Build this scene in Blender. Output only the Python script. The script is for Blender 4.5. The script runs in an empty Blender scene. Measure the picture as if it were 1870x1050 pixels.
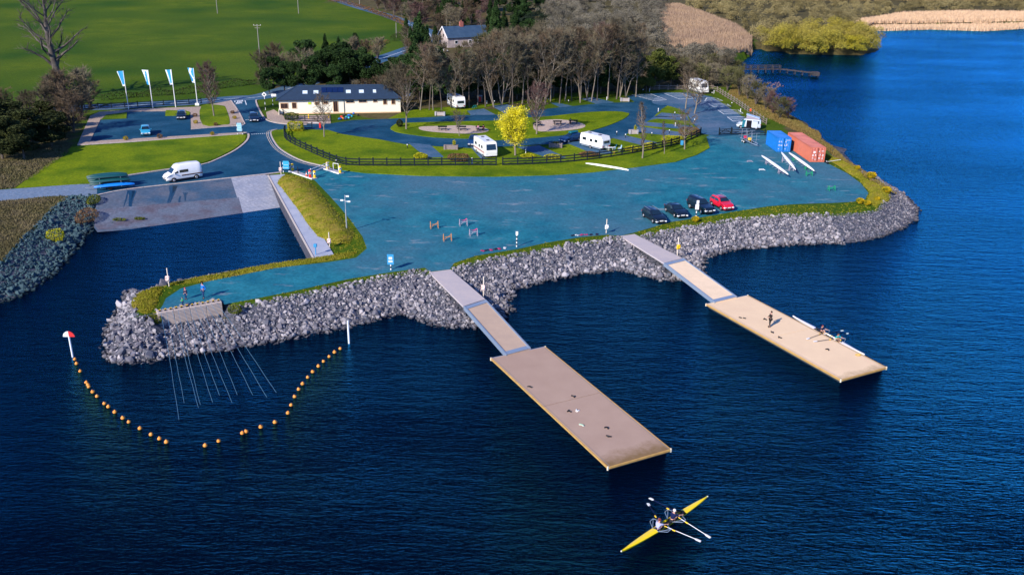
import bpy, bmesh, math, random
import numpy as np
from mathutils import Vector, Matrix
S = bpy.context.scene
# ---------------------------------------------------------------- camera, sky, sun, exposure
F_PX, PITCH, ROLL, CAM_H = 1636.08, .383815, -.016772, 39.239
_c, _s = math.cos(ROLL), math.sin(ROLL)
_X = Vector((1, 0, 0)); _DN = Vector((0, -math.sin(PITCH), -math.cos(PITCH))); _F = Vector((0, math.cos(PITCH), -math.sin(PITCH)))
_R = _c*_X + _s*_DN; _D = -_s*_X + _c*_DN
cam_data = bpy.data.cameras.new('camera'); cam = bpy.data.objects.new('camera', cam_data); S.collection.objects.link(cam)
M = Matrix.Identity(4)
for i in range(3):
    M[i][0] = _R[i]; M[i][1] = -_D[i]; M[i][2] = -_F[i]
M[2][3] = CAM_H; cam.matrix_world = M
cam_data.sensor_width = 36; cam_data.lens = 36*F_PX/1870; cam_data.clip_start = .5; cam_data.clip_end = 9000
S.camera = cam
world = bpy.data.worlds.new('World'); S.world = world; world.use_nodes = True
nt = world.node_tree; nt.nodes.clear()
sky = nt.nodes.new('ShaderNodeTexSky'); sky.sky_type = 'NISHITA'; sky.sun_disc = False
SUN_EL = math.radians(31); SUN_AZ = math.atan2(-.628, -.778)
sky.sun_elevation = SUN_EL; sky.sun_rotation = SUN_AZ % (2*math.pi); sky.ozone_density = 3.0; sky.dust_density = .4; sky.air_density = 1.0
tint = nt.nodes.new('ShaderNodeMix'); tint.data_type = 'RGBA'; tint.blend_type = 'MULTIPLY'
tint.inputs[0].default_value = 1; tint.inputs[7].default_value = (.62, .98, 1.7, 1)
bg = nt.nodes.new('ShaderNodeBackground'); bg.inputs[1].default_value = .085
wo = nt.nodes.new('ShaderNodeOutputWorld')
nt.links.new(sky.outputs[0], tint.inputs[6]); nt.links.new(tint.outputs[2], bg.inputs[0]); nt.links.new(bg.outputs[0], wo.inputs[0])
sl = bpy.data.lights.new('sun', 'SUN'); sl.energy = 5.0; sl.angle = math.radians(.5); sl.color = (1, .89, .74)
sun = bpy.data.objects.new('sun', sl); S.collection.objects.link(sun)
sdir = Vector((-.628*math.cos(SUN_EL), -.778*math.cos(SUN_EL), math.sin(SUN_EL)))
sun.rotation_euler = sdir.to_track_quat('Z', 'Y').to_euler(); sun.location = sdir*300
S.view_settings.view_transform = 'Standard'; S.view_settings.look = 'None'; S.view_settings.exposure = .5; S.view_settings.gamma = 1
S.view_settings.use_curve_mapping = False
S.cycles.max_bounces = 6; S.cycles.transparent_max_bounces = 6
# ---------------------------------------------------------------- helpers
L = 1.8
rnd = random.Random(7); nr = np.random.RandomState(11)
pi = math.pi
COL = S.collection
def at(px, py, z=L):
    d = _F*F_PX + _R*(px-935) + _D*(py-525)
    t = (z-CAM_H)/d.z
    return Vector((d.x*t, d.y*t, z))
def pxm(px, py):           # pixels per metre of height at a ground point
    g = at(px, py); v = g-Vector((0, 0, CAM_H)); z = v.dot(_F); return F_PX/z*math.cos(PITCH)*1.0
def ht(px, py, top): return (py-top)/pxm(px, py)*1.02
def tag(o, label=None, cat=None, group=None, kind=None):
    if label: o['label'] = label
    if cat: o['category'] = cat
    if group: o['group'] = group
    if kind: o['kind'] = kind
    return o
def thing(name, label, cat, loc=(0, 0, 0), rz=0, group=None):
    o = bpy.data.objects.new(name, None); COL.objects.link(o); o.empty_display_size = .3
    o.location = loc; o.rotation_euler = (0, 0, rz); return tag(o, label, cat, group)
def link(name, me, parent=None):
    o = bpy.data.objects.new(name, me); COL.objects.link(o)
    if parent: o.parent = parent
    return o
def kids(o): return [c for c in bpy.data.objects if c.parent == o]
def copy_tree(o, loc=None, rz=None, label=None, group=None, parent=None, children=None):
    c = o.copy(); COL.objects.link(c)
    if parent: c.parent = parent
    for ch in kids(o): copy_tree(ch, parent=c)
    if loc is not None: c.location = loc
    if rz is not None: c.rotation_euler = (0, 0, rz)
    if label: c['label'] = label
    if group: c['group'] = group
    return c
class MB:
    def __init__(s): s.v = []; s.f = []; s.m = []; s.sm = []
    def add(s, vs, fs, mi=0, smooth=False):
        n = len(s.v); s.v += [tuple(v) for v in vs]
        for f in fs: s.f.append([i+n for i in f]); s.m.append(mi); s.sm.append(smooth)
        return s
    def box(s, c, d, rz=0, mi=0, bev=0, ry=0, rx=0):
        x, y, z = d[0]/2, d[1]/2, d[2]/2
        R = Matrix.Rotation(rz, 3, 'Z') @ Matrix.Rotation(ry, 3, 'Y') @ Matrix.Rotation(rx, 3, 'X')
        c = Vector(c)
        if bev:
            b = bev; vs = []; 
            for sx in (-1, 1):
                for sy in (-1, 1):
                    for sz in (-1, 1):
                        vs += [(sx*x, sy*(y-b), sz*(z-b)), (sx*(x-b), sy*y, sz*(z-b)), (sx*(x-b), sy*(y-b), sz*z)]
            bm = bmesh.new(); 
            for v in vs: bm.verts.new(v)
            bmesh.ops.convex_hull(bm, input=bm.verts); bm.verts.index_update()
            V = [c+R@v.co for v in bm.verts]; Fs = [[v.index for v in f.verts] for f in bm.faces]; bm.free()
            return s.add(V, Fs, mi)
        vs = [c+R@Vector((a*x, b_*y, e*z)) for a in (-1, 1) for b_ in (-1, 1) for e in (-1, 1)]
        return s.add(vs, [(0, 1, 3, 2), (4, 6, 7, 5), (0, 4, 5, 1), (2, 3, 7, 6), (0, 2, 6, 4), (1, 5, 7, 3)], mi)
    def bar(s, p, q, w, h=None, mi=0):
        p, q = Vector(p), Vector(q); d = q-p; h = h or w; l = d.length
        u = d.normalized(); side = u.cross(Vector((0, 0, 1)))
        if side.length < 1e-3: side = Vector((1, 0, 0))
        side.normalize(); up = side.cross(u)
        vs = [b+side*(a*w/2)+up*(e*h/2) for b in (p, q) for a, e in ((-1, -1), (1, -1), (1, 1), (-1, 1))]
        return s.add(vs, [(3, 2, 1, 0), (4, 5, 6, 7), (0, 1, 5, 4), (1, 2, 6, 5), (2, 3, 7, 6), (3, 0, 4, 7)], mi)
    def tube(s, pts, rs, n=8, mi=0, cap=True, smooth=True):
        pts = [Vector(p) for p in pts]
        if not hasattr(rs, '__len__'): rs = [rs]*len(pts)
        vs = []; k = len(pts)
        for i, p in enumerate(pts):
            d = (pts[min(i+1, k-1)]-pts[max(i-1, 0)]).normalized()
            a = d.cross(Vector((0, 0, 1)) if abs(d.z) < .9 else Vector((1, 0, 0))).normalized(); b = d.cross(a)
            vs += [p+(a*math.cos(2*pi*j/n)+b*math.sin(2*pi*j/n))*rs[i] for j in range(n)]
        fs = [(i*n+j, i*n+(j+1) % n, (i+1)*n+(j+1) % n, (i+1)*n+j) for i in range(k-1) for j in range(n)]
        s.add(vs, fs, mi, smooth)
        if cap: s.add(vs[:n], [list(range(n))[::-1]], mi); s.add(vs[-n:], [list(range(n))], mi)
        return s
    def cyl(s, p, q, r, n=12, mi=0, r2=None): return s.tube([p, q], [r, r if r2 is None else r2], n, mi)
    def lathe(s, c, prof, n=12, mi=0):
        c = Vector(c); vs = [c+Vector((r*math.cos(2*pi*j/n), r*math.sin(2*pi*j/n), z)) for r, z in prof for j in range(n)]
        k = len(prof)
        return s.add(vs, [(i*n+j, i*n+(j+1) % n, (i+1)*n+(j+1) % n, (i+1)*n+j) for i in range(k-1) for j in range(n)], mi, True)
    def prism(s, pts, z0, z1, mi=0, bottom=False):
        n = len(pts)
        a = sum(pts[i][0]*pts[(i+1) % n][1]-pts[(i+1) % n][0]*pts[i][1] for i in range(n))
        if a < 0: pts = pts[::-1]
        vs = [(p[0], p[1], z1) for p in pts]; fs = [list(range(n))]
        if z0 is not None:
            vs += [(p[0], p[1], z0) for p in pts]; fs += [(i, n+i, n+(i+1) % n, (i+1) % n) for i in range(n)]
            if bottom: fs.append(list(range(2*n-1, n-1, -1)))
        return s.add(vs, fs, mi)
    def build(s, name, mats, parent=None):
        me = bpy.data.meshes.new(name); me.from_pydata(s.v, [], s.f)
        for m in (mats if isinstance(mats, (list, tuple)) else [mats]): me.materials.append(m)
        me.polygons.foreach_set('material_index', s.m); me.polygons.foreach_set('use_smooth', s.sm); me.update()
        return link(name, me, parent)
def npmesh(name, V, Fa, mats, mi=None, smooth=False, col=None):
    """V (n,3); Fa (m,k) same-size faces"""
    me = bpy.data.meshes.new(name); V = np.asarray(V, np.float32); Fa = np.asarray(Fa, np.int32); m, k = Fa.shape
    me.vertices.add(len(V)); me.vertices.foreach_set('co', V.ravel())
    me.loops.add(m*k); me.loops.foreach_set('vertex_index', Fa.ravel())
    me.polygons.add(m); me.polygons.foreach_set('loop_start', np.arange(m, dtype=np.int32)*k)
    for x in (mats if isinstance(mats, (list, tuple)) else [mats]): me.materials.append(x)
    if mi is not None: me.polygons.foreach_set('material_index', np.asarray(mi, np.int32))
    me.polygons.foreach_set('use_smooth', np.full(m, smooth))
    me.update(calc_edges=True)
    if col is not None:
        a = me.attributes.new('tone', 'FLOAT', 'POINT'); a.data.foreach_set('value', np.asarray(col, np.float32))
    me.validate(); return me
def catmull(P, k=4, closed=True):
    P = [Vector(p) for p in P]; n = len(P); out = []
    for i in range(n if closed else n-1):
        g = lambda j: P[j % n] if closed else P[max(0, min(n-1, j))]
        a, b, c, d = g(i-1), g(i), g(i+1), g(i+2)
        for t in range(k):
            t /= k
            out.append(.5*((2*b)+(c-a)*t+(2*a-5*b+4*c-d)*t*t+(3*b-a-3*c+d)*t**3))
    if not closed: out.append(P[-1])
    return out
def W(pts, z=L): return [at(x, y, z) for x, y in pts]
# ---------------------------------------------------------------- materials
MATS = {}
def mat(name, col, rough=.7, col2=None, scale=2., amt=1., bump=0, bscale=20., metal=0, tone=None, rand=0, spec=.5, coat=0, stretch=None, col3=None, scale3=.2, emit=0):
    if name in MATS: return MATS[name]
    m = bpy.data.materials.new(name); m.use_nodes = True; MATS[name] = m
    n = m.node_tree.nodes; l = m.node_tree.links; b = n['Principled BSDF']
    b.inputs['Roughness'].default_value = rough; b.inputs['Metallic'].default_value = metal
    b.inputs['Specular IOR Level'].default_value = spec if rough < .8 else .08; b.inputs['Coat Weight'].default_value = coat
    tc = n.new('ShaderNodeTexCoord'); src = tc.outputs['Object']
    if name.startswith('w_'): 
        g = n.new('ShaderNodeNewGeometry'); src = g.outputs['Position']
    if stretch:
        mp = n.new('ShaderNodeMapping'); mp.inputs['Scale'].default_value = stretch; l.new(src, mp.inputs[0]); src = mp.outputs[0]
    cur = None
    def noise(sc, det=6, rg=.6):
        t = n.new('ShaderNodeTexNoise'); t.inputs['Scale'].default_value = sc; t.inputs['Detail'].default_value = det; t.inputs['Roughness'].default_value = rg
        l.new(src, t.inputs['Vector']); return t.outputs['Fac']
    def mix(a, c2, fac, bt='MIX'):
        x = n.new('ShaderNodeMix'); x.data_type = 'RGBA'; x.blend_type = bt
        if isinstance(a, tuple): x.inputs[6].default_value = (*a, 1)
        else: l.new(a, x.inputs[6])
        if isinstance(c2, tuple): x.inputs[7].default_value = (*c2, 1)
        else: l.new(c2, x.inputs[7])
        if isinstance(fac, (int, float)): x.inputs[0].default_value = fac
        else: l.new(fac, x.inputs[0])
        return x.outputs[2]
    def ramp(f, a, b_):
        r = n.new('ShaderNodeMapRange'); r.inputs[1].default_value = a; r.inputs[2].default_value = b_; r.clamp = True; l.new(f, r.inputs[0]); return r.outputs[0]
    cur = tuple(col)
    if col2: cur = mix(cur, tuple(col2), ramp(noise(scale), .5-.22/amt, .5+.22/amt))
    if col3: cur = mix(cur, tuple(col3), ramp(noise(scale3, 4, .55), .42, .66))
    if tone is not None:      # per-piece colour carried by the pieces (stones, leaves)
        at_ = n.new('ShaderNodeAttribute'); at_.attribute_name = 'tone'
        cur = mix(cur, tuple(tone), at_.outputs['Fac'])
    if rand:
        oi = n.new('ShaderNodeObjectInfo'); hs = n.new('ShaderNodeHueSaturation')
        r = n.new('ShaderNodeMapRange'); r.inputs[3].default_value = 1-rand; r.inputs[4].default_value = 1+rand; l.new(oi.outputs['Random'], r.inputs[0])
        l.new(r.outputs[0], hs.inputs['Value'])
        if isinstance(cur, tuple): hs.inputs['Color'].default_value = (*cur, 1)
        else: l.new(cur, hs.inputs['Color'])
        cur = hs.outputs[0]
    if name.startswith('w_'):
        hs = n.new('ShaderNodeHueSaturation'); r = n.new('ShaderNodeMapRange'); r.inputs[1].default_value = .3; r.inputs[2].default_value = .7
        g_ = .42 if 'lawn' in name or 'ground' in name else .3
        r.inputs[3].default_value = 1-g_; r.inputs[4].default_value = 1+g_; l.new(noise(2.6, 5, .75), r.inputs[0]); l.new(r.outputs[0], hs.inputs['Value'])
        if isinstance(cur, tuple): hs.inputs['Color'].default_value = (*cur, 1)
        else: l.new(cur, hs.inputs['Color'])
        cur = hs.outputs[0]
    if isinstance(cur, tuple): b.inputs['Base Color'].default_value = (*cur, 1)
    else: l.new(cur, b.inputs['Base Color'])
    if bump:
        bp = n.new('ShaderNodeBump'); bp.inputs['Strength'].default_value = min(1, bump); bp.inputs['Distance'].default_value = .05
        l.new(noise(bscale, 4), bp.inputs['Height']); l.new(bp.outputs[0], b.inputs['Normal'])
    if emit: b.inputs['Emission Color'].default_value = (*col, 1); b.inputs['Emission Strength'].default_value = emit
    return m
def ntex(n, l, src, sc, det=6, rg=.6, dist=0):
    t = n.new('ShaderNodeTexNoise'); t.inputs['Scale'].default_value = sc; t.inputs['Detail'].default_value = det
    t.inputs['Roughness'].default_value = rg; t.inputs['Distortion'].default_value = dist; l.new(src, t.inputs['Vector']); return t.outputs['Fac']
def water_material():
    m = bpy.data.materials.new('lake_water'); m.use_nodes = True; n = m.node_tree.nodes; l = m.node_tree.links; n.clear()
    out = n.new('ShaderNodeOutputMaterial'); geo = n.new('ShaderNodeNewGeometry'); P = geo.outputs['Position']
    def mapped(rot, sx, sy):
        a = n.new('ShaderNodeMapping'); a.inputs['Rotation'].default_value = (0, 0, rot); a.inputs['Scale'].default_value = (sx, sy, 1)
        l.new(P, a.inputs[0]); return a.outputs[0]
    def math_(op, a, b):
        x = n.new('ShaderNodeMath'); x.operation = op
        for i, v in enumerate((a, b)):
            if isinstance(v, (int, float)): x.inputs[i].default_value = v
            else: l.new(v, x.inputs[i])
        return x.outputs[0]
    rip = ntex(n, l, mapped(.3, .65, 2.2), 1.9, 4, .62, .3)
    rip2 = ntex(n, l, mapped(-.45, .6, 2.0), 1.9, 4, .6, .3)
    swell = ntex(n, l, mapped(.15, .28, .95), .95, 3, .55, .4)
    patch = ntex(n, l, mapped(.1, .5, 1), .035, 3, .5)      # gusts: where the wind roughens the lake
    h = math_('ADD', math_('MULTIPLY', rip, .8), math_('MULTIPLY', rip2, .45)); h = math_('ADD', h, math_('MULTIPLY', swell, 1.3))
    mr = n.new('ShaderNodeMapRange'); mr.inputs[1].default_value = .35; mr.inputs[2].default_value = .65; mr.inputs[3].default_value = .45; mr.inputs[4].default_value = 1.0
    l.new(patch, mr.inputs[0])
    bp = n.new('ShaderNodeBump'); bp.inputs['Distance'].default_value = .3; l.new(h, bp.inputs['Height']); l.new(mr.outputs[0], bp.inputs['Strength'])
    d = n.new('ShaderNodeBsdfDiffuse'); d.inputs[0].default_value = (.0003, .002, .008, 1); l.new(bp.outputs[0], d.inputs['Normal'])
    g = n.new('ShaderNodeBsdfGlossy'); g.inputs[0].default_value = (.05, .46, .97, 1); g.inputs['Roughness'].default_value = .12; l.new(bp.outputs[0], g.inputs['Normal'])
    fr = n.new('ShaderNodeFresnel'); fr.inputs['IOR'].default_value = 1.3; l.new(bp.outputs[0], fr.inputs['Normal'])
    mx = n.new('ShaderNodeMixShader'); x1 = math_('POWER', math_('MULTIPLY', fr.outputs[0], 2.8), 2.6); x1 = math_('MINIMUM', x1, 1.0); l.new(x1, mx.inputs[0]); l.new(d.outputs[0], mx.inputs[1]); l.new(g.outputs[0], mx.inputs[2])
    l.new(mx.outputs[0], out.inputs[0]); return m
# common paints
def yard_material():
    m = mat('w_gravel', (.008, .11, .175), .88, (.018, .16, .225), .35, 1.8, .5, 18, col3=(.05, .135, .2), scale3=.05)
    n = m.node_tree.nodes; l = m.node_tree.links; b = n['Principled BSDF']; g = n.new('ShaderNodeNewGeometry')
    mp = n.new('ShaderNodeMapping'); mp.inputs['Scale'].default_value = (.09, .26, 1); mp.inputs['Location'].default_value = (3.3, 1.2, 0); l.new(g.outputs['Position'], mp.inputs[0])
    f = ntex(n, l, mp.outputs[0], 1.7, 7, .68); r = n.new('ShaderNodeMapRange'); r.inputs[1].default_value = .585; r.inputs[2].default_value = .72; r.inputs[4].default_value = .9; l.new(f, r.inputs[0])
    x = n.new('ShaderNodeMix'); x.data_type = 'RGBA'; l.new(r.outputs[0], x.inputs[0]); l.new(b.inputs['Base Color'].links[0].from_socket, x.inputs[6]); x.inputs[7].default_value = (.25, .28, .33, 1); l.new(x.outputs[2], b.inputs['Base Color']); return m
m_asph = mat('w_asphalt', (.004, .042, .09), .8, (.009, .06, .12), .35, 1.3, .3, 30, col3=(.022, .082, .15), scale3=.16)
m_asph_pale = mat('w_asphalt_worn', (.025, .085, .16), .8, (.055, .12, .2), .6, 1., .3, 25, col3=(.09, .14, .22), scale3=.15)
m_gravel = yard_material()
m_pale = mat('w_paving', (.4, .31, .25), .85, (.3, .24, .22), 3, 1, .3, 20)
m_sandgr = mat('w_pea_gravel', (.5, .4, .33), .9, (.38, .29, .26), 4, 1, .4, 30)
m_kerb = mat('w_kerb', (.5, .42, .38), .8, (.38, .33, .33), 2, 1)
m_lawn = mat('w_lawn', (.1, .16, .002), .9, (.17, .215, .004), .9, .9, .8, 9, col3=(.055, .11, .002), scale3=.16)
m_white = mat('white_paint', (.8, .8, .8), .35, (.72, .73, .76), 2, .6)
m_line = mat('w_line_paint', (.8, .82, .85), .6, (.4, .47, .55), 3, 1)
m_black = mat('black_plastic', (.01, .011, .014), .5)
m_tyre = mat('tyre_rubber', (.012, .012, .014), .8)
m_rim = mat('alloy_rim', (.5, .5, .53), .35, metal=.7)
m_glass = mat('car_glass', (.008, .02, .035), .06, spec=.8, coat=.5)
m_head = mat('headlight_lens', (.75, .78, .8), .12, coat=.6)
m_tail = mat('tail_lamp', (.35, .01, .01), .2)
m_plate = mat('number_plate', (.75, .75, .74), .5)
m_alu = mat('aluminium', (.27, .34, .44), .4, metal=.35)
m_steel = mat('galvanised_steel', (.4, .44, .48), .45, metal=.5)
m_yel = mat('yellow_paint', (.8, .5, .01), .5)
m_red = mat('red_paint', (.65, .02, .015), .5)
m_dkwood = mat('dark_stained_wood', (.008, .016, .022), .8, (.016, .024, .03), 4, 1)
m_wood = mat('weathered_wood', (.2, .15, .12), .85, (.12, .1, .09), 4, 1)
m_conc = mat('w_concrete', (.42, .4, .42), .85, (.3, .3, .34), .8, 1, .2, 12)
m_blue = mat('blue_sign', (.04, .28, .55), .45)
m_skin = mat('skin', (.5, .27, .2), .6)
def paint(name, c, r=.3): return mat(name, c, r, coat=.6, spec=.6)
# ---------------------------------------------------------------- terrain
Q0, Q1 = at(490, 322), at(572, 472)                       # edge of the quay wall
qd = (Q1-Q0).normalized(); qn = Vector((-qd.y, qd.x, 0))   # towards the land side (east)
if qn.x < 0: qn = -qn
shore = W([(-300, 650), (-100, 590), (0, 552), (40, 540), (70, 520), (100, 497), (118, 478), (130, 462), (150, 437), (165, 418)], 0)
shore += [at(180, 413, 0), at(518, 391, 0)]
qb = at(518, 391, 0); tq = (qb-Vector((Q0.x, Q0.y, 0))).dot(qd)
shore += [Vector((Q0.x, Q0.y, 0))+qd*tq+qn*.4, Vector((Q1.x, Q1.y, 0))+qn*.4]
for p in [(560, 474), (500, 483), (400, 500), (310, 514), (268, 526)]:
    a = at(*p); shore.append(Vector((a.x-.4, a.y+2.3, 0)))
shore_s = [(236, 532), (222, 560), (203, 595), (193, 632), (198, 657), (225, 663), (270, 658), (330, 650), (430, 635), (500, 623), (560, 611), (640, 596), (730, 573),
  (762, 582), (800, 595), (865, 599), (915, 580), (932, 568), (926, 545), (935, 528), (1010, 510), (1060, 499), (1130, 494), (1165, 500), (1200, 510), (1240, 512), (1283, 497), (1282, 472), (1340, 455), (1440, 447),
  (1560, 443), (1610, 433), (1650, 416), (1676, 398), (1674, 380), (1655, 358), (1630, 342), (1590, 318), (1560, 300), (1541, 280), (1548, 272), (1520, 268), (1500, 250), (1497, 241), (1480, 238), (1475, 226), (1440, 208),
  (1420, 192), (1370, 165), (1348, 145), (1345, 120), (1375, 96), (1378, 86), (1400, 89), (1440, 94), (1480, 98), (1560, 100), (1596, 96), (1610, 90), (1590, 80), (1575, 70), (1582, 56),
  (1600, 48), (1650, 46), (1700, 46), (1800, 49), (1870, 43), (2100, 44), (2400, 60)]
shore += W(shore_s, 0)
far = [Vector((900, 520, 0)), Vector((4000, 900, 0)), Vector((4000, 6000, 0)), Vector((-4000, 6000, 0)), Vector((-4000, 60, 0)), Vector((-200, 55, 0))]
shore += far
plat = W([(-300, 560), (-100, 520), (0, 478), (30, 446), (60, 416), (90, 386), (112, 364), (128, 357), (177, 357), (231, 346), (480, 318.5), (492, 320)])
plat += [Q0+qn*.8+qd*.5, Q1+qn*.9-qd*.5]
plat += W([(560, 476), (500, 484), (400, 502), (310, 516), (275, 528), (255, 548), (250, 574), (284, 578), (285, 566), (403, 546), (410, 562), (520, 541), (600, 524), (700, 503), (765, 492), (790, 497), (818, 493), (850, 481), (900, 470), (960, 460), (1050, 444), (1120, 432),
  (1160, 433), (1230, 417), (1340, 399), (1440, 391), (1500, 391), (1560, 389), (1600, 383), (1622, 356), (1603, 335), (1575, 317), (1545, 300), (1520, 286), (1505, 270), (1475, 243), (1440, 222), (1400, 203), (1350, 172), (1335, 158), (1332, 118), (1365, 90), (1372, 78), (1400, 84),
  (1480, 92), (1560, 93), (1585, 88), (1568, 72), (1570, 55), (1595, 43), (1700, 42), (1870, 39), (2100, 40), (2400, 52)])
plat += [f+Vector((0, 12, L)) if i < 2 else f for i, f in enumerate(far[:5])]
plat[-1] = Vector((-4000, 75, L)); plat.append(Vector((-200, 68, L)))
slip = [at(177, 356.5), at(231, 346), at(480, 318.5), at(490, 321)]      # top edge of the slipway
slip_low = [at(181, 413, 0), at(519, 391, 0)]
def segs(P): A = np.array([(p.x, p.y) for p in P]); return A, np.roll(A, -1, 0)
def inside(X, Y, P):
    A, B = segs(P); r = np.zeros(X.shape, bool)
    for (x0, y0), (x1, y1) in zip(A, B):
        c = ((y0 > Y) != (y1 > Y))
        if y1 != y0: r ^= c & (X < (x1-x0)*(Y-y0)/(y1-y0)+x0)
    return r
def dist(X, Y, P):
    A, B = segs(P); d = np.full(X.shape, 1e9)
    for a, b in zip(A, B):
        e = b-a; t = np.clip(((X-a[0])*e[0]+(Y-a[1])*e[1])/(e@e+1e-9), 0, 1)
        d = np.minimum(d, (X-a[0]-t*e[0])**2+(Y-a[1]-t*e[1])**2)
    return np.sqrt(d)
slip_poly = [slip[0], slip[1], slip[2], slip[3], slip_low[1], slip_low[0]]
_sa, _sb = slip[0], slip[2]; _se = (Vector((_sb.x-_sa.x, _sb.y-_sa.y, 0))).normalized(); _sn = Vector((_se.y, -_se.x, 0))   # downhill
_run = ((slip_low[0]-slip[0]).dot(_sn)+(slip_low[1]-slip[2]).dot(_sn))/2
slip_big = [slip[0], slip[1], slip[2], slip[3]+qn*1.6, slip_low[1]+qn*1.6-_sn*-3, slip_low[0]+_sn*3-_se*1.]
def slip_z(x, y): return L-((x-_sa.x)*_sn.x+(y-_sa.y)*_sn.y)/_run*L
wf_a, _wc = at(287.5, 572.5, L+.2), at(405.5, 551.5, L+.2); wf_l = (_wc-wf_a).length; wf_d = (_wc-wf_a).normalized()
def hgt(X, Y):
    X = np.atleast_1d(np.asarray(X, float)); Y = np.atleast_1d(np.asarray(Y, float))
    ins = inside(X, Y, shore); pin = inside(X, Y, plat); ds = dist(X, Y, shore); dp = dist(X, Y, plat)
    z = np.where(pin, L, np.where(ins, L*np.clip(ds/(ds+dp+1e-6), 0, 1), -np.minimum(.45*ds, 3)))
    ii = inside(X, Y, slip_big); z = np.where(ii, np.minimum(z, slip_z(X, Y)-.45), z)
    u = (X-wf_a.x)*wf_d.x+(Y-wf_a.y)*wf_d.y; v = -((X-wf_a.x)*-wf_d.y+(Y-wf_a.y)*wf_d.x)
    dip = (u > -.6) & (u < wf_l+.6) & (v > -.5) & (v < 7); z = np.where(dip, np.minimum(z, (L-1.25)*(1-np.clip(v, 0, 7)/7)), z)
    # the ground climbs gently to the hill at the back left
    hill = np.clip((Y-330)/420, 0, 1)**2*24*np.clip((60-X)/200, 0, 1)
    return z+np.where(pin, hill, 0)
def hz(x, y): return float(hgt(x, y)[0])
def axis(lo, hi, step, outs, k):
    a = list(np.arange(lo, hi+.01, step)); s_ = step; x = lo; pre = []
    while x > outs[0]: s_ *= k; x -= s_; pre.append(x)
    s_ = step; x = hi; post = []
    while x < outs[1]: s_ *= k; x += s_; post.append(x)
    return np.array(pre[::-1]+a+post)
xs = axis(-72, 96, .8, (-3500, 3500), 1.12); ys = axis(70, 215, .8, (-300, 5200), 1.06)
XX, YY = np.meshgrid(xs, ys); ZZ = hgt(XX.ravel(), YY.ravel())
ni, nj = len(ys), len(xs); idx = np.arange(ni*nj).reshape(ni, nj)
FA = np.stack([idx[:-1, :-1], idx[:-1, 1:], idx[1:, 1:], idx[1:, :-1]], -1).reshape(-1, 4)
keep = ZZ[FA].max(1) > -2.99; FA = FA[keep]
def ground_material():
    m = mat('w_ground', (.045, .09, .003), .95, (.085, .12, .004), .12, 1.3, .6, 6, col3=(.025, .068, .003), scale3=.03)
    n = m.node_tree.nodes; l = m.node_tree.links; b = n['Principled BSDF']; col = b.inputs['Base Color'].links[0].from_socket
    geo = n.new('ShaderNodeNewGeometry'); sp = n.new('ShaderNodeSeparateXYZ'); l.new(geo.outputs['Position'], sp.inputs[0])
    def mr(sock, a, c): 
        r = n.new('ShaderNodeMapRange'); r.inputs[1].default_value = a; r.inputs[2].default_value = c; l.new(sock, r.inputs[0]); return r.outputs[0]
    a = n.new('ShaderNodeAttribute'); a.attribute_name = 'rough_cover'
    nz = ntex(n, l, geo.outputs['Position'], .5, 6, .65)
    r = n.new('ShaderNodeMix'); r.data_type = 'RGBA'; l.new(mr(nz, .4, .6), r.inputs[0]); r.inputs[6].default_value = (.06, .05, .022, 1); r.inputs[7].default_value = (.1, .085, .035, 1)
    k = n.new('ShaderNodeMix'); k.data_type = 'RGBA'; l.new(a.outputs['Fac'], k.inputs[0]); l.new(col, k.inputs[6]); l.new(r.outputs[2], k.inputs[7])
    # bare stony soil on the banks below the grass
    st = n.new('ShaderNodeMix'); st.data_type = 'RGBA'; mxm = n.new('ShaderNodeMath'); mxm.operation = 'MAXIMUM'; l.new(mr(sp.outputs['Z'], L-.25, L-.02), mxm.inputs[0]); l.new(mr(sp.outputs['Y'], 170, 200), mxm.inputs[1]); l.new(mxm.outputs[0], st.inputs[0]); sn = n.new('ShaderNodeMix'); sn.data_type = 'RGBA'; l.new(mr(ntex(n, l, geo.outputs['Position'], 2.2, 6, .8), .4, .6), sn.inputs[0]); sn.inputs[6].default_value = (.02, .03, .04, 1); sn.inputs[7].default_value = (.13, .13, .17, 1); l.new(sn.outputs[2], st.inputs[6]); l.new(k.outputs[2], st.inputs[7])
    l.new(st.outputs[2], b.inputs['Base Color']); return m
gme = npmesh('ground', np.stack([XX.ravel(), YY.ravel(), ZZ], 1), FA, ground_material(), smooth=True)
# where the ground is woodland floor, marsh or rough scrub instead of grass
head_poly = W([(1378, 70), (1378, 100), (1620, 110), (1620, 40), (1560, 30)], 0)
wood_poly = W([(700, 222), (780, 202), (940, 199), (1010, 172), (1150, 166), (1335, 158), (1345, 100), (1375, 70), (1580, 95), (1590, 45), (1870, 30), (2600, 20)])+[Vector((1500, 2500, L)), Vector((-60, 2500, L))]+W([(560, 0), (700, 25), (740, 45), (742, 90), (640, 120), (560, 150), (500, 155), (500, 175)])
left_poly = W([(-300, 190), (0, 195), (150, 205), (150, 240), (128, 275), (45, 330), (0, 345), (-300, 370)])
bank_poly = W([(-300, 385), (0, 368), (110, 360), (90, 386), (0, 478), (-300, 560)])
east_poly = W([(1365, 180), (1400, 200), (1440, 240), (1505, 262), (1530, 290), (1600, 320), (1560, 240), (1450, 180), (1340, 140)])
rc = np.zeros(len(ZZ))
for P in (wood_poly, head_poly, left_poly, bank_poly, east_poly): rc = np.maximum(rc, inside(XX.ravel(), YY.ravel(), P).astype(float))
a = gme.attributes.new('rough_cover', 'FLOAT', 'POINT'); a.data.foreach_set('value', rc.astype(np.float32))
tag(link('ground', gme), kind='structure')
# water
wv = np.array([(-4500, -1500, 0), (4500, -1500, 0), (4500, 6500, 0), (-4500, 6500, 0)])
tag(link('water', npmesh('water', wv, [(0, 1, 2, 3)], water_material())), kind='structure')
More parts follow.
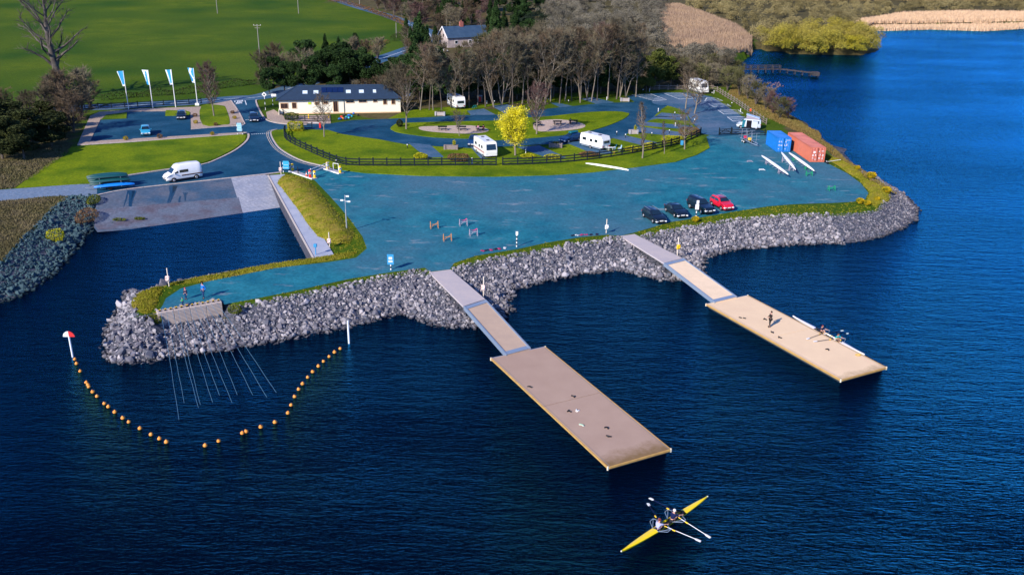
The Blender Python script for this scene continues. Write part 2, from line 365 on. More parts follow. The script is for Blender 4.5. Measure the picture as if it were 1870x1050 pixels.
# ---------------------------------------------------------------- roads, paths, grass islands: sheets 4 mm or a kerb above one another
def sheet(name, pts, m, dz, z0=None, smooth=0, kind='structure', label=None):
    P = W(pts) if not isinstance(pts[0], Vector) else pts
    if smooth: P = catmull(P, smooth)
    b = MB(); b.prism([(p.x, p.y) for p in P], None if z0 is None else L+z0, L+dz)
    o = b.build(name, m); return tag(o, label, kind=kind)
lot_pts = [(545, 305), (600, 307), (627, 311), (666, 316), (768, 321), (940, 322), (1003, 320), (1080, 315), (1157, 306), (1234, 296), (1272, 283), (1294, 270), (1290, 250), (1300, 246), (1400, 244), (1450, 262), (1507, 297), (1518, 302), (1547, 317), (1572, 335), (1586, 353), (1580, 364), (1557, 369), (1518, 371), (1454, 373), (1403, 377), (1339, 387), (1300, 394), (1223, 406), (1158, 425), (1133, 431), (1110, 429),
  (1062, 433), (1000, 443), (945, 455), (870, 467), (830, 480), (821, 492), (785, 496), (776, 489), (715, 497), (640, 509), (520, 535), (410, 556), (404, 550), (288, 570), (297, 558), (303, 545), (330, 527), (400, 509), (500, 490), (600, 479), (650, 471), (670, 454), (662, 432), (640, 402), (620, 378), (600, 356), (575, 330), (553, 318), (515, 314)]
sheet('gravel_yard', lot_pts, m_gravel, .012)
road_far = [(-60, 212), (155, 197), (188, 196.5), (300, 190), (343, 188), (420, 181), (470, 178), (505, 170), (560, 152), (620, 135), (699, 107), (745, 91), (775, 78), (786, 66), (775, 56), (750, 46), (707, 31), (640, 14), (560, -6), (450, -25)]
def ribbon(name, pts, w, m, dz, sm=4, kind='structure', z0=None, zf=None):
    P = catmull([at(*p) for p in pts], sm, False); lft = []; rgt = []
    for i, p in enumerate(P):
        d = (P[min(i+1, len(P)-1)]-P[max(i-1, 0)]); d.z = 0; d.normalize(); nn = Vector((-d.y, d.x, 0)); lft.append(p+nn*w/2); rgt.append(p-nn*w/2)
    vs = lft+rgt; k = len(P)
    vs = [Vector((v.x, v.y, (hz(v.x, v.y) if zf else L)+dz)) for v in vs]; b = MB(); b.add(vs, [(k+i, k+i+1, i+1, i) for i in range(k-1)])
    return tag(b.build(name, m), kind=kind)
ribbon('road', road_far, 6.4, m_asph_pale, .03, zf=True)
ribbon('centre_line', road_far, .22, m_line, .036, zf=True)
road1 = [(421, 184), (434, 203), (443, 221), (443, 229.6), (348.3, 236.5), (348, 206), (340, 203), (300.8, 203), (232.6, 204.4), (184, 218.5), (164.5, 259), (300, 250.5), (437, 243), (452, 244), (455, 250), (450, 259), (430, 275), (395, 293), (370, 302), (231, 322), (177, 340), (177, 358), (231, 347), (480, 319), (520, 314), (600, 312), (620, 309), (590, 304),
   (555, 296), (527, 283), (508, 270), (498, 255), (494, 242), (500, 238), (521, 236), (599, 238), (624, 246), (690, 255), (738, 264), (860, 271), (1000, 264), (1100, 270), (1200, 262), (1270, 242), (1310, 250), (1400, 243), (1380, 233), (1365, 219), (1300, 177), (1254, 169.7), (1213, 169.7), (1153, 174.8), (1144, 176), (1159, 187), (1100, 189), (1010, 198), (964, 203), (921, 209.5), (886, 210.5), (836, 211), (786, 214.7), (645, 220), (604, 226), (527, 227.5), (499, 223.7), (483, 216), (472, 197), (468, 182)]
sheet('road', road1, m_asph, .02)
sheet('track', [(-60, 372), (0, 368), (90, 359), (177, 358.5), (180, 336), (140, 337), (0, 347), (-60, 352)], mat('w_track', (.1, .17, .27), .9, (.18, .22, .3), 3, 1, .5, 20), .016)
sheet('worn_car_park', [(1190, 186), (1213, 171), (1254, 171), (1300, 178.5), (1364, 220), (1377, 233), (1375, 240), (1295, 247), (1276, 236), (1252, 208), (1219, 193), (1206, 193)], m_asph_pale, .024, smooth=3)
# pale paving round the car park and the kerbs
sheet('path', [(141, 266), (164.5, 213), (181, 205.5), (257, 199.5), (365, 196), (421, 184.5), (434, 203), (444, 222), (443, 228), (349, 236), (348, 206), (345, 203.5), (232.6, 204.4), (184, 218.5), (164.5, 259), (300, 251), (437, 243), (450, 243.5), (444, 246), (300, 256)], m_pale, .1, 0)
sheet('lawn', [(368, 194.8), (405, 194), (413, 200), (420, 225), (409, 229), (370, 229)], m_lawn, .14, .0, 3)
sheet('lawn', [(188, 217), (194, 211), (232, 206.5), (231, 217), (184, 219.5)], m_lawn, .13, 0)
sheet('lawn', [(302, 205), (304, 202.5), (340, 203.5), (347, 206), (346, 212), (302, 212.5)], m_lawn, .13, 0)
sheet('lawn', [(45, 332), (130, 270), (300, 256.5), (443, 246.5), (449, 249), (448, 257), (428, 273), (393, 291), (365, 300), (231, 320), (180, 335), (90, 340), (30, 344)], m_lawn, .11, 0)
sheet('path', [(486, 206), (500, 201), (518, 213), (604, 211), (604, 226), (527, 227), (499, 223), (488, 217)], m_pale, .09, 0)
G1 = [(495.5, 242), (501, 239), (521.7, 236.5), (599, 238.5), (624.5, 246), (660.5, 251.4), (691, 255.5), (737.6, 264.3), (800, 269), (860, 272), (915, 271), (935, 272), (980, 270.5), (1010, 268), (1060, 262), (1100, 258), (1135, 251), (1150, 243), (1160, 236), (1180, 225), (1194, 214), (1209, 200), (1219, 194), (1240, 200), (1256, 212), (1262, 225), (1275, 236), (1279, 247), (1290.7, 252.8), (1295.9, 270.8), (1272.8, 283.7), (1234, 296.5), (1157, 306.8), (1080, 315.8), (1002.8, 321), (900, 323.5), (768.5, 322), (665.7, 317), (627, 311.8), (604, 306.7), (588.5, 303), (555, 295), (526.8, 282), (509, 269.4), (498.6, 254)]
sheet('lawn', G1, m_lawn, .11, 0)
m_pad = m_asph_pale
for p in ([(745, 262), (786, 266), (811, 288.5), (782, 289), (765, 278)], [(858, 268), (880, 268), (885, 290), (911, 293), (880, 293), (868, 280)], [(944, 270), (985, 267), (1034, 289), (1000, 290)],
          [(1034, 262), (1060, 259), (1122, 281), (1085, 283)], [(1113, 252), (1144, 249), (1206, 263), (1178, 268)], [(1147, 241), (1165, 232), (1260, 245), (1250, 252), (1165, 243)],
          [(1168, 230), (1177, 224), (1264, 231), (1268, 239), (1178, 231)], [(1185, 221), (1195, 213), (1256, 216), (1258, 222), (1200, 218)], [(1196, 214.5), (1208, 207), (1254, 211), (1256, 216)]):
    sheet('pitch', p, m_pad, .114)
sheet('lawn', [(713, 235), (720, 229), (732.5, 226), (794, 223.7), (912, 221), (960, 216), (1007, 213), (1074, 205.7), (1125.7, 204.4), (1145, 207), (1148.8, 209.5), (1138.5, 218.5), (1100, 234), (1048.5, 245.5), (971.4, 253), (907, 257), (863.6, 254.5), (794, 252), (732.5, 244), (717, 239)], m_lawn, .11, 0, 3)
sheet('gravel_patch', [(767, 233), (800, 231.5), (860, 230.5), (891, 237), (885, 243), (850, 245.5), (800, 243), (770, 239)], m_sandgr, .115, None, 4)
sheet('gravel_patch', [(979, 223.6), (1023, 219.5), (1064, 227), (1064, 235), (1023, 240.4), (979, 240)], m_sandgr, .115, None, 4)
for p in ([(853, 203), (884, 199), (905, 210), (862, 213)], [(898, 194), (925, 191), (968, 203), (925, 210)], [(1004, 188), (1022, 189), (1058, 197), (1030, 200)], [(1061, 181), (1082, 178), (1122, 187.5), (1096, 193)]):
    sheet('pitch', p, m_pad, .018)
sheet('verge', [(700, 221), (786, 213.5), (852, 209.5), (853, 203), (884, 198), (900, 193), (924, 190), (1003, 187), (1060, 180), (1083, 177), (1140, 175), (1152, 172), (1210, 168), (1160, 166), (1010, 171), (940, 187), (760, 200), (735, 205)], m_lawn, .012)
def kerb(pts, w=.16, m=m_kerb, dz=.13, name='kerb', z0=0.0, sm=3):
    P = catmull([at(*p) for p in pts], sm, False); b = MB()
    for p, q in zip(P[:-1], P[1:]):
        e = (q-p).normalized()*.02; b.bar(p+Vector((0, 0, (dz+z0)/2))-e, q+Vector((0, 0, (dz+z0)/2))+e, w, dz-z0)
    return tag(b.build(name, m), kind='structure')
K1 = [(506, 237.3), (497, 240), (494.5, 244), (498, 254.5), (508.5, 269.8), (526.5, 282.6), (554.6, 295.6), (588, 303.6), (603, 307.4)]
kerb(K1, .22)
kerb([(421.6, 184.5), (434.6, 203), (443.8, 221), (443.5, 229.3), (400, 232.6), (349, 236.9)], .25)
kerb([(437, 243.4), (449, 243.2), (454, 247), (450.5, 258), (430, 275), (395, 292.5), (368, 301.5), (300, 311), (231, 321.5)], .35)
kerb([(470, 183.5), (467.5, 185), (471.6, 197), (483.2, 216.5), (498.6, 224), (527, 228), (560, 228)], .3)
kerb([(177, 356.8), (231, 346.2), (340, 334), (480, 318.8), (512, 315)], .4, m_kerb, .06)
kerb([(142, 266), (300, 256), (440, 246.4)], .2)
def line_strip(b, p, q, w=.14, dz=.028):
    p, q = at(*p, L+dz), at(*q, L+dz); d = (q-p).normalized(); nn = Vector((-d.y, d.x, 0))*w/2
    b.add([p-nn, q-nn, q+nn, p+nn], [(0, 1, 2, 3)])
b = MB()     # double yellow-ish edge lines beside the kerb
for off in (.45, .75):
    P = catmull([at(*p, L+.028) for p in K1], 3, False)
    for i in range(len(P)-1):
        d = (P[i+1]-P[i]).normalized(); nn = Vector((d.y, -d.x, 0)); 
        b.add([P[i]+nn*off, P[i+1]+nn*off, P[i+1]+nn*(off+.1), P[i]+nn*(off+.1)], [(0, 1, 2, 3)])
tag(b.build('road_marking', mat('w_line_buff', (.5, .42, .32), .7)), kind='structure')
b = MB()
def dashes(b, p, q, n, w=.35, fill=.6):
    for i in range(n):
        t0, t1 = i/n, (i+fill)/n
        line_strip(b, (p[0]+(q[0]-p[0])*t0, p[1]+(q[1]-p[1])*t0), (p[0]+(q[0]-p[0])*t1, p[1]+(q[1]-p[1])*t1), w)
dashes(b, (448, 219.5), (484, 217), 9); dashes(b, (459, 245.5), (494, 243.5), 9)
line_strip(b, (446.5, 181), (450, 192), .2)
# STOP written on the road at the junction
def letters(b, word, o, ux, uy, m_=0):
    G = {'S': [((1, 4), (0, 4)), ((0, 4), (0, 2)), ((0, 2), (1, 2)), ((1, 2), (1, 0)), ((1, 0), (0, 0))], 'T': [((0, 4), (1, 4)), ((.5, 4), (.5, 0))], 'O': [((0, 0), (0, 4)), ((0, 4), (1, 4)), ((1, 4), (1, 0)), ((1, 0), (0, 0))], 'P': [((0, 0), (0, 4)), ((0, 4), (1, 4)), ((1, 4), (1, 2)), ((1, 2), (0, 2))]}
    for k, ch in enumerate(word):
        for (x0, y0), (x1, y1) in G[ch]:
            p = o+ux*(k*1.5+x0)+uy*y0/4; q = o+ux*(k*1.5+x1)+uy*y1/4; d = (q-p).normalized(); nn = Vector((-d.y, d.x, 0))*.11
            b.add([p-nn-d*.1, q-nn+d*.1, q+nn+d*.1, p+nn-d*.1], [(0, 1, 2, 3)])
o_ = at(430, 190.5, L+.034); letters(b, 'STOP', o_, (at(444, 189, L+.034)-o_)/5.5, at(428.5, 184.5, L+.034)-o_)
def bay(b, corners, n, w=.2):
    a, c, d, e = corners
    for p, q in ((a, c), (c, d), (d, e), (e, a)): line_strip(b, p, q, w)
    for i in range(n):
        t = (i+.5)/n; s2 = min(1, t+.5/n)
        line_strip(b, (a[0]+(c[0]-a[0])*t, a[1]+(c[1]-a[1])*t), (e[0]+(d[0]-e[0])*s2, e[1]+(d[1]-e[1])*s2), w)
bay(b, [(1153.5, 173.6), (1195, 184.5), (1217.5, 182.7), (1186, 171)], 5)
bay(b, [(1213, 171), (1241, 181.6), (1270, 180.5), (1243, 170.5)], 4)
bay(b, [(1287, 185), (1291, 178.5), (1309, 180), (1320, 184.5)], 2)
bay(b, [(1304, 196), (1294, 190), (1328, 190.5), (1335, 195)], 3)
bay(b, [(1322, 209), (1311, 201.5), (1348, 201), (1357, 207.5)], 3)
bay(b, [(1339, 222), (1328, 214), (1363, 213.5), (1372, 221)], 3)
tag(b.build('road_marking', m_line), kind='structure')
# ---------------------------------------------------------------- slipway
m_slipA = mat('w_slip_concrete', (.07, .1, .15), .85, (.11, .125, .17), .7, 1, .4, 14, col3=(.04, .085, .15), scale3=.25)
def slip_material():
    m = mat('w_slip_ribbed', (.34, .35, .41), .8, (.22, .25, .33), .5, 1.2, 0)
    n = m.node_tree.nodes; l = m.node_tree.links; b = n['Principled BSDF']
    g = n.new('ShaderNodeNewGeometry'); mp = n.new('ShaderNodeMapping'); mp.inputs['Rotation'].default_value = (0, 0, .75); l.new(g.outputs['Position'], mp.inputs[0])
    w = n.new('ShaderNodeTexWave'); w.bands_direction = 'Y'; w.inputs['Scale'].default_value = .42; w.inputs['Distortion'].default_value = .15; l.new(mp.outputs[0], w.inputs['Vector'])
    r = n.new('ShaderNodeMapRange'); r.inputs[1].default_value = .0; r.inputs[2].default_value = .14; l.new(w.outputs['Fac'], r.inputs[0])
    col = b.inputs['Base Color'].links[0].from_socket; mx = n.new('ShaderNodeMix'); mx.data_type = 'RGBA'; l.new(r.outputs[0], mx.inputs[0]); mx.inputs[6].default_value = (.24, .26, .33, 1); l.new(col, mx.inputs[7]); l.new(mx.outputs[2], b.inputs['Base Color'])
    return m
def slope_sheet(name, pts, m, dz, **k):
    b = MB(); P = []
    for p in pts:
        # point under this pixel on the sloping plane
        z = 1.
        for _ in range(12): q = at(p[0], p[1], z); z = slip_z(q.x, q.y)+dz
        P.append((q.x, q.y, z))
    b.add(P, [list(range(len(P)))[::-1]]); o = b.build(name, m)
    if o.data.polygons[0].normal.z < 0: o.data.flip_normals()
    return tag(o, kind='structure', **k)
slope_sheet('slipway', [(177, 357), (231, 347), (422, 325.5), (444, 397), (447, 404), (178, 424), (172, 416)], m_slipA, 0)
slope_sheet('slipway', [(422, 325.5), (480, 319), (492, 320.5), (522, 395), (523, 400), (447, 404), (444, 397)], slip_material(), .005)
slope_sheet('slipway_lower_gravel', [(174, 383), (230, 378), (340, 369), (436, 361), (445, 396), (446, 402), (179, 420), (172, 410)], mat('w_slip_gravel', (.07, .1, .15), .9, (.16, .18, .24), 5, .7, .8, 10, col3=(.1, .09, .12), scale3=.3), .012)
m_wet = mat('w_wet_concrete', (.008, .04, .085), .3)
def wet(lines):
    for pts in lines:
        l_ = []; r_ = []
        for x, y, w in pts: l_.append((x-w/2, y)); r_.append((x+w/2, y))
        slope_sheet('wet_patch', l_+r_[::-1], m_wet, .02)
wet([[(240, 348, 14), (240, 357, 9), (237, 367, 4), (236, 377, 2.5)], [(233.5, 348, 2), (231, 361, 2.5), (225.5, 378, .8)], [(245.5, 348.5, 8), (243, 358, 5), (239.5, 370, 3), (238.8, 377.5, 3)],
     [(316, 338, 17), (315, 347, 12), (313, 352, 6), (309.5, 361, 3), (306, 370.5, 3)], [(319.5, 340, 8), (317.5, 350, 5), (314, 360, 3), (309.5, 370.5, 2)], [(329.5, 358.5, 3), (327.5, 364, 3), (327, 369.5, 3.5)],
     [(338.5, 352, 10), (338, 356, 4), (338, 367, 1.6)]])
# ---------------------------------------------------------------- quay wall, blocks, pontoons
def quay():
    t = thing('quay_wall', 'pale concrete quay wall and walkway beside the slipway basin', 'quay wall', (Q0.x, Q0.y, 0), math.atan2(qd.y, qd.x))
    Lq = (Q1-Q0).length; w = 2.6; sgn = 1 if Vector((-qd.y, qd.x, 0)).dot(qn) > 0 else -1
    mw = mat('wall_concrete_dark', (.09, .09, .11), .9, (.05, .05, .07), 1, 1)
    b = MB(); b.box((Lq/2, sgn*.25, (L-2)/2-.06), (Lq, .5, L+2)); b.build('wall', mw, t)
    b = MB(); n = 5
    for i in range(n): b.box((Lq*(i+.5)/n, sgn*w/2-sgn*.05, L+.02), (Lq/n-.03, w, .2), bev=.02)
    b.build('walkway', mat('walkway_concrete', (.4, .42, .5), .85, (.28, .32, .42), .6, 1, .2, 10), t)
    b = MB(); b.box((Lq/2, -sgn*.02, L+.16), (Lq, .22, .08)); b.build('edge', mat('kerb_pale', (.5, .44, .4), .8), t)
quay()
def block_wall():
    a, c = at(287.5, 572.5, L+.2), at(405.5, 551.5, L+.2); d = (c-a); Ln = d.length; n4 = 4
    t = thing('retaining_wall', 'pale concrete block wall facing the lake at the end of the gravel spit', 'retaining wall', (a.x, a.y, 0), math.atan2(d.y, d.x))
    m = mat('block_concrete', (.5, .42, .37), .85, (.36, .3, .28), 1.2, 1, .3, 10, rand=.06)
    for i in range(n4):
        b = MB(); b.box((Ln*(i+.5)/n4, .45, L-.7), (Ln/n4-.03, .9, 1.8), bev=.03); b.build('block', m, t)
    # twelve mooring cleats with yellow caps along the top
    for i in range(12):
        x = Ln*(i+.6)/12.1
        p = t.location+Matrix.Rotation(t.rotation_euler[2], 3, 'Z') @ Vector((x, .45, L+.2))
        r = thing('ring_anchor', 'small black and yellow rope anchor in the row on top of the concrete block wall', 'rope anchor', p, t.rotation_euler[2], 'rope anchors on the block wall')
        b = MB(); b.box((0, 0, .03), (.24, .22, .06), bev=.02); b.box((0, 0, .1), (.14, .14, .12), bev=.03); b.build('base', m_black, r)
        b = MB(); b.cyl((-.1, 0, .18), (.1, 0, .18), .045, 8); b.build('roller', m_yel, r)
    return a, d
bw_a, bw_d = block_wall()
rope_m = mat('pale_rope', (.07, .17, .28), .7)
ropes = [((668, 200), (722, 545)), ((700, 200), (750, 455)), ((748, 195), (825, 480)), ((768, 195), (835, 465)), ((815, 180), (900, 452)), ((850, 175), (937, 415)), ((885, 165), (1005, 455)), ((930, 160), (1033, 412)), ((980, 145), (1115, 412)), ((1020, 140), (1190, 425)), ((1060, 130), (1240, 400))]
ords = ['leftmost', 'second from the left', 'third from the left', 'fourth from the left', 'fifth from the left', 'middle', 'fifth from the right', 'fourth from the right', 'third from the right', 'second from the right', 'rightmost']
for i, (p, q) in enumerate(ropes):
    p = at(80+p[0]/2.922, 580+p[1]/2.922, 0); q = at(80+q[0]/2.922, 580+q[1]/2.922, .02)
    s0 = bw_a+bw_d*((i+.6)/11.6); s0.z = L+.2; p.z = .35
    md = s0.lerp(p, .5); md.z += .1
    b = MB(); pts = [s0, md, p, p.lerp(q, .12)*1]; pts[-1].z = .04
    for k in range(1, 9): v = p.lerp(q, .12+.11*k); v.z = .035; v.x += .015*math.sin(k*1.3+i); pts.append(v)
    b.tube(pts, .017, 5); tag(b.build('mooring_rope', rope_m), '%s of the pale ropes running from the block wall into the lake' % ords[i], 'rope', 'ropes running into the lake from the block wall')
def deck_mat(nm, c, c2):
    m = mat(nm, c, .85, c2, .5, .8, .25, 25)
    n = m.node_tree.nodes; l = m.node_tree.links; b = n['Principled BSDF']
    tc = n.new('ShaderNodeTexCoord'); w = n.new('ShaderNodeTexWave'); w.inputs['Scale'].default_value = 2.4; w.bands_direction = 'X'; w.inputs['Distortion'].default_value = .4; w.inputs['Detail'].default_value = 2; l.new(tc.outputs['Object'], w.inputs[0])
    r = n.new('ShaderNodeMapRange'); r.inputs[3].default_value = .86; r.inputs[4].default_value = 1.04; l.new(w.outputs['Fac'], r.inputs[0])
    hs = n.new('ShaderNodeHueSaturation'); l.new(b.inputs['Base Color'].links[0].from_socket, hs.inputs['Color']); l.new(r.outputs[0], hs.inputs['Value'])
    # green-brown algae towards the outer end
    sp = n.new('ShaderNodeSeparateXYZ'); l.new(tc.outputs['Object'], sp.inputs[0]); nz = ntex(n, l, tc.outputs['Object'], 1.3, 5, .7)
    a = n.new('ShaderNodeMath'); a.operation = 'MULTIPLY_ADD'; l.new(nz, a.inputs[0]); a.inputs[1].default_value = 2.6; l.new(sp.outputs['X'], a.inputs[2])
    rr = n.new('ShaderNodeMapRange'); rr.inputs[1].default_value = 20.2; rr.inputs[2].default_value = 21.9; rr.inputs[4].default_value = .8; l.new(a.outputs[0], rr.inputs[0])
    mx = n.new('ShaderNodeMix'); mx.data_type = 'RGBA'; l.new(rr.outputs[0], mx.inputs[0]); l.new(hs.outputs[0], mx.inputs[6]); mx.inputs[7].default_value = (.16, .095, .03, 1); l.new(mx.outputs[2], b.inputs['Base Color']); return m
m_fend = mat('yellow_fender_timber', (.5, .3, .08), .7, (.34, .19, .06), 2, 1)
def pontoon(q, m_deck, label, side_m):
    P = [at(x, y, .5) for x, y in q]        # left, top, right, bottom corners
    o = P[1].lerp(P[0], 0); ax = ((P[2]-P[1])+(P[3]-P[0])).normalized(); Ln = ((P[2]-P[1]).length+(P[3]-P[0]).length)/2
    ay = Vector((-ax.y, ax.x, 0)); Wd = ((P[1]-P[0]).length+(P[2]-P[3]).length)/2
    c = sum(P, Vector())/4; rz = math.atan2(ax.y, ax.x); o = c-ax*Ln/2
    t = thing('pontoon', label, 'pontoon', (o.x, o.y, 0), rz)
    for k in (0, 1):
        b = MB(); b.box((Ln*(k+.5)/2, 0, .44), (Ln/2-.07, Wd-.16, .12), bev=.01); b.build('deck', m_deck, t)
    b = MB()
    b.box((Ln/2, 0, .18), (Ln-.4, Wd-.5, .4)); b.build('float', mat('float_grey', (.05, .055, .06), .8), t)
    for s in (-1, 1):
        b = MB(); b.box((Ln/2, s*(Wd/2-.02), .4), (Ln+.04, .12, .19), bev=.02); b.build('fender', m_fend if s < 0 or 1 else side_m, t)
    b = MB(); b.box((Ln+.02, 0, .4), (.12, Wd-.2, .19), bev=.02); b.build('fender', m_fend, t)
    b = MB(); b.box((-.0, 0, .36), (.12, Wd-.2, .26)); b.build('fender', m_alu, t)
    for x, s in ((0, 1), (0, -1), (Ln, 1), (Ln, -1)):
        b = MB(); b.cyl((x, s*Wd/2, .22), (x, s*Wd/2, .53), .075, 10); b.build('corner_post', mat('pale_corner', (.7, .6, .45), .6), t)
    b = MB()
    for s in (-1, 1): b.box((Ln/2, s*(Wd/2-.19), .507), (Ln-.1, .05, .01))
    b.build('edge_strip', mat('edge_strip_grey', (.2, .18, .17), .7), t)
    return t, o, ax, ay, Ln, Wd
md1 = deck_mat('deck_brown', (.42, .3, .24), (.36, .25, .2)); md2 = deck_mat('deck_cream', (.8, .6, .4), (.72, .53, .36))
pt1 = pontoon([(898.6, 654.8), (993.7, 631.4), (1223.2, 817.2), (1111.9, 854.5)], md1, 'long brown floating pontoon in the centre with shoes scattered over it', m_fend)
pt2 = pontoon([(1291.6, 555.3), (1363.7, 538.5), (1616.9, 668.5), (1537.6, 694.5)], md2, 'cream floating pontoon on the right with a man in black standing on it', m_fend)
def gangway(q, z0, z1, m_deck, label):
    a, b_, c, d = at(*q[0], z0), at(*q[1], z0), at(*q[2], z1), at(*q[3], z1)     # shore left, shore right, far right, far left
    t = thing('gangway', label, 'gangway', ((a.x+b_.x)/2, (a.y+b_.y)/2, z0))
    o = t.location
    def up(v, z): return Vector((v.x, v.y, v.z+z))-o
    b = MB(); b.add([up(v, 0) for v in (a, b_, c, d)]+[up(v, -.12) for v in (a, b_, c, d)], [(3, 2, 1, 0), (4, 5, 6, 7), (0, 1, 5, 4), (1, 2, 6, 5), (2, 3, 7, 6), (3, 0, 4, 7)]); ob = b.build('deck', m_deck, t)
    for p, q_ in ((a, d), (b_, c)):
        b = MB(); b.bar(up(p, -.12), up(q_, -.12), .16, .42); b.build('side_beam', m_alu, t)
    for p, q_ in ((a, b_), (d, c)):
        b = MB(); e = (q_-p).normalized()*.02; ax = ((c-a)+(d-b_)).normalized(); sgn = 1 if p is a else -1
        b.bar(up(p+ax*sgn*.3-e, .02), up(q_+ax*sgn*.3+e, .02), .62, .05); b.build('hinge_plate', m_alu, t)
    b = MB()
    for k in range(9):
        u = (k+.5)/9; b.bar(up(a.lerp(d, u), -.25), up(b_.lerp(c, u), -.25), .08, .1)
    b.build('cross_beam', m_steel, t)
    return t
def ramp(q, zs, label, m):
    P = [at(x, y, z) for (x, y), z in zip(q, zs)]
    o = (P[0]+P[1])/2; t = thing('access_ramp', label, 'ramp', o); n = len(P)
    vs = [p-o for p in P]+[p-o-Vector((0, 0, .2)) for p in P]
    b = MB(); b.add(vs, [list(range(n))[::-1]]+[list(range(n, 2*n))]+[(i, (i+1) % n, n+(i+1) % n, n+i) for i in range(n)]); b.build('slab', m, t)
    e0, e1 = P[2]-o, P[3]-o
    b = MB(); md = (e0+e1)/2; d = (e1-e0).normalized(); b.box((md.x, md.y+.35, md.z-1.6), ((e1-e0).length*.95, .5, 2.5), math.atan2(d.y, d.x)); b.build('pier', mat('wall_concrete_dark', (.1, .1, .1)), t)
m_ramp1 = mat('ramp_concrete', (.46, .4, .4), .85, (.38, .35, .38), .8, 1, .2, 15); 
ramp([(784, 497), (823, 492), (886, 546), (846, 559)], (L+.06, L+.06, 1.5, 1.5), 'grey concrete ramp leading down the stones to the left gangway', m_ramp1)
ramp([(1133, 431), (1159, 427.5), (1246, 471.5), (1212, 480)], (L+.06, L+.06, 1.5, 1.5), 'grey concrete ramp leading down the stones to the right gangway', m_ramp1)
gangway([(848, 560.5), (886, 548), (968, 636.5), (925, 648)], 1.5, .6, mat('gangway_brown', (.46, .34, .26), .85, (.4, .3, .24), 1, 1, .2, 20), 'brown decked gangway with aluminium sides down to the brown pontoon')
gangway([(1213, 481), (1247, 472.5), (1345, 542.5), (1306, 552)], 1.5, .6, mat('gangway_cream', (.78, .6, .43), .85, (.68, .53, .38), 1, 1, .2, 20), 'cream decked gangway with aluminium sides down to the cream pontoon')
# ---------------------------------------------------------------- buoys and marker posts in the lake
m_buoy = mat('orange_buoy', (.85, .3, .03), .45, (.6, .2, .03), 6, 1)
b = MB(); b.lathe((0, 0, .06), [(0.001, -.22), (.13, -.19), (.22, -.06), (.23, .03), (.18, .14), (.08, .2), (.07, .26), (0.001, .27)], 14); bm_ = b
BL = [(165, 224), (176, 247), (195, 288), (227, 348), (237, 360), (242, 371), (263, 397), (285, 421), (325, 460), (345, 477), (379, 506), (423, 537), (455, 558), (513, 593), (572, 625), (618, 648), (655, 665), (861, 684), (934, 659), (1059, 618), (1081, 610), (1159, 584), (1234, 559), (1302, 511), (1319, 468), (1340, 423), (1361, 384), (1381, 355), (1409, 320), (1436, 290), (1466, 261), (1494, 235), (1524, 210), (1552, 187), (1582, 167)]
first = None
for i, (x, y) in enumerate(BL):
    p = at(80+x/2.922, 580+y/2.922, 0)
    if first is None: first = bm_.build('buoy', m_buoy); o = first
    else: o = first.copy(); COL.objects.link(o)
    o.location = p; o.rotation_euler = (rnd.uniform(-.35, .35), rnd.uniform(-.35, .35), rnd.uniform(0, 6)); k = rnd.uniform(.7, .84); o.scale = (k, k, k)
    lab = 'orange float, one of the left arm of the curved line of floats' if i < 17 else 'orange float, one of the right arm of the curved line of floats'
    if i == 0: lab = 'orange float nearest the post topped with the red and white disc'
    if i == 16: lab = 'orange float ending the left arm, beside the gap in the line'
    if i == 17: lab = 'lowest orange float, just right of the gap in the line'
    if i == 34: lab = 'orange float nearest the plain white post in the lake'
    if i == 4: lab = 'darker orange float squeezed between two others on the left arm'
    tag(o, lab, 'buoy', 'orange floats of the curved line')
def pole_between(name, label, cat, base, zb, top, r, m, extra=None, group=None):
    p = at(*base, zb); h = (base[1]-top)/ (pxm(*base)) if zb else (base[1]-top)/(F_PX/((at(*base, 0)-Vector((0, 0, CAM_H))).dot(_F))*math.cos(PITCH))
    t = thing(name, label, cat, p, 0, group); b = MB(); b.cyl((0, 0, -1.2 if zb == 0 else 0), (0, 0, h), r, 10); b.build('post', m, t)
    return t, h
t, h = pole_between('marker_post', 'white post topped with a half red half white disc in the lake', 'marker post', (133, 652), 0, 613, .09, m_white)
b = MB()
for s, mi in ((-1, 0), (1, 1)):
    vs = [(0, -.04, h-.05)]+[(s*.56*math.sin(a_*pi/16), -.04, h-.05+.56*math.cos(a_*pi/16)) for a_ in range(9)]
    vs += [(v[0], .04, v[2]) for v in vs]; n = 10
    b.add(vs, [list(range(n)), list(range(2*n-1, n-1, -1))]+[(i, (i+1) % n, n+(i+1) % n, n+i) for i in range(n)], mi)
o = b.build('disc', [m_white, m_red], t)
pole_between('marker_post', 'plain white post standing in the water near the stones', 'marker post', (637.5, 627), 0, 585, .1, m_white)
def striped(base, top, label, extra=None, r=.08, n=8):
    p = at(*base); h = (base[1]-top)/pxm(*base); t = thing('marker_post', label, 'marker post', p); b = MB()
    for i in range(n): b.cyl((0, 0, h*i/n), (0, 0, h*(i+1)/n), r, 10, i % 2)
    b.build('post', [m_white, m_black], t); return t, h
t, h = striped((714, 493), 466, 'black and white banded post with a blue notice beside the left ramp')
b = MB(); b.box((0, -.1, h*.72), (.75, .05, 1.25)); b.build('notice', m_blue, t); b = MB(); b.box((0, -.13, h*.8), (.4, .02, .3)); b.box((0, -.13, h*.62), (.5, .02, .08)); b.box((0, -.13, h*.56), (.5, .02, .08)); b.build('lettering', m_white, t)
t, h = striped((943.5, 451), 425, 'black and white banded post on the yard edge left of the pink gear')
b = MB(); b.box((0, -.1, h*.95), (.3, .05, .45)); b.build('notice', m_white, t)
t, h = striped((1271, 397), 367, 'black and white banded post in front of the parked cars')
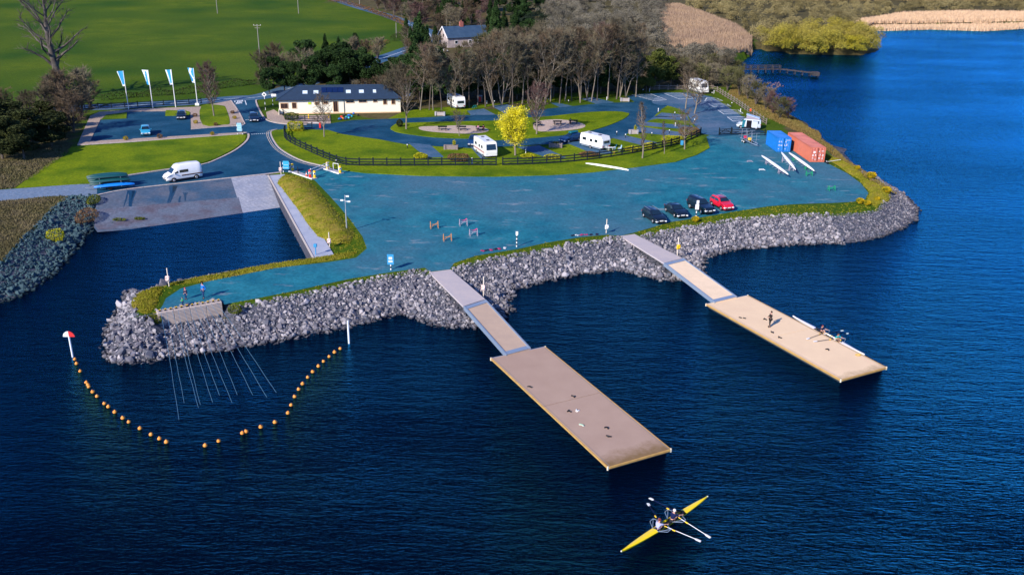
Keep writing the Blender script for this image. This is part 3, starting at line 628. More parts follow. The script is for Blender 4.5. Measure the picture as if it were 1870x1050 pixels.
b = MB(); b.box((0, -.1, h*.62), (.5, .05, .75)); b.box((0.05, -.1, h*.9), (.35, .05, .5)); b.build('notice', m_white, t)
def lifebuoy(base, top, label, mm, z=None, ring=None):
    p = at(base[0], base[1], L if z is None else z); h = (base[1]-top)/pxm(*base)
    t = thing('lifebuoy_stand', label, 'lifebuoy stand', p, rnd.uniform(-.3, .3))
    b = MB(); b.cyl((0, 0, -.6), (0, 0, h), .06, 8); b.build('post', mat('cream_post', (.7, .6, .5), .6), t)
    b = MB(); b.box((0, -.12, h*.45), (.48, .2, .6), bev=.06); b.build('housing', mm, t)
    b = MB(); pts = [(.2*math.cos(k*pi/6), -.25, h*.47+.2*math.sin(k*pi/6)) for k in range(13)]; b.tube(pts, .05, 6); b.build('ring', ring or mm, t)
    return t
m_cream = mat('cream_plastic', (.75, .55, .5), .5)
lifebuoy((309, 523), 490, 'pale lifebuoy stand on the grass at the tip of the spit', m_cream)
lifebuoy((883, 540), 505, 'pale lifebuoy stand among the stones beside the left ramp', m_cream, 1.2)
lifebuoy((1107, 426), 401, 'white lifebuoy stand on the yard edge left of the right ramp', m_white)
lifebuoy((1237, 465), 433, 'yellow lifebuoy stand among the stones beside the right ramp', m_yel, 1.2)
lifebuoy((602, 452), 425, 'pale lifebuoy stand on the grass bank beside the quay wall', m_cream)
lifebuoy((513.5, 320), 297, 'pale lifebuoy stand at the head of the slipway', m_cream)
# blue life post on quay
p = at(577, 467); t = thing('service_post', 'small blue service post at the lake end of the quay wall', 'service post', p); b = MB(); b.cyl((0, 0, 0), (0, 0, 1.2), .06, 8); b.build('post', m_blue, t); b = MB(); b.box((0, 0, 1.3), (.4, .3, .4), bev=.04); b.build('box', m_blue, t)
# camera mast
p = at(633.5, 423); hm = 64/pxm(633.5, 423); t = thing('camera_mast', 'tall grey camera mast at the foot of the grass bank', 'camera mast', p)
b = MB(); b.cyl((0, 0, 0), (0, 0, hm*.6), .085, 10); b.cyl((0, 0, hm*.6), (0, 0, hm), .055, 10); b.build('pole', m_steel, t)
for zz, dx in ((.97, .25), (.86, -.3), (.83, .35)): b = MB(); b.bar((0, 0, hm*zz), (dx, -.05, hm*zz), .06); b.box((dx*1.4, -.05, hm*zz), (.35, .16, .18)); b.build('camera', m_white, t)
# ---------------------------------------------------------------- vehicles
# silhouette: list of (x, roof height); the body is lofted through it
def vehicle(name, label, cat, loc, rz, prof, Wd, belt, body_m, glass, wheels, wr=.32, zb=.25, taper=.32, parts=None, roof_m=None, fl=.8, group=None, lights=True, stripe=None, side_win=None, rounding=.1):
    t = thing(name, label, cat, loc, rz, group)
    xs_ = [p[0] for p in prof]; zs_ = [p[1] for p in prof]
    def top(x): return float(np.interp(x, xs_, zs_))
    x0, x1 = xs_[0], xs_[-1]
    def halfw(x):
        e = min(x-x0, x1-x); return Wd/2*(1-.16*max(0, 1-e/.5)**2)
    def ring(x):
        zt = top(x); w = halfw(x); hb = min(belt, zt-.02); up = max(0, zt-belt); wt = w-taper*up
        return [(w*.93, zb), (w, zb+.18), (w*1.0, (zb+hb)/2+.05), (w*.97, hb), (max(wt, .2), zt-min(rounding, .3*max(up, .05))), (max(wt-rounding*1.3, .1), zt), (0, zt+.025)]
    st = sorted(set([x0, x1, x0+.08, x1-.08]+[round(x, 3) for x in xs_]+[round(x0+(x1-x0)*k/22, 3) for k in range(23)]))
    vs = []; n = 13
    for x in st:
        r = ring(x); vs += [(x, y, z) for y, z in r]+[(x, -y, z) for y, z in r[-2::-1]]
    k = len(st); fs = [(i*n+j, (i+1)*n+j, (i+1)*n+(j+1) % n, i*n+(j+1) % n) for i in range(k-1) for j in range(n)]
    b = MB(); b.add(vs, fs, 0, True); b.add(vs[:n], [list(range(n))]); b.add(vs[-n:], [list(range(n))[::-1]])
    o = b.build('body', body_m, t)
    bm = bmesh.new(); bm.from_mesh(o.data); bmesh.ops.remove_doubles(bm, verts=bm.verts, dist=.001); bmesh.ops.recalc_face_normals(bm, faces=bm.faces); bm.to_mesh(o.data); bm.free()
    def side_panel(xa, xb, f0, f1, s, off=.012):
        k_ = max(2, int((xb-xa)/.2)); V = []
        for i in range(k_+1):
            x = xa+(xb-xa)*i/k_; r = ring(x); (ya, za), (yb, zb_) = r[3], r[4]
            for f in (f0, f1): V.append((x, s*(ya+(yb-ya)*f+off), za+(zb_-za)*f))
        q = MB(); q.add(V, [(2*i, 2*i+2, 2*i+3, 2*i+1) if s < 0 else (2*i, 2*i+1, 2*i+3, 2*i+2) for i in range(k_)]); return q
    def cross_panel(xa, xb, inset=.1, off=.014):
        V = []
        for x, u in ((xa, 0), (xb, 1)):
            r = ring(x); w = r[5][0]-inset*.3+ (0 if u else .02); z = top(x)
            V += [(x, -w, z), (x, w, z)]
        nx = Vector((V[2][0]-V[0][0], 0, V[2][2]-V[0][2])); nn = Vector((-nx.z, 0, nx.x)); nn.normalize()
        if nn.z < 0: nn = -nn
        V = [Vector(v)+nn*(off+.03) for v in V]
        q = MB(); q.add(V, [(0, 1, 3, 2)]); return q
    for nm, args in glass:
        if nm == 'side_window':
            for s in (-1, 1): side_panel(args[0], args[1], args[2], args[3], s).build('side_window', m_glass, t)
        elif nm == 'near_window': side_panel(args[0], args[1], args[2], args[3], args[4]).build('side_window', m_glass, t)
        else: cross_panel(args[0], args[1]).build(nm, m_glass, t)
    if roof_m:
        q = MB(); V = []
        for x in (roof_m[1], roof_m[2]):
            r = ring(x); V += [(x, -r[5][0], top(x)+.02), (x, 0, top(x)+.045), (x, r[5][0], top(x)+.02)]
        q.add(V, [(0, 1, 4, 3), (1, 2, 5, 4)]); q.build('roof_panel', roof_m[0], t)
    for wx in wheels:
        for s in (-1, 1):
            y = s*(Wd/2-.1)
            q = MB(); q.tube([(wx, y-.12, wr), (wx, y-.1, wr), (wx, y+.1, wr), (wx, y+.12, wr)], [wr*.88, wr, wr, wr*.88], 18); w_ = q.build('wheel', m_tyre, t)
            q = MB(); q.tube([(wx, y+s*.1, wr), (wx, y+s*.135, wr)], [wr*.62, wr*.55], 12)
            q.build('rim', m_rim, w_)
            q = MB(); a = [(wx+wr*1.22*math.cos(k*pi/10), s*(Wd/2+.006), wr+wr*1.2*math.sin(k*pi/10)) for k in range(11)]; q.add(a, [list(range(11))]); q.build('wheel_arch', m_black, t)
    if lights:
        zf = top(x1-.05); zl = min(zf-.12, belt-.18)
        for s in (-1, 1):
            q = MB(); q.box((x1-.1, s*halfw(x1-.1)*.78, zl), (.3, .36, .16), s*-.35, bev=.03); q.build('headlight', m_head, t)
            q = MB(); q.box((x0+.06, s*halfw(x0+.1)*.82, belt-.12), (.16, .26, .26), bev=.03); q.build('tail_light', m_tail, t)
            q = MB(); xm = [g[1] for g in glass if g[0] == 'windscreen']; xm = (xm[0][0]-.35) if xm else x1-1.2
            q.box((xm, s*(Wd/2+.1), belt+.06), (.14, .22, .16), bev=.03); q.build('wing_mirror', body_m, t)
        q = MB(); q.box((x1+.0, 0, zb+.28), (.06, .52, .13)); q.build('number_plate', m_plate, t)
        q = MB(); q.box((x0-.0, 0, zb+.34), (.06, .52, .13)); q.build('number_plate', mat('rear_plate', (.7, .55, .1), .5), t)
        q = MB(); q.box((x1-.02, 0, zb+.12), (.1, Wd*.62, .14)); q.box((x1-.04, 0, zl), (.12, Wd*.4, .1)); q.build('grille', m_black, t)
    for s in (-1, 1):
        q = MB(); q.box((0, s*(Wd/2-.02), zb+.06), ((x1-x0)*.5, .06, .14)); q.build('sill', m_black, t)
    return t, side_panel, ring, top
def place(A, B, side, Wd):
    """A rear and B front ground pixels of the near side"""
    a, b_ = at(*A), at(*B); h = b_-a; h.normalize(); right = Vector((h.y, -h.x, 0)); c = (a+b_)/2
    c = c-right*Wd/2 if side == 'right' else c+right*Wd/2
    c.z = L+.03; return c, math.atan2(h.y, h.x)
navy = paint('navy_paint', (.004, .012, .03)); black = paint('black_paint', (.004, .008, .016)); redp = paint('crimson_paint', (.6, .008, .03)); ltblue = paint('pale_blue_paint', (.03, .3, .5)); whitep = paint('van_white', (.8, .8, .8), .35); silver = paint('silver_paint', (.5, .56, .62), .35); darkblue = paint('dark_blue_paint', (.004, .03, .11))
ESTATE = [(-2.25, .72), (-2.18, 1.0), (-2.0, 1.3), (-1.85, 1.42), (-.9, 1.48), (.1, 1.45), (.95, 1.0), (1.4, .93), (2.0, .78), (2.2, .62), (2.28, .45)]
SALOON = [(-2.28, .7), (-2.22, .95), (-1.6, 1.0), (-.95, 1.38), (-.6, 1.43), (.1, 1.42), (.95, .98), (1.4, .92), (2.05, .76), (2.24, .6), (2.3, .45)]
PICKUP = [(-2.5, .9), (-2.45, 1.3), (-2.3, 1.7), (-2.2, 1.78), (-1., 1.8), (.1, 1.78), (.8, 1.2), (1.2, 1.14), (2.2, 1.02), (2.42, .85), (2.48, .6)]
CROSS = [(-2.0, .8), (-1.95, 1.1), (-1.75, 1.5), (-1.6, 1.58), (-.7, 1.63), (.1, 1.6), (.85, 1.12), (1.2, 1.05), (1.8, .95), (1.98, .75), (2.04, .5)]
HATCH = [(-1.95, .8), (-1.9, 1.05), (-1.7, 1.38), (-1.5, 1.46), (-.5, 1.5), (.2, 1.46), (.95, 1.0), (1.3, .95), (1.75, .82), (1.92, .65), (1.96, .45)]
G_E = [('windscreen', (.9, .18)), ('rear_window', (-2.17, -1.88)), ('side_window', (-1.85, -.75, .12, .9)), ('side_window', (-.68, .5, .12, .9))]
G_S = [('windscreen', (.9, .18)), ('rear_window', (-1.55, -.95)), ('side_window', (-1.1, -.4, .12, .9)), ('side_window', (-.33, .5, .12, .9))]
G_H = [('windscreen', (.88, .22)), ('rear_window', (-1.87, -1.55)), ('side_window', (-1.55, -.6, .12, .9)), ('side_window', (-.53, .55, .12, .9))]
G_P = [('windscreen', (.76, .16)), ('rear_window', (-2.42, -2.22)), ('side_window', (-2.1, -1.1, .12, .85)), ('side_window', (-1., .4, .12, .9))]
G_C = [('windscreen', (.8, .16)), ('rear_window', (-1.93, -1.65)), ('side_window', (-1.65, -.7, .12, .9)), ('side_window', (-.63, .48, .12, .9))]
def grp(s): return 'cars parked in a row on the gravel yard' if s else None
c, rz = place((1174.5, 397.5), (1191.5, 408.5), 'right', 1.8)
v = vehicle('parked_car', 'dark estate car at the left end of the row of four on the yard', 'car', c, rz, ESTATE, 1.8, .92, black, G_E, (-1.4, 1.38), group=grp(1)); 
b = MB(); [b.bar((-1.8, s*.62, 1.5), (.0, s*.62, 1.5), .04) for s in (-1, 1)]; b.build('roof_rail', m_alu, v[0])
c, rz = place((1215, 387), (1231, 398), 'right', 1.8)
vehicle('parked_car', 'dark saloon car, second from the left in the row of four', 'car', c, rz, SALOON, 1.8, .9, black, G_S, (-1.4, 1.4), group=grp(1))
c, rz = place((1258.4, 381.8), (1280.3, 391.5), 'right', 1.85)
vehicle('parked_pickup', 'black covered pickup with silver wheels, between the saloon and the red car', 'pickup', c, rz-.08, PICKUP, 1.85, 1.1, black, G_P, (-1.45, 1.55), wr=.38, zb=.38, group=grp(1))
c, rz = place((1298, 376), (1316.5, 385.8), 'right', 1.8)
v = vehicle('parked_car', 'bright red crossover car with black roof at the right end of the row', 'car', c, rz, CROSS, 1.8, 1.05, redp, G_C, (-1.25, 1.25), wr=.35, zb=.3, roof_m=(black, -1.5, .1), group=grp(1))
b = MB(); [b.bar((-1.5, s*.6, 1.68), (.0, s*.6, 1.68), .04) for s in (-1, 1)]; b.build('roof_rail', m_alu, v[0])
def facing(px_front, px_rear): a, b_ = at(*px_rear), at(*px_front); h = b_-a; return ((a+b_)/2)+Vector((0, 0, .03)), math.atan2(h.y, h.x)
c, rz = facing((267.5, 252), (266, 239)); vehicle('parked_car', 'pale blue hatchback in the small car park near the grass', 'car', c, rz, HATCH, 1.75, .95, ltblue, G_H, (-1.2, 1.25))
c, rz = facing((331, 223), (333, 210.5)); vehicle('parked_car', 'black car parked beside the grass corner of the small car park', 'car', c, rz, HATCH, 1.75, .95, black, G_H, (-1.2, 1.25))
c, rz = facing((465.5, 227), (463, 214)); vehicle('moving_car', 'dark car driving down the entry road between the dashed lines', 'car', c, rz, ESTATE, 1.8, .95, navy, G_E, (-1.4, 1.38))
c, rz = place((1057, 259), (1037.5, 261.7), 'left', 1.75); v = vehicle('parked_car', 'dark blue car with a teal roof box beside the caravan', 'car', c, rz+.12, ESTATE, 1.78, .95, darkblue, G_E, (-1.4, 1.38))
b = MB(); b.box((-.6, 0, 1.72), (2.0, .8, .36), bev=.12); b.build('roof_box', paint('teal_box', (.005, .13, .17)), v[0])
c, rz = facing((862, 272), (867, 259)); vehicle('parked_car', 'dark blue car with silver wheels tucked beside the white motorhome', 'car', c, rz, CROSS, 1.8, 1.05, darkblue, G_C, (-1.25, 1.25), wr=.35, zb=.3)
VAN = [(-2.75, 1.2), (-2.72, 2.2), (-2.5, 2.5), (-1.2, 2.58), (.6, 2.55), (1.05, 2.42), (1.45, 1.95), (2.0, 1.3), (2.45, 1.12), (2.72, .95), (2.8, .6)]
c, rz = place((360.5, 327.5), (317.5, 334), 'left', 1.95)
v = vehicle('panel_van', 'white high-roof van with a brown side stripe, above the slipway', 'van', c, rz, VAN, 1.98, 1.3, whitep, [('windscreen', (1.95, 1.42)), ('side_window', (.95, 1.75, .04, .38)), ('side_window', (-.6, .75, .05, .42))], (-1.75, 1.75), wr=.35, zb=.32, taper=.12)
b = MB(); 
for s in (-1, 1): b.box((-1.15, s*1.0, .93), (3.3, .03, .17))
b.build('stripe', mat('brown_stripe', (.1, .05, .03), .4), v[0])
CAMPER = [(-2.35, 1.0), (-2.3, 1.7), (-2.15, 1.93), (-.5, 1.97), (.7, 1.93), (1.1, 1.75), (1.6, 1.18), (2.05, 1.05), (2.3, .85), (2.36, .5)]
c, rz = place((1380.5, 237.5), (1352.5, 235.5), 'left', 1.9)
v = vehicle('camper_van', 'silver camper van with raised pop-up roof and open side door', 'camper van', c, rz, CAMPER, 1.9, 1.1, silver, [('windscreen', (1.58, 1.08)), ('side_window', (-2.0, -.75, .1, .85)), ('near_window', (.75, 1.35, .08, .8, 1)), ('near_window', (.75, 1.35, .08, .8, -1))], (-1.5, 1.5), wr=.34, zb=.3, taper=.16)
b = MB(); b.box((-.02, .955, 1.05), (1.0, .02, 1.45)); b.build('door_opening', mat('cabin_dark', (.01, .01, .015), .9), v[0])
b = MB(); b.box((-1.2, 1.0, 1.0), (1.1, .05, 1.3), bev=.02); b.build('sliding_door', silver, v[0])
b = MB(); b.box((.95, .99, 1.05), (.85, .04, 1.5), rz=.5, bev=.02); b.build('front_door', paint('teal_inner_door', (.02, .2, .26)), v[0])
b = MB(); b.add([(-1.9, -.75, 1.98), (-1.9, .75, 1.98), (.6, .75, 1.98), (.6, -.75, 1.98), (-1.9, -.75, 2.15), (-1.9, .75, 2.15), (.6, .75, 2.75), (.6, -.75, 2.75)], [(0, 1, 5, 4), (2, 3, 7, 6), (1, 2, 6, 5), (3, 0, 4, 7)]); b.build('roof_tent', mat('grey_canvas', (.3, .27, .33), .9), v[0])
b = MB(); b.box((-.65, 0, 2.5), (2.75, 1.65, .1), ry=-.235, bev=.03); b.build('raised_roof', silver, v[0])
# caravans and motorhomes
m_mh = paint('caravan_white', (.8, .79, .76), .45); m_mhr = mat('caravan_roof', (.68, .72, .78), .5, (.5, .56, .66), 2, 1)
def motorhome(label, cat, name, c, rz, Ln, Wd, H, cab=True, stripe=None, over=False, wheels=None, ends=True, towbar=False, side=1, roofm=None, endwin=True):
    t = thing(name, label, cat, c, rz); z0 = .45; x0 = -Ln/2; x1 = Ln/2
    if cab:   # coachbuilt outline seen from the side
        prof = [(x0, z0), (x0, H-.15), (x0+.12, H), (x1-1.5, H), (x1-.9, H-.08), (x1-.62, H-.5), (x1-.35, 1.55), (x1, 1.0), (x1, z0)] if over else [(x0, z0), (x0, H-.15), (x0+.12, H), (x1-.7, H), (x1-.3, H-.2), (x1-.05, 1.5), (x1, 1.1), (x1, z0)]
    else: prof = [(x0, z0+.1), (x0-.0, H-.5), (x0+.18, H), (x1-.35, H), (x1-.05, H-.6), (x1, 1.2), (x1-.1, z0+.1)]
    n = len(prof); w = Wd/2
    rings = []
    for y, k in ((-w, .0), (-w+.07, .07), (w-.07, .07), (w, 0)):
        ins = .06 if abs(y) == w else 0; cx = sum(p[0] for p in prof)/n; cz = sum(p[1] for p in prof)/n
        rings.append([(p[0]-math.copysign(ins, p[0]-cx), y, p[1]-math.copysign(ins, p[1]-cz)) for p in prof])
    b = MB(); vs = sum(rings, []); b.add(vs, [(r*n+i, r*n+(i+1) % n, (r+1)*n+(i+1) % n, (r+1)*n+i) for r in range(3) for i in range(n)]); b.add(rings[0], [list(range(n))[::-1]]); b.add(rings[3], [list(range(n))])
    o = b.build('body', m_mh, t); bm = bmesh.new(); bm.from_mesh(o.data); bmesh.ops.remove_doubles(bm, verts=bm.verts, dist=.001); bmesh.ops.recalc_face_normals(bm, faces=bm.faces); bm.to_mesh(o.data); bm.free()
    q = MB(); q.box((-.2, 0, H+.012), (Ln-1.8, Wd-.35, .03)); q.build('roof_panel', m_mhr, t)
    for rx in (-.25, .2): q = MB(); q.box((Ln*rx, 0, H+.09), (.6, .5, .14), bev=.04); q.build('roof_vent', mat('vent_smoke', (.1, .1, .13), .3), t)
    for s in (-1, 1):
        for wx, ww, wz in ((-.3, .9, .6), (.0, .6, .58), (.22, .7, .6)):
            q = MB(); q.box((Ln*wx, s*(w+.012), H*wz+.1), (ww, .03, .5), bev=.01); q.build('side_window', m_glass, t)
        if stripe: q = MB(); q.box((-.1, s*(w+.008), 1.02), (Ln*.9, .02, .14)); q.box((-.1, s*(w+.008), .84), (Ln*.9, .02, .05)); q.build('stripe', stripe, t)
        q = MB(); q.box((0, s*(w-.03), z0-.02), (Ln*.86, .04, .18)); q.build('skirt', m_alu, t)
    for wx in (wheels or (-Ln*.25, Ln*.33)):
        for s in (-1, 1):
            q = MB(); q.tube([(wx, s*(w-.08)-.11, .33), (wx, s*(w-.08)+.11, .33)], .33, 16); w_ = q.build('wheel', m_tyre, t)
            q = MB(); q.tube([(wx, s*(w-.08)+s*.11, .33), (wx, s*(w-.08)+s*.13, .33)], .2, 12); q.build('rim', m_rim, w_)
    # window at the front end, sloping with the body
    if over: q = MB(); q.add([(x1-.33, -w+.3, 1.56), (x1-.33, w-.3, 1.56), (x1-.585, w-.35, H-.55), (x1-.585, -w+.35, H-.55)], [(0, 1, 2, 3)])
    elif cab: q = MB(); q.add([(x1-.03, -w+.25, 1.5), (x1-.03, w-.25, 1.5), (x1-.255, w-.3, H-.3), (x1-.255, -w+.3, H-.3)], [(0, 1, 2, 3)])
    else: q = MB(); q.add([(x1+.0, -w+.35, 1.35), (x1+.0, w-.35, 1.35), (x1-.03, w-.35, H-.75), (x1-.03, -w+.35, H-.75)], [(0, 1, 2, 3)])
    for v_ in range(4): q.v[v_] = (q.v[v_][0]+.03, q.v[v_][1], q.v[v_][2])
    q.build('windscreen' if cab else 'front_window', m_glass, t)
    if endwin: q = MB(); q.box((x0-.01, 0, H*.62), (.03, 1.1, .55)); q.build('rear_window', m_glass, t)
    for s in (-1, 1):
        q = MB(); q.box((x1-.01, s*(w-.3), .8), (.06, .3, .16)); q.build('headlight', m_head if cab else m_tail, t)
        q = MB(); q.box((x0+.01, s*(w-.2), .8), (.06, .16, .3)); q.build('tail_light', m_tail, t)
    q = MB(); q.box((x1+.0, 0, .62), (.05, .5, .12)); q.build('number_plate', m_plate, t)
    if towbar:
        s_ = towbar; xe = x1 if s_ > 0 else x0; q = MB(); q.bar((xe, -.5, .45), (xe+s_*1.1, 0, .45), .08); q.bar((xe, .5, .45), (xe+s_*1.1, 0, .45), .08); q.cyl((xe+s_*1.0, 0, .05), (xe+s_*1.0, 0, .55), .05); q.build('tow_bar', m_steel, t)
    return t
c, rz = place((866, 277), (885.3, 290.5), 'right', 2.2)
motorhome('white motorhome with a brown stripe parked left of the yellow tree', 'motorhome', 'motorhome', c, rz, 6.2, 2.25, 2.75, True, mat('maroon_stripe', (.25, .02, .05), .5))
c, rz = place((815, 192.5), (834.3, 202.3), 'right', 2.2)
motorhome('white touring caravan with a large blue front window by the wood', 'caravan', 'caravan', c, rz, 5.6, 2.25, 2.65, False, mat('grey_stripe', (.3, .33, .4), .5), wheels=(-.3,))
c, rz = place((1061, 268), (1096.5, 277), 'right', 2.2)
motorhome('cream caravan with chairs set out at its end, beside the car with roof box', 'caravan', 'caravan', c, rz, 5.6, 2.2, 2.55, False, None, wheels=(-.1,), towbar=-1)
c, rz = place((1258, 165.5), (1277, 172.5), 'right', 2.3)
motorhome('white motorhome behind the bare trees in the far car park', 'motorhome', 'motorhome', c, rz, 6.4, 2.3, 2.95, True, mat('grey_stripe', (.3, .33, .4), .5), over=True)
# ---------------------------------------------------------------- stones
def hull_rock(rs, flat=.75):
    bm = bmesh.new(); 
    P = rs.normal(size=(15, 3)); P /= np.linalg.norm(P, axis=1)[:, None]; P *= rs.uniform(.75, 1.1, (15, 1)); P *= np.array([rs.uniform(.8, 1.3), rs.uniform(.7, 1), rs.uniform(.5, .85)])
    for p in P: bm.verts.new(p)
    bmesh.ops.convex_hull(bm, input=bm.verts); 
    for v in [v for v in bm.verts if not v.link_faces]: bm.verts.remove(v)
    bmesh.ops.triangulate(bm, faces=bm.faces); bm.verts.index_update()
    V = np.array([v.co[:] for v in bm.verts]); F = np.array([[v.index for v in f.verts] for f in bm.faces]); bm.free(); return V, F
RK = [hull_rock(nr) for _ in range(14)]
def rand_rot(n):
    q = nr.normal(size=(n, 4)); q /= np.linalg.norm(q, axis=1)[:, None]; w, x, y, z = q.T
    return np.stack([1-2*(y*y+z*z), 2*(x*y-z*w), 2*(x*z+y*w), 2*(x*y+z*w), 1-2*(x*x+z*z), 2*(y*z-x*w), 2*(x*z-y*w), 2*(y*z+x*w), 1-2*(x*x+y*y)], 1).reshape(-1, 3, 3)
def scatter(tmpl, pos, size, rot, tone):
    VV = []; FF = []; TT = []; off = 0; pick = nr.randint(0, len(tmpl), len(pos))
    for k, (V, F) in enumerate(tmpl):
        ii = np.where(pick == k)[0]
        if not len(ii): continue
        v = np.einsum('nij,mj->nmi', rot[ii], V)*size[ii][:, None, None]+pos[ii][:, None, :]
        VV.append(v.reshape(-1, 3)); FF.append((F[None]+(np.arange(len(ii))*len(V))[:, None, None]).reshape(-1, F.shape[1])+off); TT.append(np.repeat(tone[ii], len(V))); off += len(ii)*len(V)
    return np.concatenate(VV), np.concatenate(FF), np.concatenate(TT)
# candidate spots on the banks: between the grass edge and the lake
def bank_points(n, x0, x1, y0, y1):
    X = nr.uniform(x0, x1, n); Y = nr.uniform(y0, y1, n); ds = dist(X, Y, shore); ins = inside(X, Y, shore); pin = inside(X, Y, plat)
    ok = ((ins & ~pin) | (~ins & (ds < .7))) & ~inside(X, Y, slip_poly); return X[ok], Y[ok], ds[ok], ins[ok]
def rock_material(nm, a, b_, c):
    m = mat(nm, a, .85, b_, 1.6, 1, .35, 6, tone=c); n = m.node_tree.nodes; l = m.node_tree.links; b = n['Principled BSDF']
    # stones standing in the splash zone are wet and algae-dark
    g = n.new('ShaderNodeNewGeometry'); sp = n.new('ShaderNodeSeparateXYZ'); l.new(g.outputs['Position'], sp.inputs[0]); r = n.new('ShaderNodeMapRange'); r.inputs[1].default_value = .04; r.inputs[2].default_value = .3; r.inputs[3].default_value = .28; r.inputs[4].default_value = 1; l.new(sp.outputs['Z'], r.inputs[0])
    hs = n.new('ShaderNodeHueSaturation'); l.new(b.inputs['Base Color'].links[0].from_socket, hs.inputs['Color']); l.new(r.outputs[0], hs.inputs['Value']); l.new(hs.outputs[0], b.inputs['Base Color']); return m
m_stone = rock_material('riprap_stone', (.045, .068, .1), (.12, .1, .12), (.44, .41, .43))
X1, Y1, D1, I1 = bank_points(230000, -75, 82, 72, 160)
# leave out the quay wall side, the ramps and the far wooded shore
ok = ~((X1 < -22) & (X1 > -50) & (Y1 > 97) & (Y1 < 142)) 
ok &= Y1 < 152
X1, Y1, D1, I1 = X1[ok], Y1[ok], D1[ok], I1[ok]
point = (X1 > 45)                    # the flat stony point on the right has small gravelly stones
left_bank = X1 < -45
sz = nr.lognormal(-1.8, .4, len(X1)); sz = np.clip(sz, .1, .6)
sz = np.where(D1 < 2.2, sz*1.28, sz); sz = np.where(point, sz*.62, sz)
keep_ = nr.rand(len(X1)) < np.where(point, .9, .88); X1, Y1, D1, sz, point, I1, left_bank = [q[keep_] for q in (X1, Y1, D1, sz, point, I1, left_bank)]
# gaps for the ramps, and their piers
def near_line(X, Y, p, q, w):
    p, q = at(*p), at(*q); e = q-p; t = np.clip(((X-p.x)*e.x+(Y-p.y)*e.y)/(e.x**2+e.y**2), 0, 1.0); return np.hypot(X-p.x-t*e.x, Y-p.y-t*e.y) < w
clear = near_line(X1, Y1, (803, 494), (862, 550), .95) | near_line(X1, Y1, (1146, 430), (1226, 474), .95)
X1, Y1, D1, sz, point, I1, left_bank = [q[~clear] for q in (X1, Y1, D1, sz, point, I1, left_bank)]
Z1 = hgt(X1, Y1)+sz*.12; pos = np.stack([X1, Y1, Z1], 1); R1 = rand_rot(len(X1)); tone = np.clip(nr.beta(.9, 1.7, len(X1)), 0, 1); tone = np.where(left_bank, tone*.3, tone); tone = np.where(point, tone*.6, tone)
vis = sz*np.where(Y1 < 140, 1, .6)/np.maximum(Y1, 70); order = np.argsort(-vis); bigi = order[:300]; rest = order[300:]
lb_ = left_bank[rest]
m_stoneL = rock_material('bank_stone_teal', (.02, .055, .07), (.05, .09, .11), (.15, .21, .23))
for msk, mm_, lab in ((~lb_, m_stone, 'loose grey and purple stones piled along the banks of the yard and spit'), (lb_, m_stoneL, 'dark teal stones covering the bank left of the slipway basin')):
    q_ = rest[msk]; V, Fc, T = scatter(RK, pos[q_], sz[q_], R1[q_], tone[q_])
    tag(link('stone_bank', npmesh('stone_bank', V, Fc, mm_, col=T)), lab, 'stones', kind='stuff')
rock_mesh = []
for k, (V, F) in enumerate(RK): rock_mesh.append([npmesh('boulder', V, F, m_stone, col=np.full(len(V), tn)) for tn in (.12, .45, .85)])
for i in bigi:
    o = link('boulder', rock_mesh[i % len(RK)][min(2, int(tone[i]*3))]);
    if X1[i] < -45: o.material_slots[0].link = 'OBJECT'; o.material_slots[0].material = m_stoneL
    o.location = pos[i]; o.scale = (sz[i],)*3; o.rotation_euler = Matrix(R1[i].tolist()).to_euler()
    big = X1[i] < -28
    wh = 'left bank' if X1[i] < -45 else ('spit' if X1[i] < -9 else ('shore between the two gangways' if X1[i] < 22 else 'shore below the parked cars'))
    tag(o, 'large angular grey stone among the loose stones of the %s' % wh, 'boulder', 'large stones of the '+wh)
# extra big boulders below the cars on the right as in the photo
# ---------------------------------------------------------------- grass tufts on the banks
def blades(X, Y, Z, h, w, m_name, matl, lean=.35, kindlabel=None, k=5):
    n = len(X); ang = nr.uniform(0, 2*pi, (n, k)); hh = h[:, None]*nr.uniform(.6, 1.2, (n, k)); ln = lean*hh*nr.uniform(.2, 1.3, (n, k)); ww = w[:, None]
    bx = X[:, None]+nr.normal(0, .1, (n, k)); by = Y[:, None]+nr.normal(0, .1, (n, k)); bz = np.repeat(Z[:, None], k, 1)
    px, py = np.cos(ang+1.57)*ww, np.sin(ang+1.57)*ww
    a = np.stack([bx-px, by-py, bz], -1); b_ = np.stack([bx+px, by+py, bz], -1); c = np.stack([bx+np.cos(ang)*ln, by+np.sin(ang)*ln, bz+hh], -1)
    V = np.stack([a, b_, c], 2).reshape(-1, 3); F = np.arange(len(V)).reshape(-1, 3); T = np.repeat(nr.rand(n*k), 3)
    return npmesh(m_name, V, F, matl, col=T)
m_tuft = mat('w_bank_grass', (.06, .09, .002), .9, (.2, .17, .012), .4, 1.8, tone=(.3, .28, .03))
Xg = nr.uniform(-45, 85, 75000); Yg = nr.uniform(76, 215, 75000)
lotP = W(lot_pts); pin = inside(Xg, Yg, plat) & ~inside(Xg, Yg, lotP)
allow = dist(Xg, Yg, plat) < 4.2
dl = dist(Xg, Yg, lotP)
okg = pin & allow & (Yg < 152) & ~((Xg < -25) & (Yg > 128)) & (dl > .12)
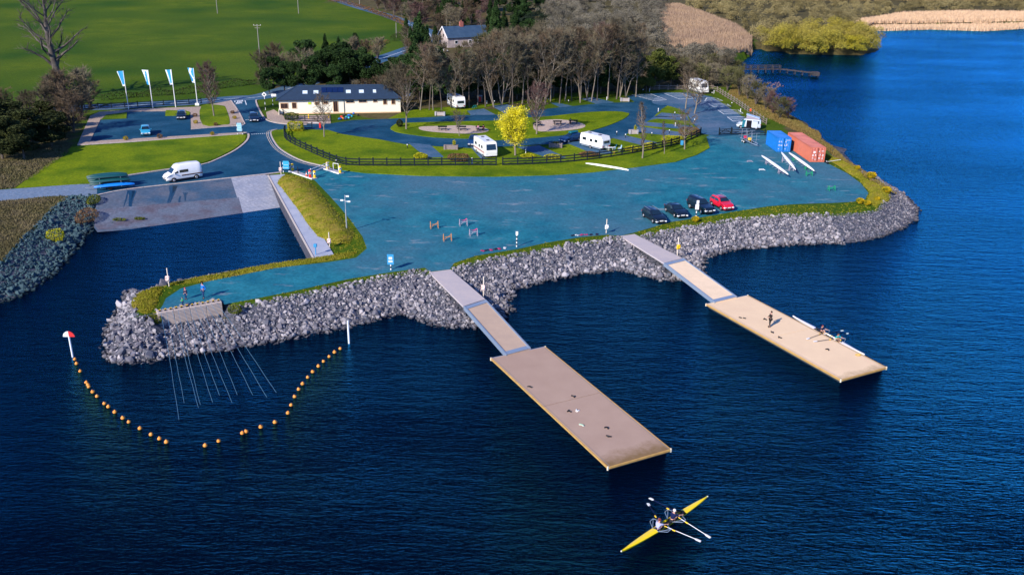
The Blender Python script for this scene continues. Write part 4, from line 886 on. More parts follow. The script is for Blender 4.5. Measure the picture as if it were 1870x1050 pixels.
# keep the quay walkway clear
okg &= ~near_line(Xg, Yg, (493, 321), (578, 470), 3.0)
okg |= inside(Xg, Yg, W([(517, 318), (530, 318), (640, 402), (670, 452), (650, 470), (600, 478), (600, 466), (560, 400)])) 
okg &= ~near_line(Xg, Yg, (803, 494), (862, 550), 1.3) & ~near_line(Xg, Yg, (1146, 430), (1226, 474), 1.3)
okg &= ~inside(Xg, Yg, W([(284, 580), (286, 564), (404, 545), (408, 562)]))
dn = dist(Xg, Yg, plat); okg |= (inside(Xg, Yg, shore) & ~pin & (dist(Xg, Yg, plat) < .7) & ~inside(Xg, Yg, lotP) & (Yg < 150) & (nr.rand(len(Xg)) < .5) & ~near_line(Xg, Yg, (803, 494), (862, 550), 1.4) & ~near_line(Xg, Yg, (1146, 430), (1226, 474), 1.4) & ~near_line(Xg, Yg, (493, 321), (578, 470), 3.2)) & ~inside(Xg, Yg, W([(284, 580), (286, 564), (404, 545), (408, 562)]))
Xg, Yg = Xg[okg], Yg[okg]; Zg = hgt(Xg, Yg)
tag(link('bank_grass', blades(Xg, Yg, Zg-.02, nr.uniform(.06, .2, len(Xg)), np.full(len(Xg), .05), 'bank_grass', m_tuft)), 'rough yellow green grass growing along the banks', 'grass', kind='stuff')
# raised earth bank beside the quay wall and along the spit
def berm(pts, w, h, name='earth_bank'):
    P = catmull([at(*p) for p in pts], 5, False); rows = []
    for i, p in enumerate(P):
        d = P[min(i+1, len(P)-1)]-P[max(i-1, 0)]; d.z = 0; d.normalize(); nn = Vector((-d.y, d.x, 0)); e = min(i, len(P)-1-i); k = min(1, .25+e/4); row = []
        for u in np.linspace(-1, 1, 9): row.append(p+nn*(u*w/2*k)+Vector((0, 0, h*k*(math.cos(u*pi/2)**.8)+rnd.uniform(-.05, .05)*(abs(u) < .99)-.04)))
        rows.append(row)
    V = [v for r in rows for v in r]; F = [(i*9+j, i*9+j+1, (i+1)*9+j+1, (i+1)*9+j) for i in range(len(rows)-1) for j in range(8)]
    b = MB(); b.add(V, F, 0, True); o = b.build(name, mat('w_bank_turf', (.09, .12, .004), .95, (.24, .22, .02), .9, 1, .8, 5, col3=(.26, .19, .04), scale3=.5))
    if o.data.polygons[4].normal.z < 0: o.data.flip_normals()
    tag(o, kind='structure')
    n = len(V)*15; i_ = nr.randint(0, len(F), n); u, v = nr.rand(2, n); A = np.array([V[j][:] for j in range(len(V))]); Fn = np.array(F)[i_]
    pt = (A[Fn[:, 0]]*((1-u)*(1-v))[:, None]+A[Fn[:, 1]]*(u*(1-v))[:, None]+A[Fn[:, 2]]*(u*v)[:, None]+A[Fn[:, 3]]*((1-u)*v)[:, None])
    return pt
pp = [berm([(522, 322), (545, 345), (572, 378), (600, 415), (628, 446)], 5.2, .8), berm([(648, 462), (600, 472), (500, 486), (400, 505), (310, 520)], 1.8, .22), berm([(290, 525), (266, 545), (268, 572)], 2.6, .25), berm([(1575, 328), (1606, 352), (1592, 375)], 3.2, .35), berm([(1512, 285), (1545, 305), (1578, 330)], 2.4, .35)]
pp = np.concatenate(pp); tag(link('bank_grass', blades(pp[:, 0], pp[:, 1], pp[:, 2]-.03, nr.uniform(.06, .2, len(pp)), np.full(len(pp), .045), 'bank_grass', m_tuft, k=3)), 'long yellow green grass covering the raised earth banks', 'grass', kind='stuff')
# ---------------------------------------------------------------- trees
def grow(rs, H, r0, nb, start, spread, up, sub=7, twig=10, lean=0, twl=.9, tw=.035, multi=1, crown_top=.6, sublen=.5):
    """trunk+limbs tubes and a mesh of thin twigs"""
    TV, TF, CV = [], [], []; off = [0]
    def tube(P, R, n):
        P = np.array(P); k = len(P); d = np.gradient(P, axis=0); d /= np.linalg.norm(d, axis=1)[:, None]+1e-9
        ref = np.where(np.abs(d[:, 2:3]) < .9, [[0, 0, 1.]], [[1., 0, 0]]); a = np.cross(d, ref); a /= np.linalg.norm(a, axis=1)[:, None]; b_ = np.cross(d, a)
        th = np.arange(n)*2*pi/n; V = P[:, None]+(a[:, None]*np.cos(th)[None, :, None]+b_[:, None]*np.sin(th)[None, :, None])*np.array(R)[:, None, None]
        TV.append(V.reshape(-1, 3)); i, j = np.meshgrid(np.arange(k-1), np.arange(n), indexing='ij'); F = np.stack([i*n+j, i*n+(j+1) % n, (i+1)*n+(j+1) % n, (i+1)*n+j], -1).reshape(-1, 4)+off[0]; TF.append(F); off[0] += k*n
    def path(p, d, l, seg, wob, curve):
        P = [np.array(p, float)]; d = np.array(d, float)
        for s in range(seg): d = d+rs.normal(0, wob, 3)+np.array([0, 0, curve]); d /= np.linalg.norm(d); P.append(P[-1]+d*l/seg)
        return P
    tips = []
    for t_ in range(multi):
        a = rs.uniform(0, 6.28); d0 = [math.cos(a)*(.22 if multi > 1 else lean), math.sin(a)*(.22 if multi > 1 else lean), 1]
        TP = path([0, 0, -.2], d0, H*(.94 if multi == 1 else rs.uniform(.8, .95)), 9, .05, .03); rr = r0/(1 if multi == 1 else 1.5)
        tube(TP, np.linspace(rr, rr*.12, 10), 7)
        for b_ in range(nb//multi):
            u = start+(1-start)*(b_+rs.rand())/(nb/multi)*.97; f = u*9; i = min(8, int(f)); p = TP[i]*(1-(f-i))+TP[i+1]*(f-i)
            a = b_*2.4+rs.uniform(-.5, .5); prof = math.sin(pi*min(1, max(.12, (u-start)/(1-start)*.8+.2)))**crown_top; l = H*spread*prof*rs.uniform(.7, 1.15)
            BP = path(p, [math.cos(a), math.sin(a), up*rs.uniform(.7, 1.3)], l, 5, .14, .09); r_ = max(.02, rr*(1-u)*.5+.025); tube(BP, np.linspace(r_, r_*.25, 6), 4)
            for s in range(sub):
                v = .2+.8*(s+rs.rand())/sub; g = v*5; j = min(4, int(g)); q = BP[j]*(1-(g-j))+BP[j+1]*(g-j); dd = (BP[j+1]-BP[j]); dd /= np.linalg.norm(dd)
                sd = dd+rs.normal(0, .65, 3)+[0, 0, .15]; sd /= np.linalg.norm(sd); sl_ = l*sublen*(1.15-v*.7)*rs.uniform(.6, 1.1); SP = path(q, sd, sl_, 3, .15, .05); tube(SP, [.028*H/12, .02*H/12, .012*H/12, .006], 3)
                for w_ in range(twig):
                    x = rs.rand()*3; jj = min(2, int(x)); o = SP[jj]*(1-(x-jj))+SP[jj+1]*(x-jj); td = (SP[jj+1]-SP[jj]); td /= np.linalg.norm(td)+1e-9; td = td+rs.normal(0, .6, 3)+[0, 0, .2]; td /= np.linalg.norm(td)
                    e = o+td*twl*rs.uniform(.5, 1.2); sdv = np.cross(td, rs.normal(size=3)); sdv /= np.linalg.norm(sdv)+1e-9; CV.append([o-sdv*tw, o+sdv*tw, e]); tips.append(e)
    return np.concatenate(TV), np.concatenate(TF), np.array(CV).reshape(-1, 3), np.array(tips)
def leafy(C, R, size, rs, normal_up=.3):
    """leaf faces (quads) at points C"""
    n = len(C); a = rs.normal(size=(n, 3)); a[:, 2] *= .6; a /= np.linalg.norm(a, axis=1)[:, None]; b_ = np.cross(a, rs.normal(size=(n, 3))); b_ /= np.linalg.norm(b_, axis=1)[:, None]; s = size*rs.uniform(.6, 1.3, (n, 1))
    return np.stack([C-a*s, C+b_*s*.55, C+a*s, C-b_*s*.55], 1).reshape(-1, 3)
m_bark = mat('grey_bark', (.11, .09, .075), .9, (.12, .1, .09), 5, 1, .4, 20); m_bark2 = mat('pale_birch_bark', (.26, .22, .18), .85, (.14, .12, .1), 1.2, 1)
m_twA = mat('brown_twigs', (.11, .08, .052), .9, rand=.3); m_twB = mat('grey_twigs', (.14, .12, .08), .9, rand=.4); m_twC = mat('reddish_twigs', (.13, .075, .07), .9, rand=.3); m_twO = mat('olive_twigs', (.1, .1, .04), .9, rand=.3)
def bare_proto(seed, H, r0, bark, twm, **k):
    rs = np.random.RandomState(seed); TV, TF, CV, tips = grow(rs, H, r0, **k)
    return (npmesh('trunk', TV, TF, bark, smooth=True), npmesh('crown', CV, np.arange(len(CV)).reshape(-1, 3), twm), H)
def inst(pr, name, label, cat, p, h, group=None, rz=None, crown_mat=None, wide=1):
    s = h/pr[2]; t = thing(name, label, cat, p, rnd.uniform(0, 6.28) if rz is None else rz, group); t.scale = (s*wide, s*wide, s)
    tr = link('trunk', pr[0], t); cr = link('crown', pr[1], t)
    if crown_mat:
        for o in (cr,): o.material_slots[0].link = 'OBJECT'; o.material_slots[0].material = crown_mat
    return t
KB = dict(nb=26, start=.3, spread=.3, up=.9, sub=8, twig=11)
tall = [bare_proto(100+i, 16, .15, m_bark if i % 2 else m_bark2, m_twA, nb=24, start=.32+.06*(i % 3), spread=.24, up=1.1, sub=8, twig=12, twl=1.1, tw=.03, lean=.05) for i in range(4)]
tall2 = [bare_proto(120+i, 16, .19, m_bark2, m_twB, nb=24, start=.22, spread=.33, up=1.3, sub=8, twig=12, twl=1.1, tw=.03, multi=3) for i in range(2)]
small = [bare_proto(140+i, 7, .12, m_bark2, m_twA, nb=20, start=.26, spread=.42, up=1.1, sub=7, twig=9, twl=.55, tw=.02) for i in range(3)]
small_dense = bare_proto(150, 7, .12, m_bark2, m_twC, nb=30, start=.25, spread=.4, up=1.3, sub=9, twig=12, twl=.55, tw=.018)
narrow = bare_proto(151, 9, .13, m_bark2, m_twA, nb=26, start=.2, spread=.17, up=2.4, sub=7, twig=8, twl=.5, tw=.016)
shrub = [bare_proto(160+i, 6, .12, m_bark, m_twB, nb=30, start=.06, spread=.45, up=1.2, sub=8, twig=12, twl=.7, tw=.022, multi=5) for i in range(3)]
def evergreen(seed, H, kind):
    rs = np.random.RandomState(seed); n = 9000
    if kind == 'cone':
        u = rs.rand(n)**1.15*.95+.05*rs.rand(n); z = (1-(1-u)) ; z = rs.beta(1, 1.5, n)*.93+.05; ang = rs.uniform(0, 2*pi, n); lay = .72+.28*np.sin(z*34+np.sin(ang*3+seed)*1.2); R = H*.21*(1-z)**.8*lay*(rs.uniform(.5, 1, n)**.35)*(1+.2*np.sin(ang*2+z*6+seed)); C = np.stack([np.cos(ang)*R, np.sin(ang)*R, z*H-R*.25], 1)
        tip = rs.normal(0, .1, (120, 3))*[1, 1, 4]+[0, 0, H*.95]; C = np.concatenate([C, tip])
    elif kind == 'column':
        z = rs.rand(n); ang = rs.uniform(0, 2*pi, n); R = H*.13*np.sqrt(np.clip(np.sin(pi*np.clip(z*.9+.08, 0, 1)), 0, 1))*rs.uniform(.5, 1, n)**.4*(1+.3*np.sin(ang*3+z*15+seed)); C = np.stack([np.cos(ang)*R, np.sin(ang)*R, z*H], 1)
    else:       # round headed: many clumps
        C = []; k = 26
        for _ in range(k):
            a = rs.uniform(0, 6.28); zz = rs.uniform(.25, .92); rr = H*.3*math.sin(pi*min(.95, zz*.85+.05))*rs.uniform(.3, 1); c0 = np.array([math.cos(a)*rr, math.sin(a)*rr, zz*H]); d = rs.normal(size=(n//k, 3)); d /= np.linalg.norm(d, axis=1)[:, None]; C.append(c0+d*H*rs.uniform(.09, .16)*(rs.uniform(.6, 1, (n//k, 1))**.5)*[1, 1, .75])
        C = np.concatenate(C)
    V = leafy(C, None, H*.017+.05, rs); P = [[0, 0, -.2], [0, 0, H*.4], [0, 0, H*.85]]
    b = MB(); b.tube(P, [H*.02, H*.015, H*.004], 7); tm = bpy.data.meshes.new('trunk'); tm.from_pydata(b.v, [], b.f); tm.materials.append(m_bark)
    return V, C, tm
def leaf_proto(seed, H, kind, m):
    V, C, tm = evergreen(seed, H, kind); F = np.arange(len(V)).reshape(-1, 4); rs = np.random.RandomState(seed+1)
    cl = .5+.5*np.sin(C[:, 0]*1.7+seed)*np.sin(C[:, 1]*1.9+C[:, 2]*1.3); T = np.repeat(np.clip(cl*.6+rs.rand(len(C))*.5, 0, 1), 4)
    return (tm, npmesh('crown', V, F, m, col=T), H)
m_ever = mat('evergreen_leaf', (.008, .022, .008), .8, tone=(.035, .07, .02), rand=.25); m_olive = mat('olive_leaf', (.03, .045, .01), .8, tone=(.11, .13, .03), rand=.2)
m_yleaf = mat('yellow_leaf', (.36, .32, .004), .6, tone=(.85, .74, .01))
m_hedge = mat('hedge_leaf', (.05, .07, .01), .85, tone=(.14, .16, .02)); m_hedgeY = mat('golden_hedge_leaf', (.2, .22, .01), .8, tone=(.45, .42, .02)); m_gorse = mat('gorse_flower', (.07, .1, .01), .8, tone=(.6, .4, .01))
m_dkhedge = mat('dark_hedge_leaf', (.012, .02, .008), .9, tone=(.05, .06, .02)); m_brn = mat('brown_leaf', (.09, .05, .03), .9, tone=(.22, .13, .06))
cone = [leaf_proto(200+i, 14, 'cone', m_ever) for i in range(3)]; colm = [leaf_proto(210+i, 8, 'column', m_ever) for i in range(2)]; rounds = [leaf_proto(220+i, 10, 'round', m_ever) for i in range(3)]
# --- the planted trees, each its own
def P_(p): v = at(*p); v.z = L+.08; return v
def tree(pr, base, top, label, name='tree', cat='tree', group=None, **k):
    p = P_(base) if L+.2 > hz(at(*base).x, at(*base).y) else at(*base); return inst(pr, name, label, cat, p, (base[1]-top)/pxm(*base), group, **k)
tree(small[0], (592, 251), 180, 'small bare tree on the grass in front of the cream building')
tree(small[1], (742, 237), 148, 'bare tree at the right end of the cream building, by the road bend')
tree(small[2], (839, 250), 205, 'small bare tree at the left gravel patch with the benches')
tree(small_dense, (980, 246), 162, 'reddish brown bushy birch beside the right gravel patch')
tree(narrow, (1173, 290), 190, 'tall narrow bare tree just outside the fence, left of a thin one')
tree(narrow, (1213, 282), 222, 'thin pale bare sapling between two larger trees outside the fence', wide=.9)
tree(small[0], (1250, 274), 208, 'spreading multi-stem bare tree outside the fence near the yard entrance', wide=1.25)
tree(small[1], (1252, 199), 140, 'bare tree in the far car park left of the motorhome', wide=1.3)
tree(small[2], (1268, 208), 150, 'bare tree in the far car park with its crown before the motorhome', wide=1.5)
tree(small_dense, (391, 213), 125, 'brown bushy birch on the square lawn by the flags', wide=.95)
# yellow tree
rs = np.random.RandomState(5); TV, TF, CV, tips = grow(rs, 7.6, .2, nb=26, start=.2, spread=.46, up=.95, sub=8, twig=8, twl=.5, tw=.015)
c0 = tips[rs.randint(0, len(tips), 24000)]+rs.normal(0, .32, (24000, 3)); c0 = c0[c0[:, 2] > 1.5]; V = leafy(c0, None, .1, rs); T = np.repeat(np.clip(.5+.35*np.sin(c0[:, 0]*3)*np.sin(c0[:, 2]*3.3+c0[:, 1]*2)+rs.uniform(-.3, .3, len(c0)), 0, 1), 4)
yt = (npmesh('trunk', TV, TF, m_bark2, smooth=True), npmesh('crown', V, np.arange(len(V)).reshape(-1, 4), m_yleaf, col=T), 8.0)
tree(yt, (941, 285), 207, 'bright yellow leafy tree between the motorhome and the caravan', wide=.98)
# dead oak on the left
rs = np.random.RandomState(31); TV, TF, CV, tips = grow(rs, 26, 1.0, nb=26, start=.24, spread=.36, up=.8, sub=9, twig=7, twl=1.6, tw=.045, crown_top=.3, sublen=.5, lean=.1)
do = (npmesh('trunk', TV, TF, mat('dead_bark', (.035, .03, .03), .9, (.16, .14, .13), .5, 1), smooth=True), npmesh('crown', CV, np.arange(len(CV)).reshape(-1, 3), m_bark), 26)
tree(do, (118, 178), -18, 'gaunt dead tree with broken bare limbs at the edge of the green field', name='dead_tree', rz=1.2)
# --- woods: trees one can tell apart by kind
GW = 'trees of the wood behind the campsite'
def many(prs, pts, label, group, name='tree', jit=0, mats=None, wide=None):
    for i, (x, y, top) in enumerate(pts):
        g = at(x, y); z = hz(g.x, g.y); p = at(x, y, max(z, L-.3)); pr = prs[i % len(prs)]
        inst(pr, name, label, 'tree', p, (y-top)/pxm(x, y), group, crown_mat=mats[i % len(mats)] if mats else None, wide=wide or rnd.uniform(.9, 1.2))
r2 = random.Random(3)
front = [(x+r2.uniform(-5, 5), y0+r2.uniform(-3, 3), y0-(r2.uniform(88, 102) if 785 < x < 895 else r2.uniform(105, 132))) for x, y0 in [(770+i*13, 201-(i*13)*.055) for i in range(31)]]
many(tall+tall2, front, 'tall bare pale-trunked tree in the front row of the wood', 'pale-trunked trees in the front row of the wood', mats=[m_twA, m_twB, m_twA, m_twB])
back = [(x, y, y-(r2.uniform(66, 78) if 780 < x < 900 else r2.uniform(85, 112))) for x, y in [(750+i*19+r2.uniform(-8, 8), 178-(i*19)*.05+r2.uniform(-12, 8)) for i in range(21)]]
many(tall+tall2, back, 'bare brown tree in the depth of the wood behind the pale trunks', 'bare trees in the depth of the wood', mats=[m_twA, m_twC, m_twB])
evp = [(x, y, y-r2.uniform(55, 88)) for x, y in [(755+i*14+r2.uniform(-7, 7), 192-(i*14)*.05+r2.uniform(-12, 0)) for i in range(29)]]
mid = [(x, y, y-r2.uniform(75, 105)) for x, y in [(765+i*12+r2.uniform(-6, 6), 168-(i*12)*.05+r2.uniform(-14, 6)) for i in range(34)] if not 795 < x < 890]
many(tall+shrub[:1], mid, 'slender bare brown tree packed between others in the wood', 'slender bare trees packed in the wood', mats=[m_twB, m_twA, m_twB])
many(shrub, [(812, 104, 82), (838, 106, 84), (866, 104, 80), (885, 98, 62), (800, 108, 80), (872, 100, 68), (850, 104, 76), (893, 92, 50)], 'leafless shrub in front of the cottage', 'leafless shrubs in front of the cottage', mats=[m_twB, m_twO])
many(rounds, evp, 'dark evergreen holding ivy and holly under the bare trees of the wood', 'dark evergreens under the bare trees')
many(rounds, [(x, y, t_) for x, y, t_ in [(1195, 162, 100), (1225, 160, 108), (1180, 168, 118), (1158, 170, 120), (1205, 150, 95), (1172, 155, 100)]], 'olive bushy tree at the right end of the wood beside the far car park', 'olive bushy trees beside the far car park', mats=[m_olive])
many(shrub, [(1245, 158, 108), (1270, 152, 103), (1295, 146, 100), (1318, 152, 102), (1338, 152, 112), (1300, 160, 118), (1328, 166, 122), (1255, 162, 115), (1280, 160, 118), (1232, 150, 100)], 'grey green bushy tree by the far car park and the lake', 'bushy trees between the far car park and the lake', mats=[m_twO, m_twB], wide=1.3)
# trees behind the building and round the far road
many(cone, [(768, 150, 40), (752, 165, 62), (782, 172, 60), (762, 172, 50), (775, 160, 58), (905, 95, 8), (895, 60, 2), (940, 110, 25)], 'dark conifer standing above the bare trees near the cottage', 'dark conifers near the cottage')
many(rounds, [(500, 160, 108), (520, 168, 118), (492, 172, 128), (560, 155, 80), (575, 168, 108), (600, 160, 90), (625, 158, 84), (640, 165, 95), (655, 160, 92), (670, 166, 105), (690, 165, 112), (612, 170, 120), (545, 170, 118), (710, 168, 118), (735, 160, 105), (722, 150, 108)], 'dark rounded evergreen behind the cream building', 'dark evergreens behind the cream building')
many(colm, [(650, 110, 66), (742, 62, 36), (795, 85, 52)], 'slim dark columnar evergreen beside the far road', 'columnar evergreens beside the far road')
many(cone, [(598, 150, 72), (622, 150, 76)], 'pointed dark conifer behind the cream building', 'pointed conifers behind the cream building')
many(tall2, [(553, 165, 88), (780, 165, 80)], 'pale forked bare tree among the dark evergreens', 'pale forked bare trees among evergreens', mats=[m_twB])
many(shrub, [(485, 160, 95), (508, 150, 85), (530, 155, 98), (585, 152, 98), (640, 130, 72), (665, 128, 75), (690, 110, 70), (705, 150, 128), (720, 200, 130), (700, 180, 140), (738, 185, 118), (670, 185, 145), (655, 185, 148)], 'leafless grey shrubby tree around the cream building', 'leafless shrubby trees around the cream building', mats=[m_twB, m_twA])
many(shrub, [(150, 215, 128), (128, 220, 135), (105, 205, 140), (165, 200, 150), (85, 225, 160), (135, 242, 168), (60, 215, 165), (15, 225, 160), (40, 200, 175)], 'leafless grey shrub in the thicket at the left edge', 'leafless shrubs in the left thicket', mats=[m_twB, m_twA], wide=1.2)
many(rounds, [(20, 262, 190), (60, 272, 205), (95, 268, 210), (5, 290, 215), (45, 292, 232), (110, 250, 205), (-20, 250, 180), (80, 240, 190)], 'dark green shrub in the thicket at the left edge', 'dark shrubs in the left thicket', mats=[m_dkhedge], wide=1.6)
many(shrub, [(1425, 216, 178), (1412, 208, 170), (1398, 200, 160), (1380, 192, 150), (1440, 216, 182), (1365, 182, 140), (1350, 175, 130)], 'leafless bush on the lake shore behind the post and rail fence', 'leafless bushes on the lake shore', mats=[m_twO, m_twC, m_twB], wide=1.2)
# roadside and hill wood at the top
rd = [(x, y, y-r2.uniform(28, 45)) for x, y in [(690, 16), (705, 20), (720, 28), (735, 36), (750, 42), (765, 52), (800, 62), (815, 50), (840, 48), (860, 45), (830, 58), (880, 62), (780, 40), (795, 30), (815, 30), (770, 18), (745, 12), (720, 6), (850, 25), (870, 15), (890, 30), (835, 12), (805, 8)]]
many(shrub+tall[:1], rd, 'brown bare roadside tree beyond the field', 'brown bare trees beyond the field', mats=[m_twA, m_twB, m_twC], wide=1.3)
many(cone+rounds, [(790, 26, -20), (830, 20, -20), (860, 40, -8), (880, 20, -25), (910, 22, -25), (935, 32, -14), (955, 18, -25), (905, 45, 5), (850, 8, -30), (925, 8, -30), (960, 40, 0), (985, 15, -20), (800, 45, 12), (745, 30, -8), (765, 36, -2), (815, 40, 2), (775, 10, -25), (860, 22, -18), (845, 44, 6), (895, 50, 8), (920, 62, 18), (945, 72, 26), (965, 85, 40), (730, 14, -18), (898, 78, 30), (925, 92, 40)], 'tall dark conifer in the plantation at the top of the photo', 'tall dark conifers of the plantation')
# wooded marsh: reads as one mass
def far_bushes():
    rs = np.random.RandomState(77); zones = [([(965, 120), (1000, 60), (985, -10), (1200, -10), (1215, 30), (1212, 80), (1225, 100), (1130, 100), (1060, 108)], 190), ([(1245, 18), (1300, -12), (1600, -12), (1870, -12), (1900, 22), (1650, 28), (1570, 38), (1570, 60), (1480, 78), (1390, 80), (1345, 50), (1290, 28)], 330), ([(1215, 100), (1290, 105), (1345, 115), (1335, 160), (1230, 150), (1160, 130)], 50), ([(940, -10), (985, -10), (990, 60), (960, 100), (940, 60)], 30), ([(1385, 84), (1440, 76), (1500, 70), (1568, 68), (1586, 80), (1594, 92), (1560, 97), (1480, 95), (1415, 90)], 60)]
    for zi, (poly, n) in enumerate(zones):
        P = W(poly); xs_, ys_ = [p.x for p in P], [p.y for p in P]; pts = []
        while len(pts) < n:
            X = rs.uniform(min(xs_), max(xs_), n*3); Y = rs.uniform(min(ys_), max(ys_), n*3); m_ = inside(X, Y, P); pts += list(zip(X[m_], Y[m_]))
        pts = np.array(pts[:n]); VV = []; TT = []
        for (x, y) in pts:
            tt_ = rs.rand(); H = (rs.uniform(5, 9) if zi != 2 else rs.uniform(4, 6.5)) if zi != 4 else rs.uniform(6.5, 10.5); k = 10; n1 = 1500 if zi != 4 else 2400
            for q in range(k):
                a = rs.uniform(0, 6.28); rr = H*.42*rs.uniform(0, 1); c0 = np.array([x+math.cos(a)*rr, y+math.sin(a)*rr, L-.3+H*rs.uniform(.1, .7)]); d = rs.normal(size=(n1//k, 3)); d /= np.linalg.norm(d, axis=1)[:, None]; d[:, 2] = np.abs(d[:, 2])*1.1-.25
                C = c0+d*H*rs.uniform(.15, .26)*rs.uniform(.6, 1.1, (n1//k, 1)); VV.append(leafy(C, None, .17 if zi != 4 else .15, rs)); TT.append(np.repeat(np.clip(tt_*.6+rs.rand()*.15+rs.rand(len(C))*.25, 0, 1), 4))
        V = np.concatenate(VV); F = np.arange(len(V)).reshape(-1, 4)
        m = [mat('marsh_wood_grey', (.035, .04, .03), .95, (.07, .06, .055), .03, 1, tone=(.24, .22, .17)), mat('marsh_wood_olive', (.035, .04, .03), .95, (.16, .13, .05), .012, 1.4, tone=(.36, .3, .14)), mat('marsh_wood_grey', (0, 0, 0)), mat('marsh_wood_dark', (.01, .018, .012), .95, tone=(.03, .05, .03)), mat('island_willow', (.08, .065, .035), .9, (.3, .26, .0), .07, 1.6, tone=(.38, .32, .07))][zi]
        o = link('marsh_wood', npmesh('marsh_wood', V, F, m, col=np.concatenate(TT)))
        lab = ['grey leafless willow wood left of the reed bed', 'olive willow wood along the far shore of the lake', 'grey scrub between the reed bed and the far car park', 'dark conifer wood edge at the top of the photo', 'yellow olive willows on the little headland in the lake'][zi]
        tag(o, lab, 'wood', kind='stuff')
far_bushes()
def reeds(poly, n, h, label, zbase=None, col=None):
    P = W(poly, L if zbase is None else zbase); xs_, ys_ = [p.x for p in P], [p.y for p in P]; X = nr.uniform(min(xs_), max(xs_), n); Y = nr.uniform(min(ys_), max(ys_), n); m_ = inside(X, Y, P); X, Y = X[m_], Y[m_]
    Z = np.full(len(X), 0.) if zbase is not None else np.maximum(hgt(X, Y), 0)-.1
    tag(link('reeds', blades(X, Y, Z, nr.uniform(h*.7, h*1.1, len(X)), np.full(len(X), .13), 'reeds', mat('dry_reeds', (.2, .13, .1), .9, (.34, .23, .14), .06, 1.6, tone=(.4, .29, .21)) if not col else col, .18, k=4)), label, 'reeds', kind='stuff')
reeds([(1198, 14), (1238, 12), (1285, 28), (1345, 52), (1372, 74), (1374, 92), (1340, 98), (1290, 100), (1222, 92), (1212, 60), (1205, 30)], 60000, 2.1, 'broad bed of dry tan reeds between the willow woods')
reeds([(1556, 42), (1650, 27), (1760, 24), (1900, 26), (1900, 44), (1800, 50), (1700, 47), (1600, 50), (1580, 62), (1565, 55)], 60000, 1.8, 'pale band of dry reeds along the far shore', col=mat('pale_reeds', (.5, .33, .22), .9, tone=(.75, .55, .36)))
reeds([(1385, 160), (1395, 152), (1425, 152), (1432, 160), (1410, 165)], 110, .5, 'thin reddish reeds standing in the water near the wooden jetty', 0., mat('red_reeds', (.16, .11, .13), .9))
# shore scrub on the right and rough grass patches (stuff)
def rough(poly, n, h, label, m, w=.06, k=5):
    P = W(poly); xs_, ys_ = [p.x for p in P], [p.y for p in P]; X = nr.uniform(min(xs_), max(xs_), n); Y = nr.uniform(min(ys_), max(ys_), n); m_ = inside(X, Y, P) & inside(X, Y, shore); X, Y = X[m_], Y[m_]
    tag(link('rough_grass', blades(X, Y, hgt(X, Y)-.03, nr.uniform(h*.4, h, len(X)), np.full(len(X), w), 'rough_grass', m, .6, k=k)), label, 'rough grass', kind='stuff')
m_rough = mat('w_rough_grass_dry', (.07, .065, .03), .95, (.04, .055, .015), .25, 1.5, tone=(.19, .16, .08), col3=(.16, .13, .09), scale3=.3)
rough([(0, 367), (115, 358), (125, 360), (88, 388), (0, 480), (-60, 520), (-60, 370)], 16000, .3, 'dry tangled grass on the left bank above the stones', m_rough)
rough([(1340, 150), (1400, 180), (1450, 205), (1500, 228), (1500, 245), (1530, 265), (1560, 290), (1600, 320), (1640, 345), (1610, 350), (1560, 308), (1510, 275), (1500, 262), (1450, 238), (1392, 212), (1330, 172)], 18000, .4, 'rough brown and green growth along the right-hand shore', mat('shore_growth', (.09, .1, .02), .95, (.16, .08, .03), .2, 1, tone=(.26, .2, .07)))
rough([(-40, 300), (40, 290), (100, 268), (130, 265), (125, 280), (60, 325), (20, 345), (-40, 350)], 7000, .4, 'pale dead grass below the left thicket', m_rough)
# ---------------------------------------------------------------- hedges, bushes
def bush(px, size, label, m, name='bush', cat='bush', box=False, group=None, n=1400, h=.09, rz=0):
    rs = np.random.RandomState(abs(int(px[0]*7+px[1])) % 9999); d = rs.normal(size=(n, 3)); d /= np.linalg.norm(d, axis=1)[:, None]
    if box: d /= (np.abs(d)**7).sum(1)[:, None]**(1/7)
    C = d*np.array(size)/2*rs.uniform(.82, 1.05, (n, 1))*(1+.08*np.sin(d[:, :1]*5+rs.rand()*6)); C[:, 2] = np.maximum(C[:, 2]+size[2]/2, .02); V = leafy(C, None, h, rs)
    T = np.repeat(np.clip(.5+.4*np.sin(C[:, 0]*3)*np.sin(C[:, 1]*3+C[:, 2]*4)+rs.uniform(-.3, .3, n), 0, 1), 4)
    g = at(*px); z = L+.1
    for _ in range(8):
        q = at(px[0], px[1], z); zz = slip_z(q.x, q.y) if inside(np.array([q.x]), np.array([q.y]), slip_poly)[0] else (hz(q.x, q.y) if hz(q.x, q.y) < L-.1 else L+.08)
        z = z*.5+max(zz, 0)*.5
    g = at(px[0], px[1], z); o = link(name, npmesh(name, V, np.arange(len(V)).reshape(-1, 4), m, col=T)); o.location = (g.x, g.y, z); o.rotation_euler = (0, 0, rz)
    return tag(o, label, cat, group)
bush((539, 239), (2.9, 1.7, 1.7), 'clipped golden box-shaped hedge at the corner of the fence', m_hedgeY, 'hedge', 'hedge', True, n=3000)
bush((533, 218.5), (2.6, 1.4, 1.3), 'clipped green hedge in front of the cream building', m_hedge, 'hedge', 'hedge', True, n=2000)
bush((730, 232), (1.3, 1.3, 1.5), 'round dark bush beside the bare tree at the road bend', m_dkhedge)
bush((768, 291), (2.4, 1.5, 1.1), 'golden low hedge against the fence by the empty pitch', m_hedgeY, 'hedge', 'hedge', n=1800)
bush((838, 294), (3.8, 1.5, 1.3), 'brown and green low hedge against the fence left of the motorhome', m_brn, 'hedge', 'hedge', n=2600)
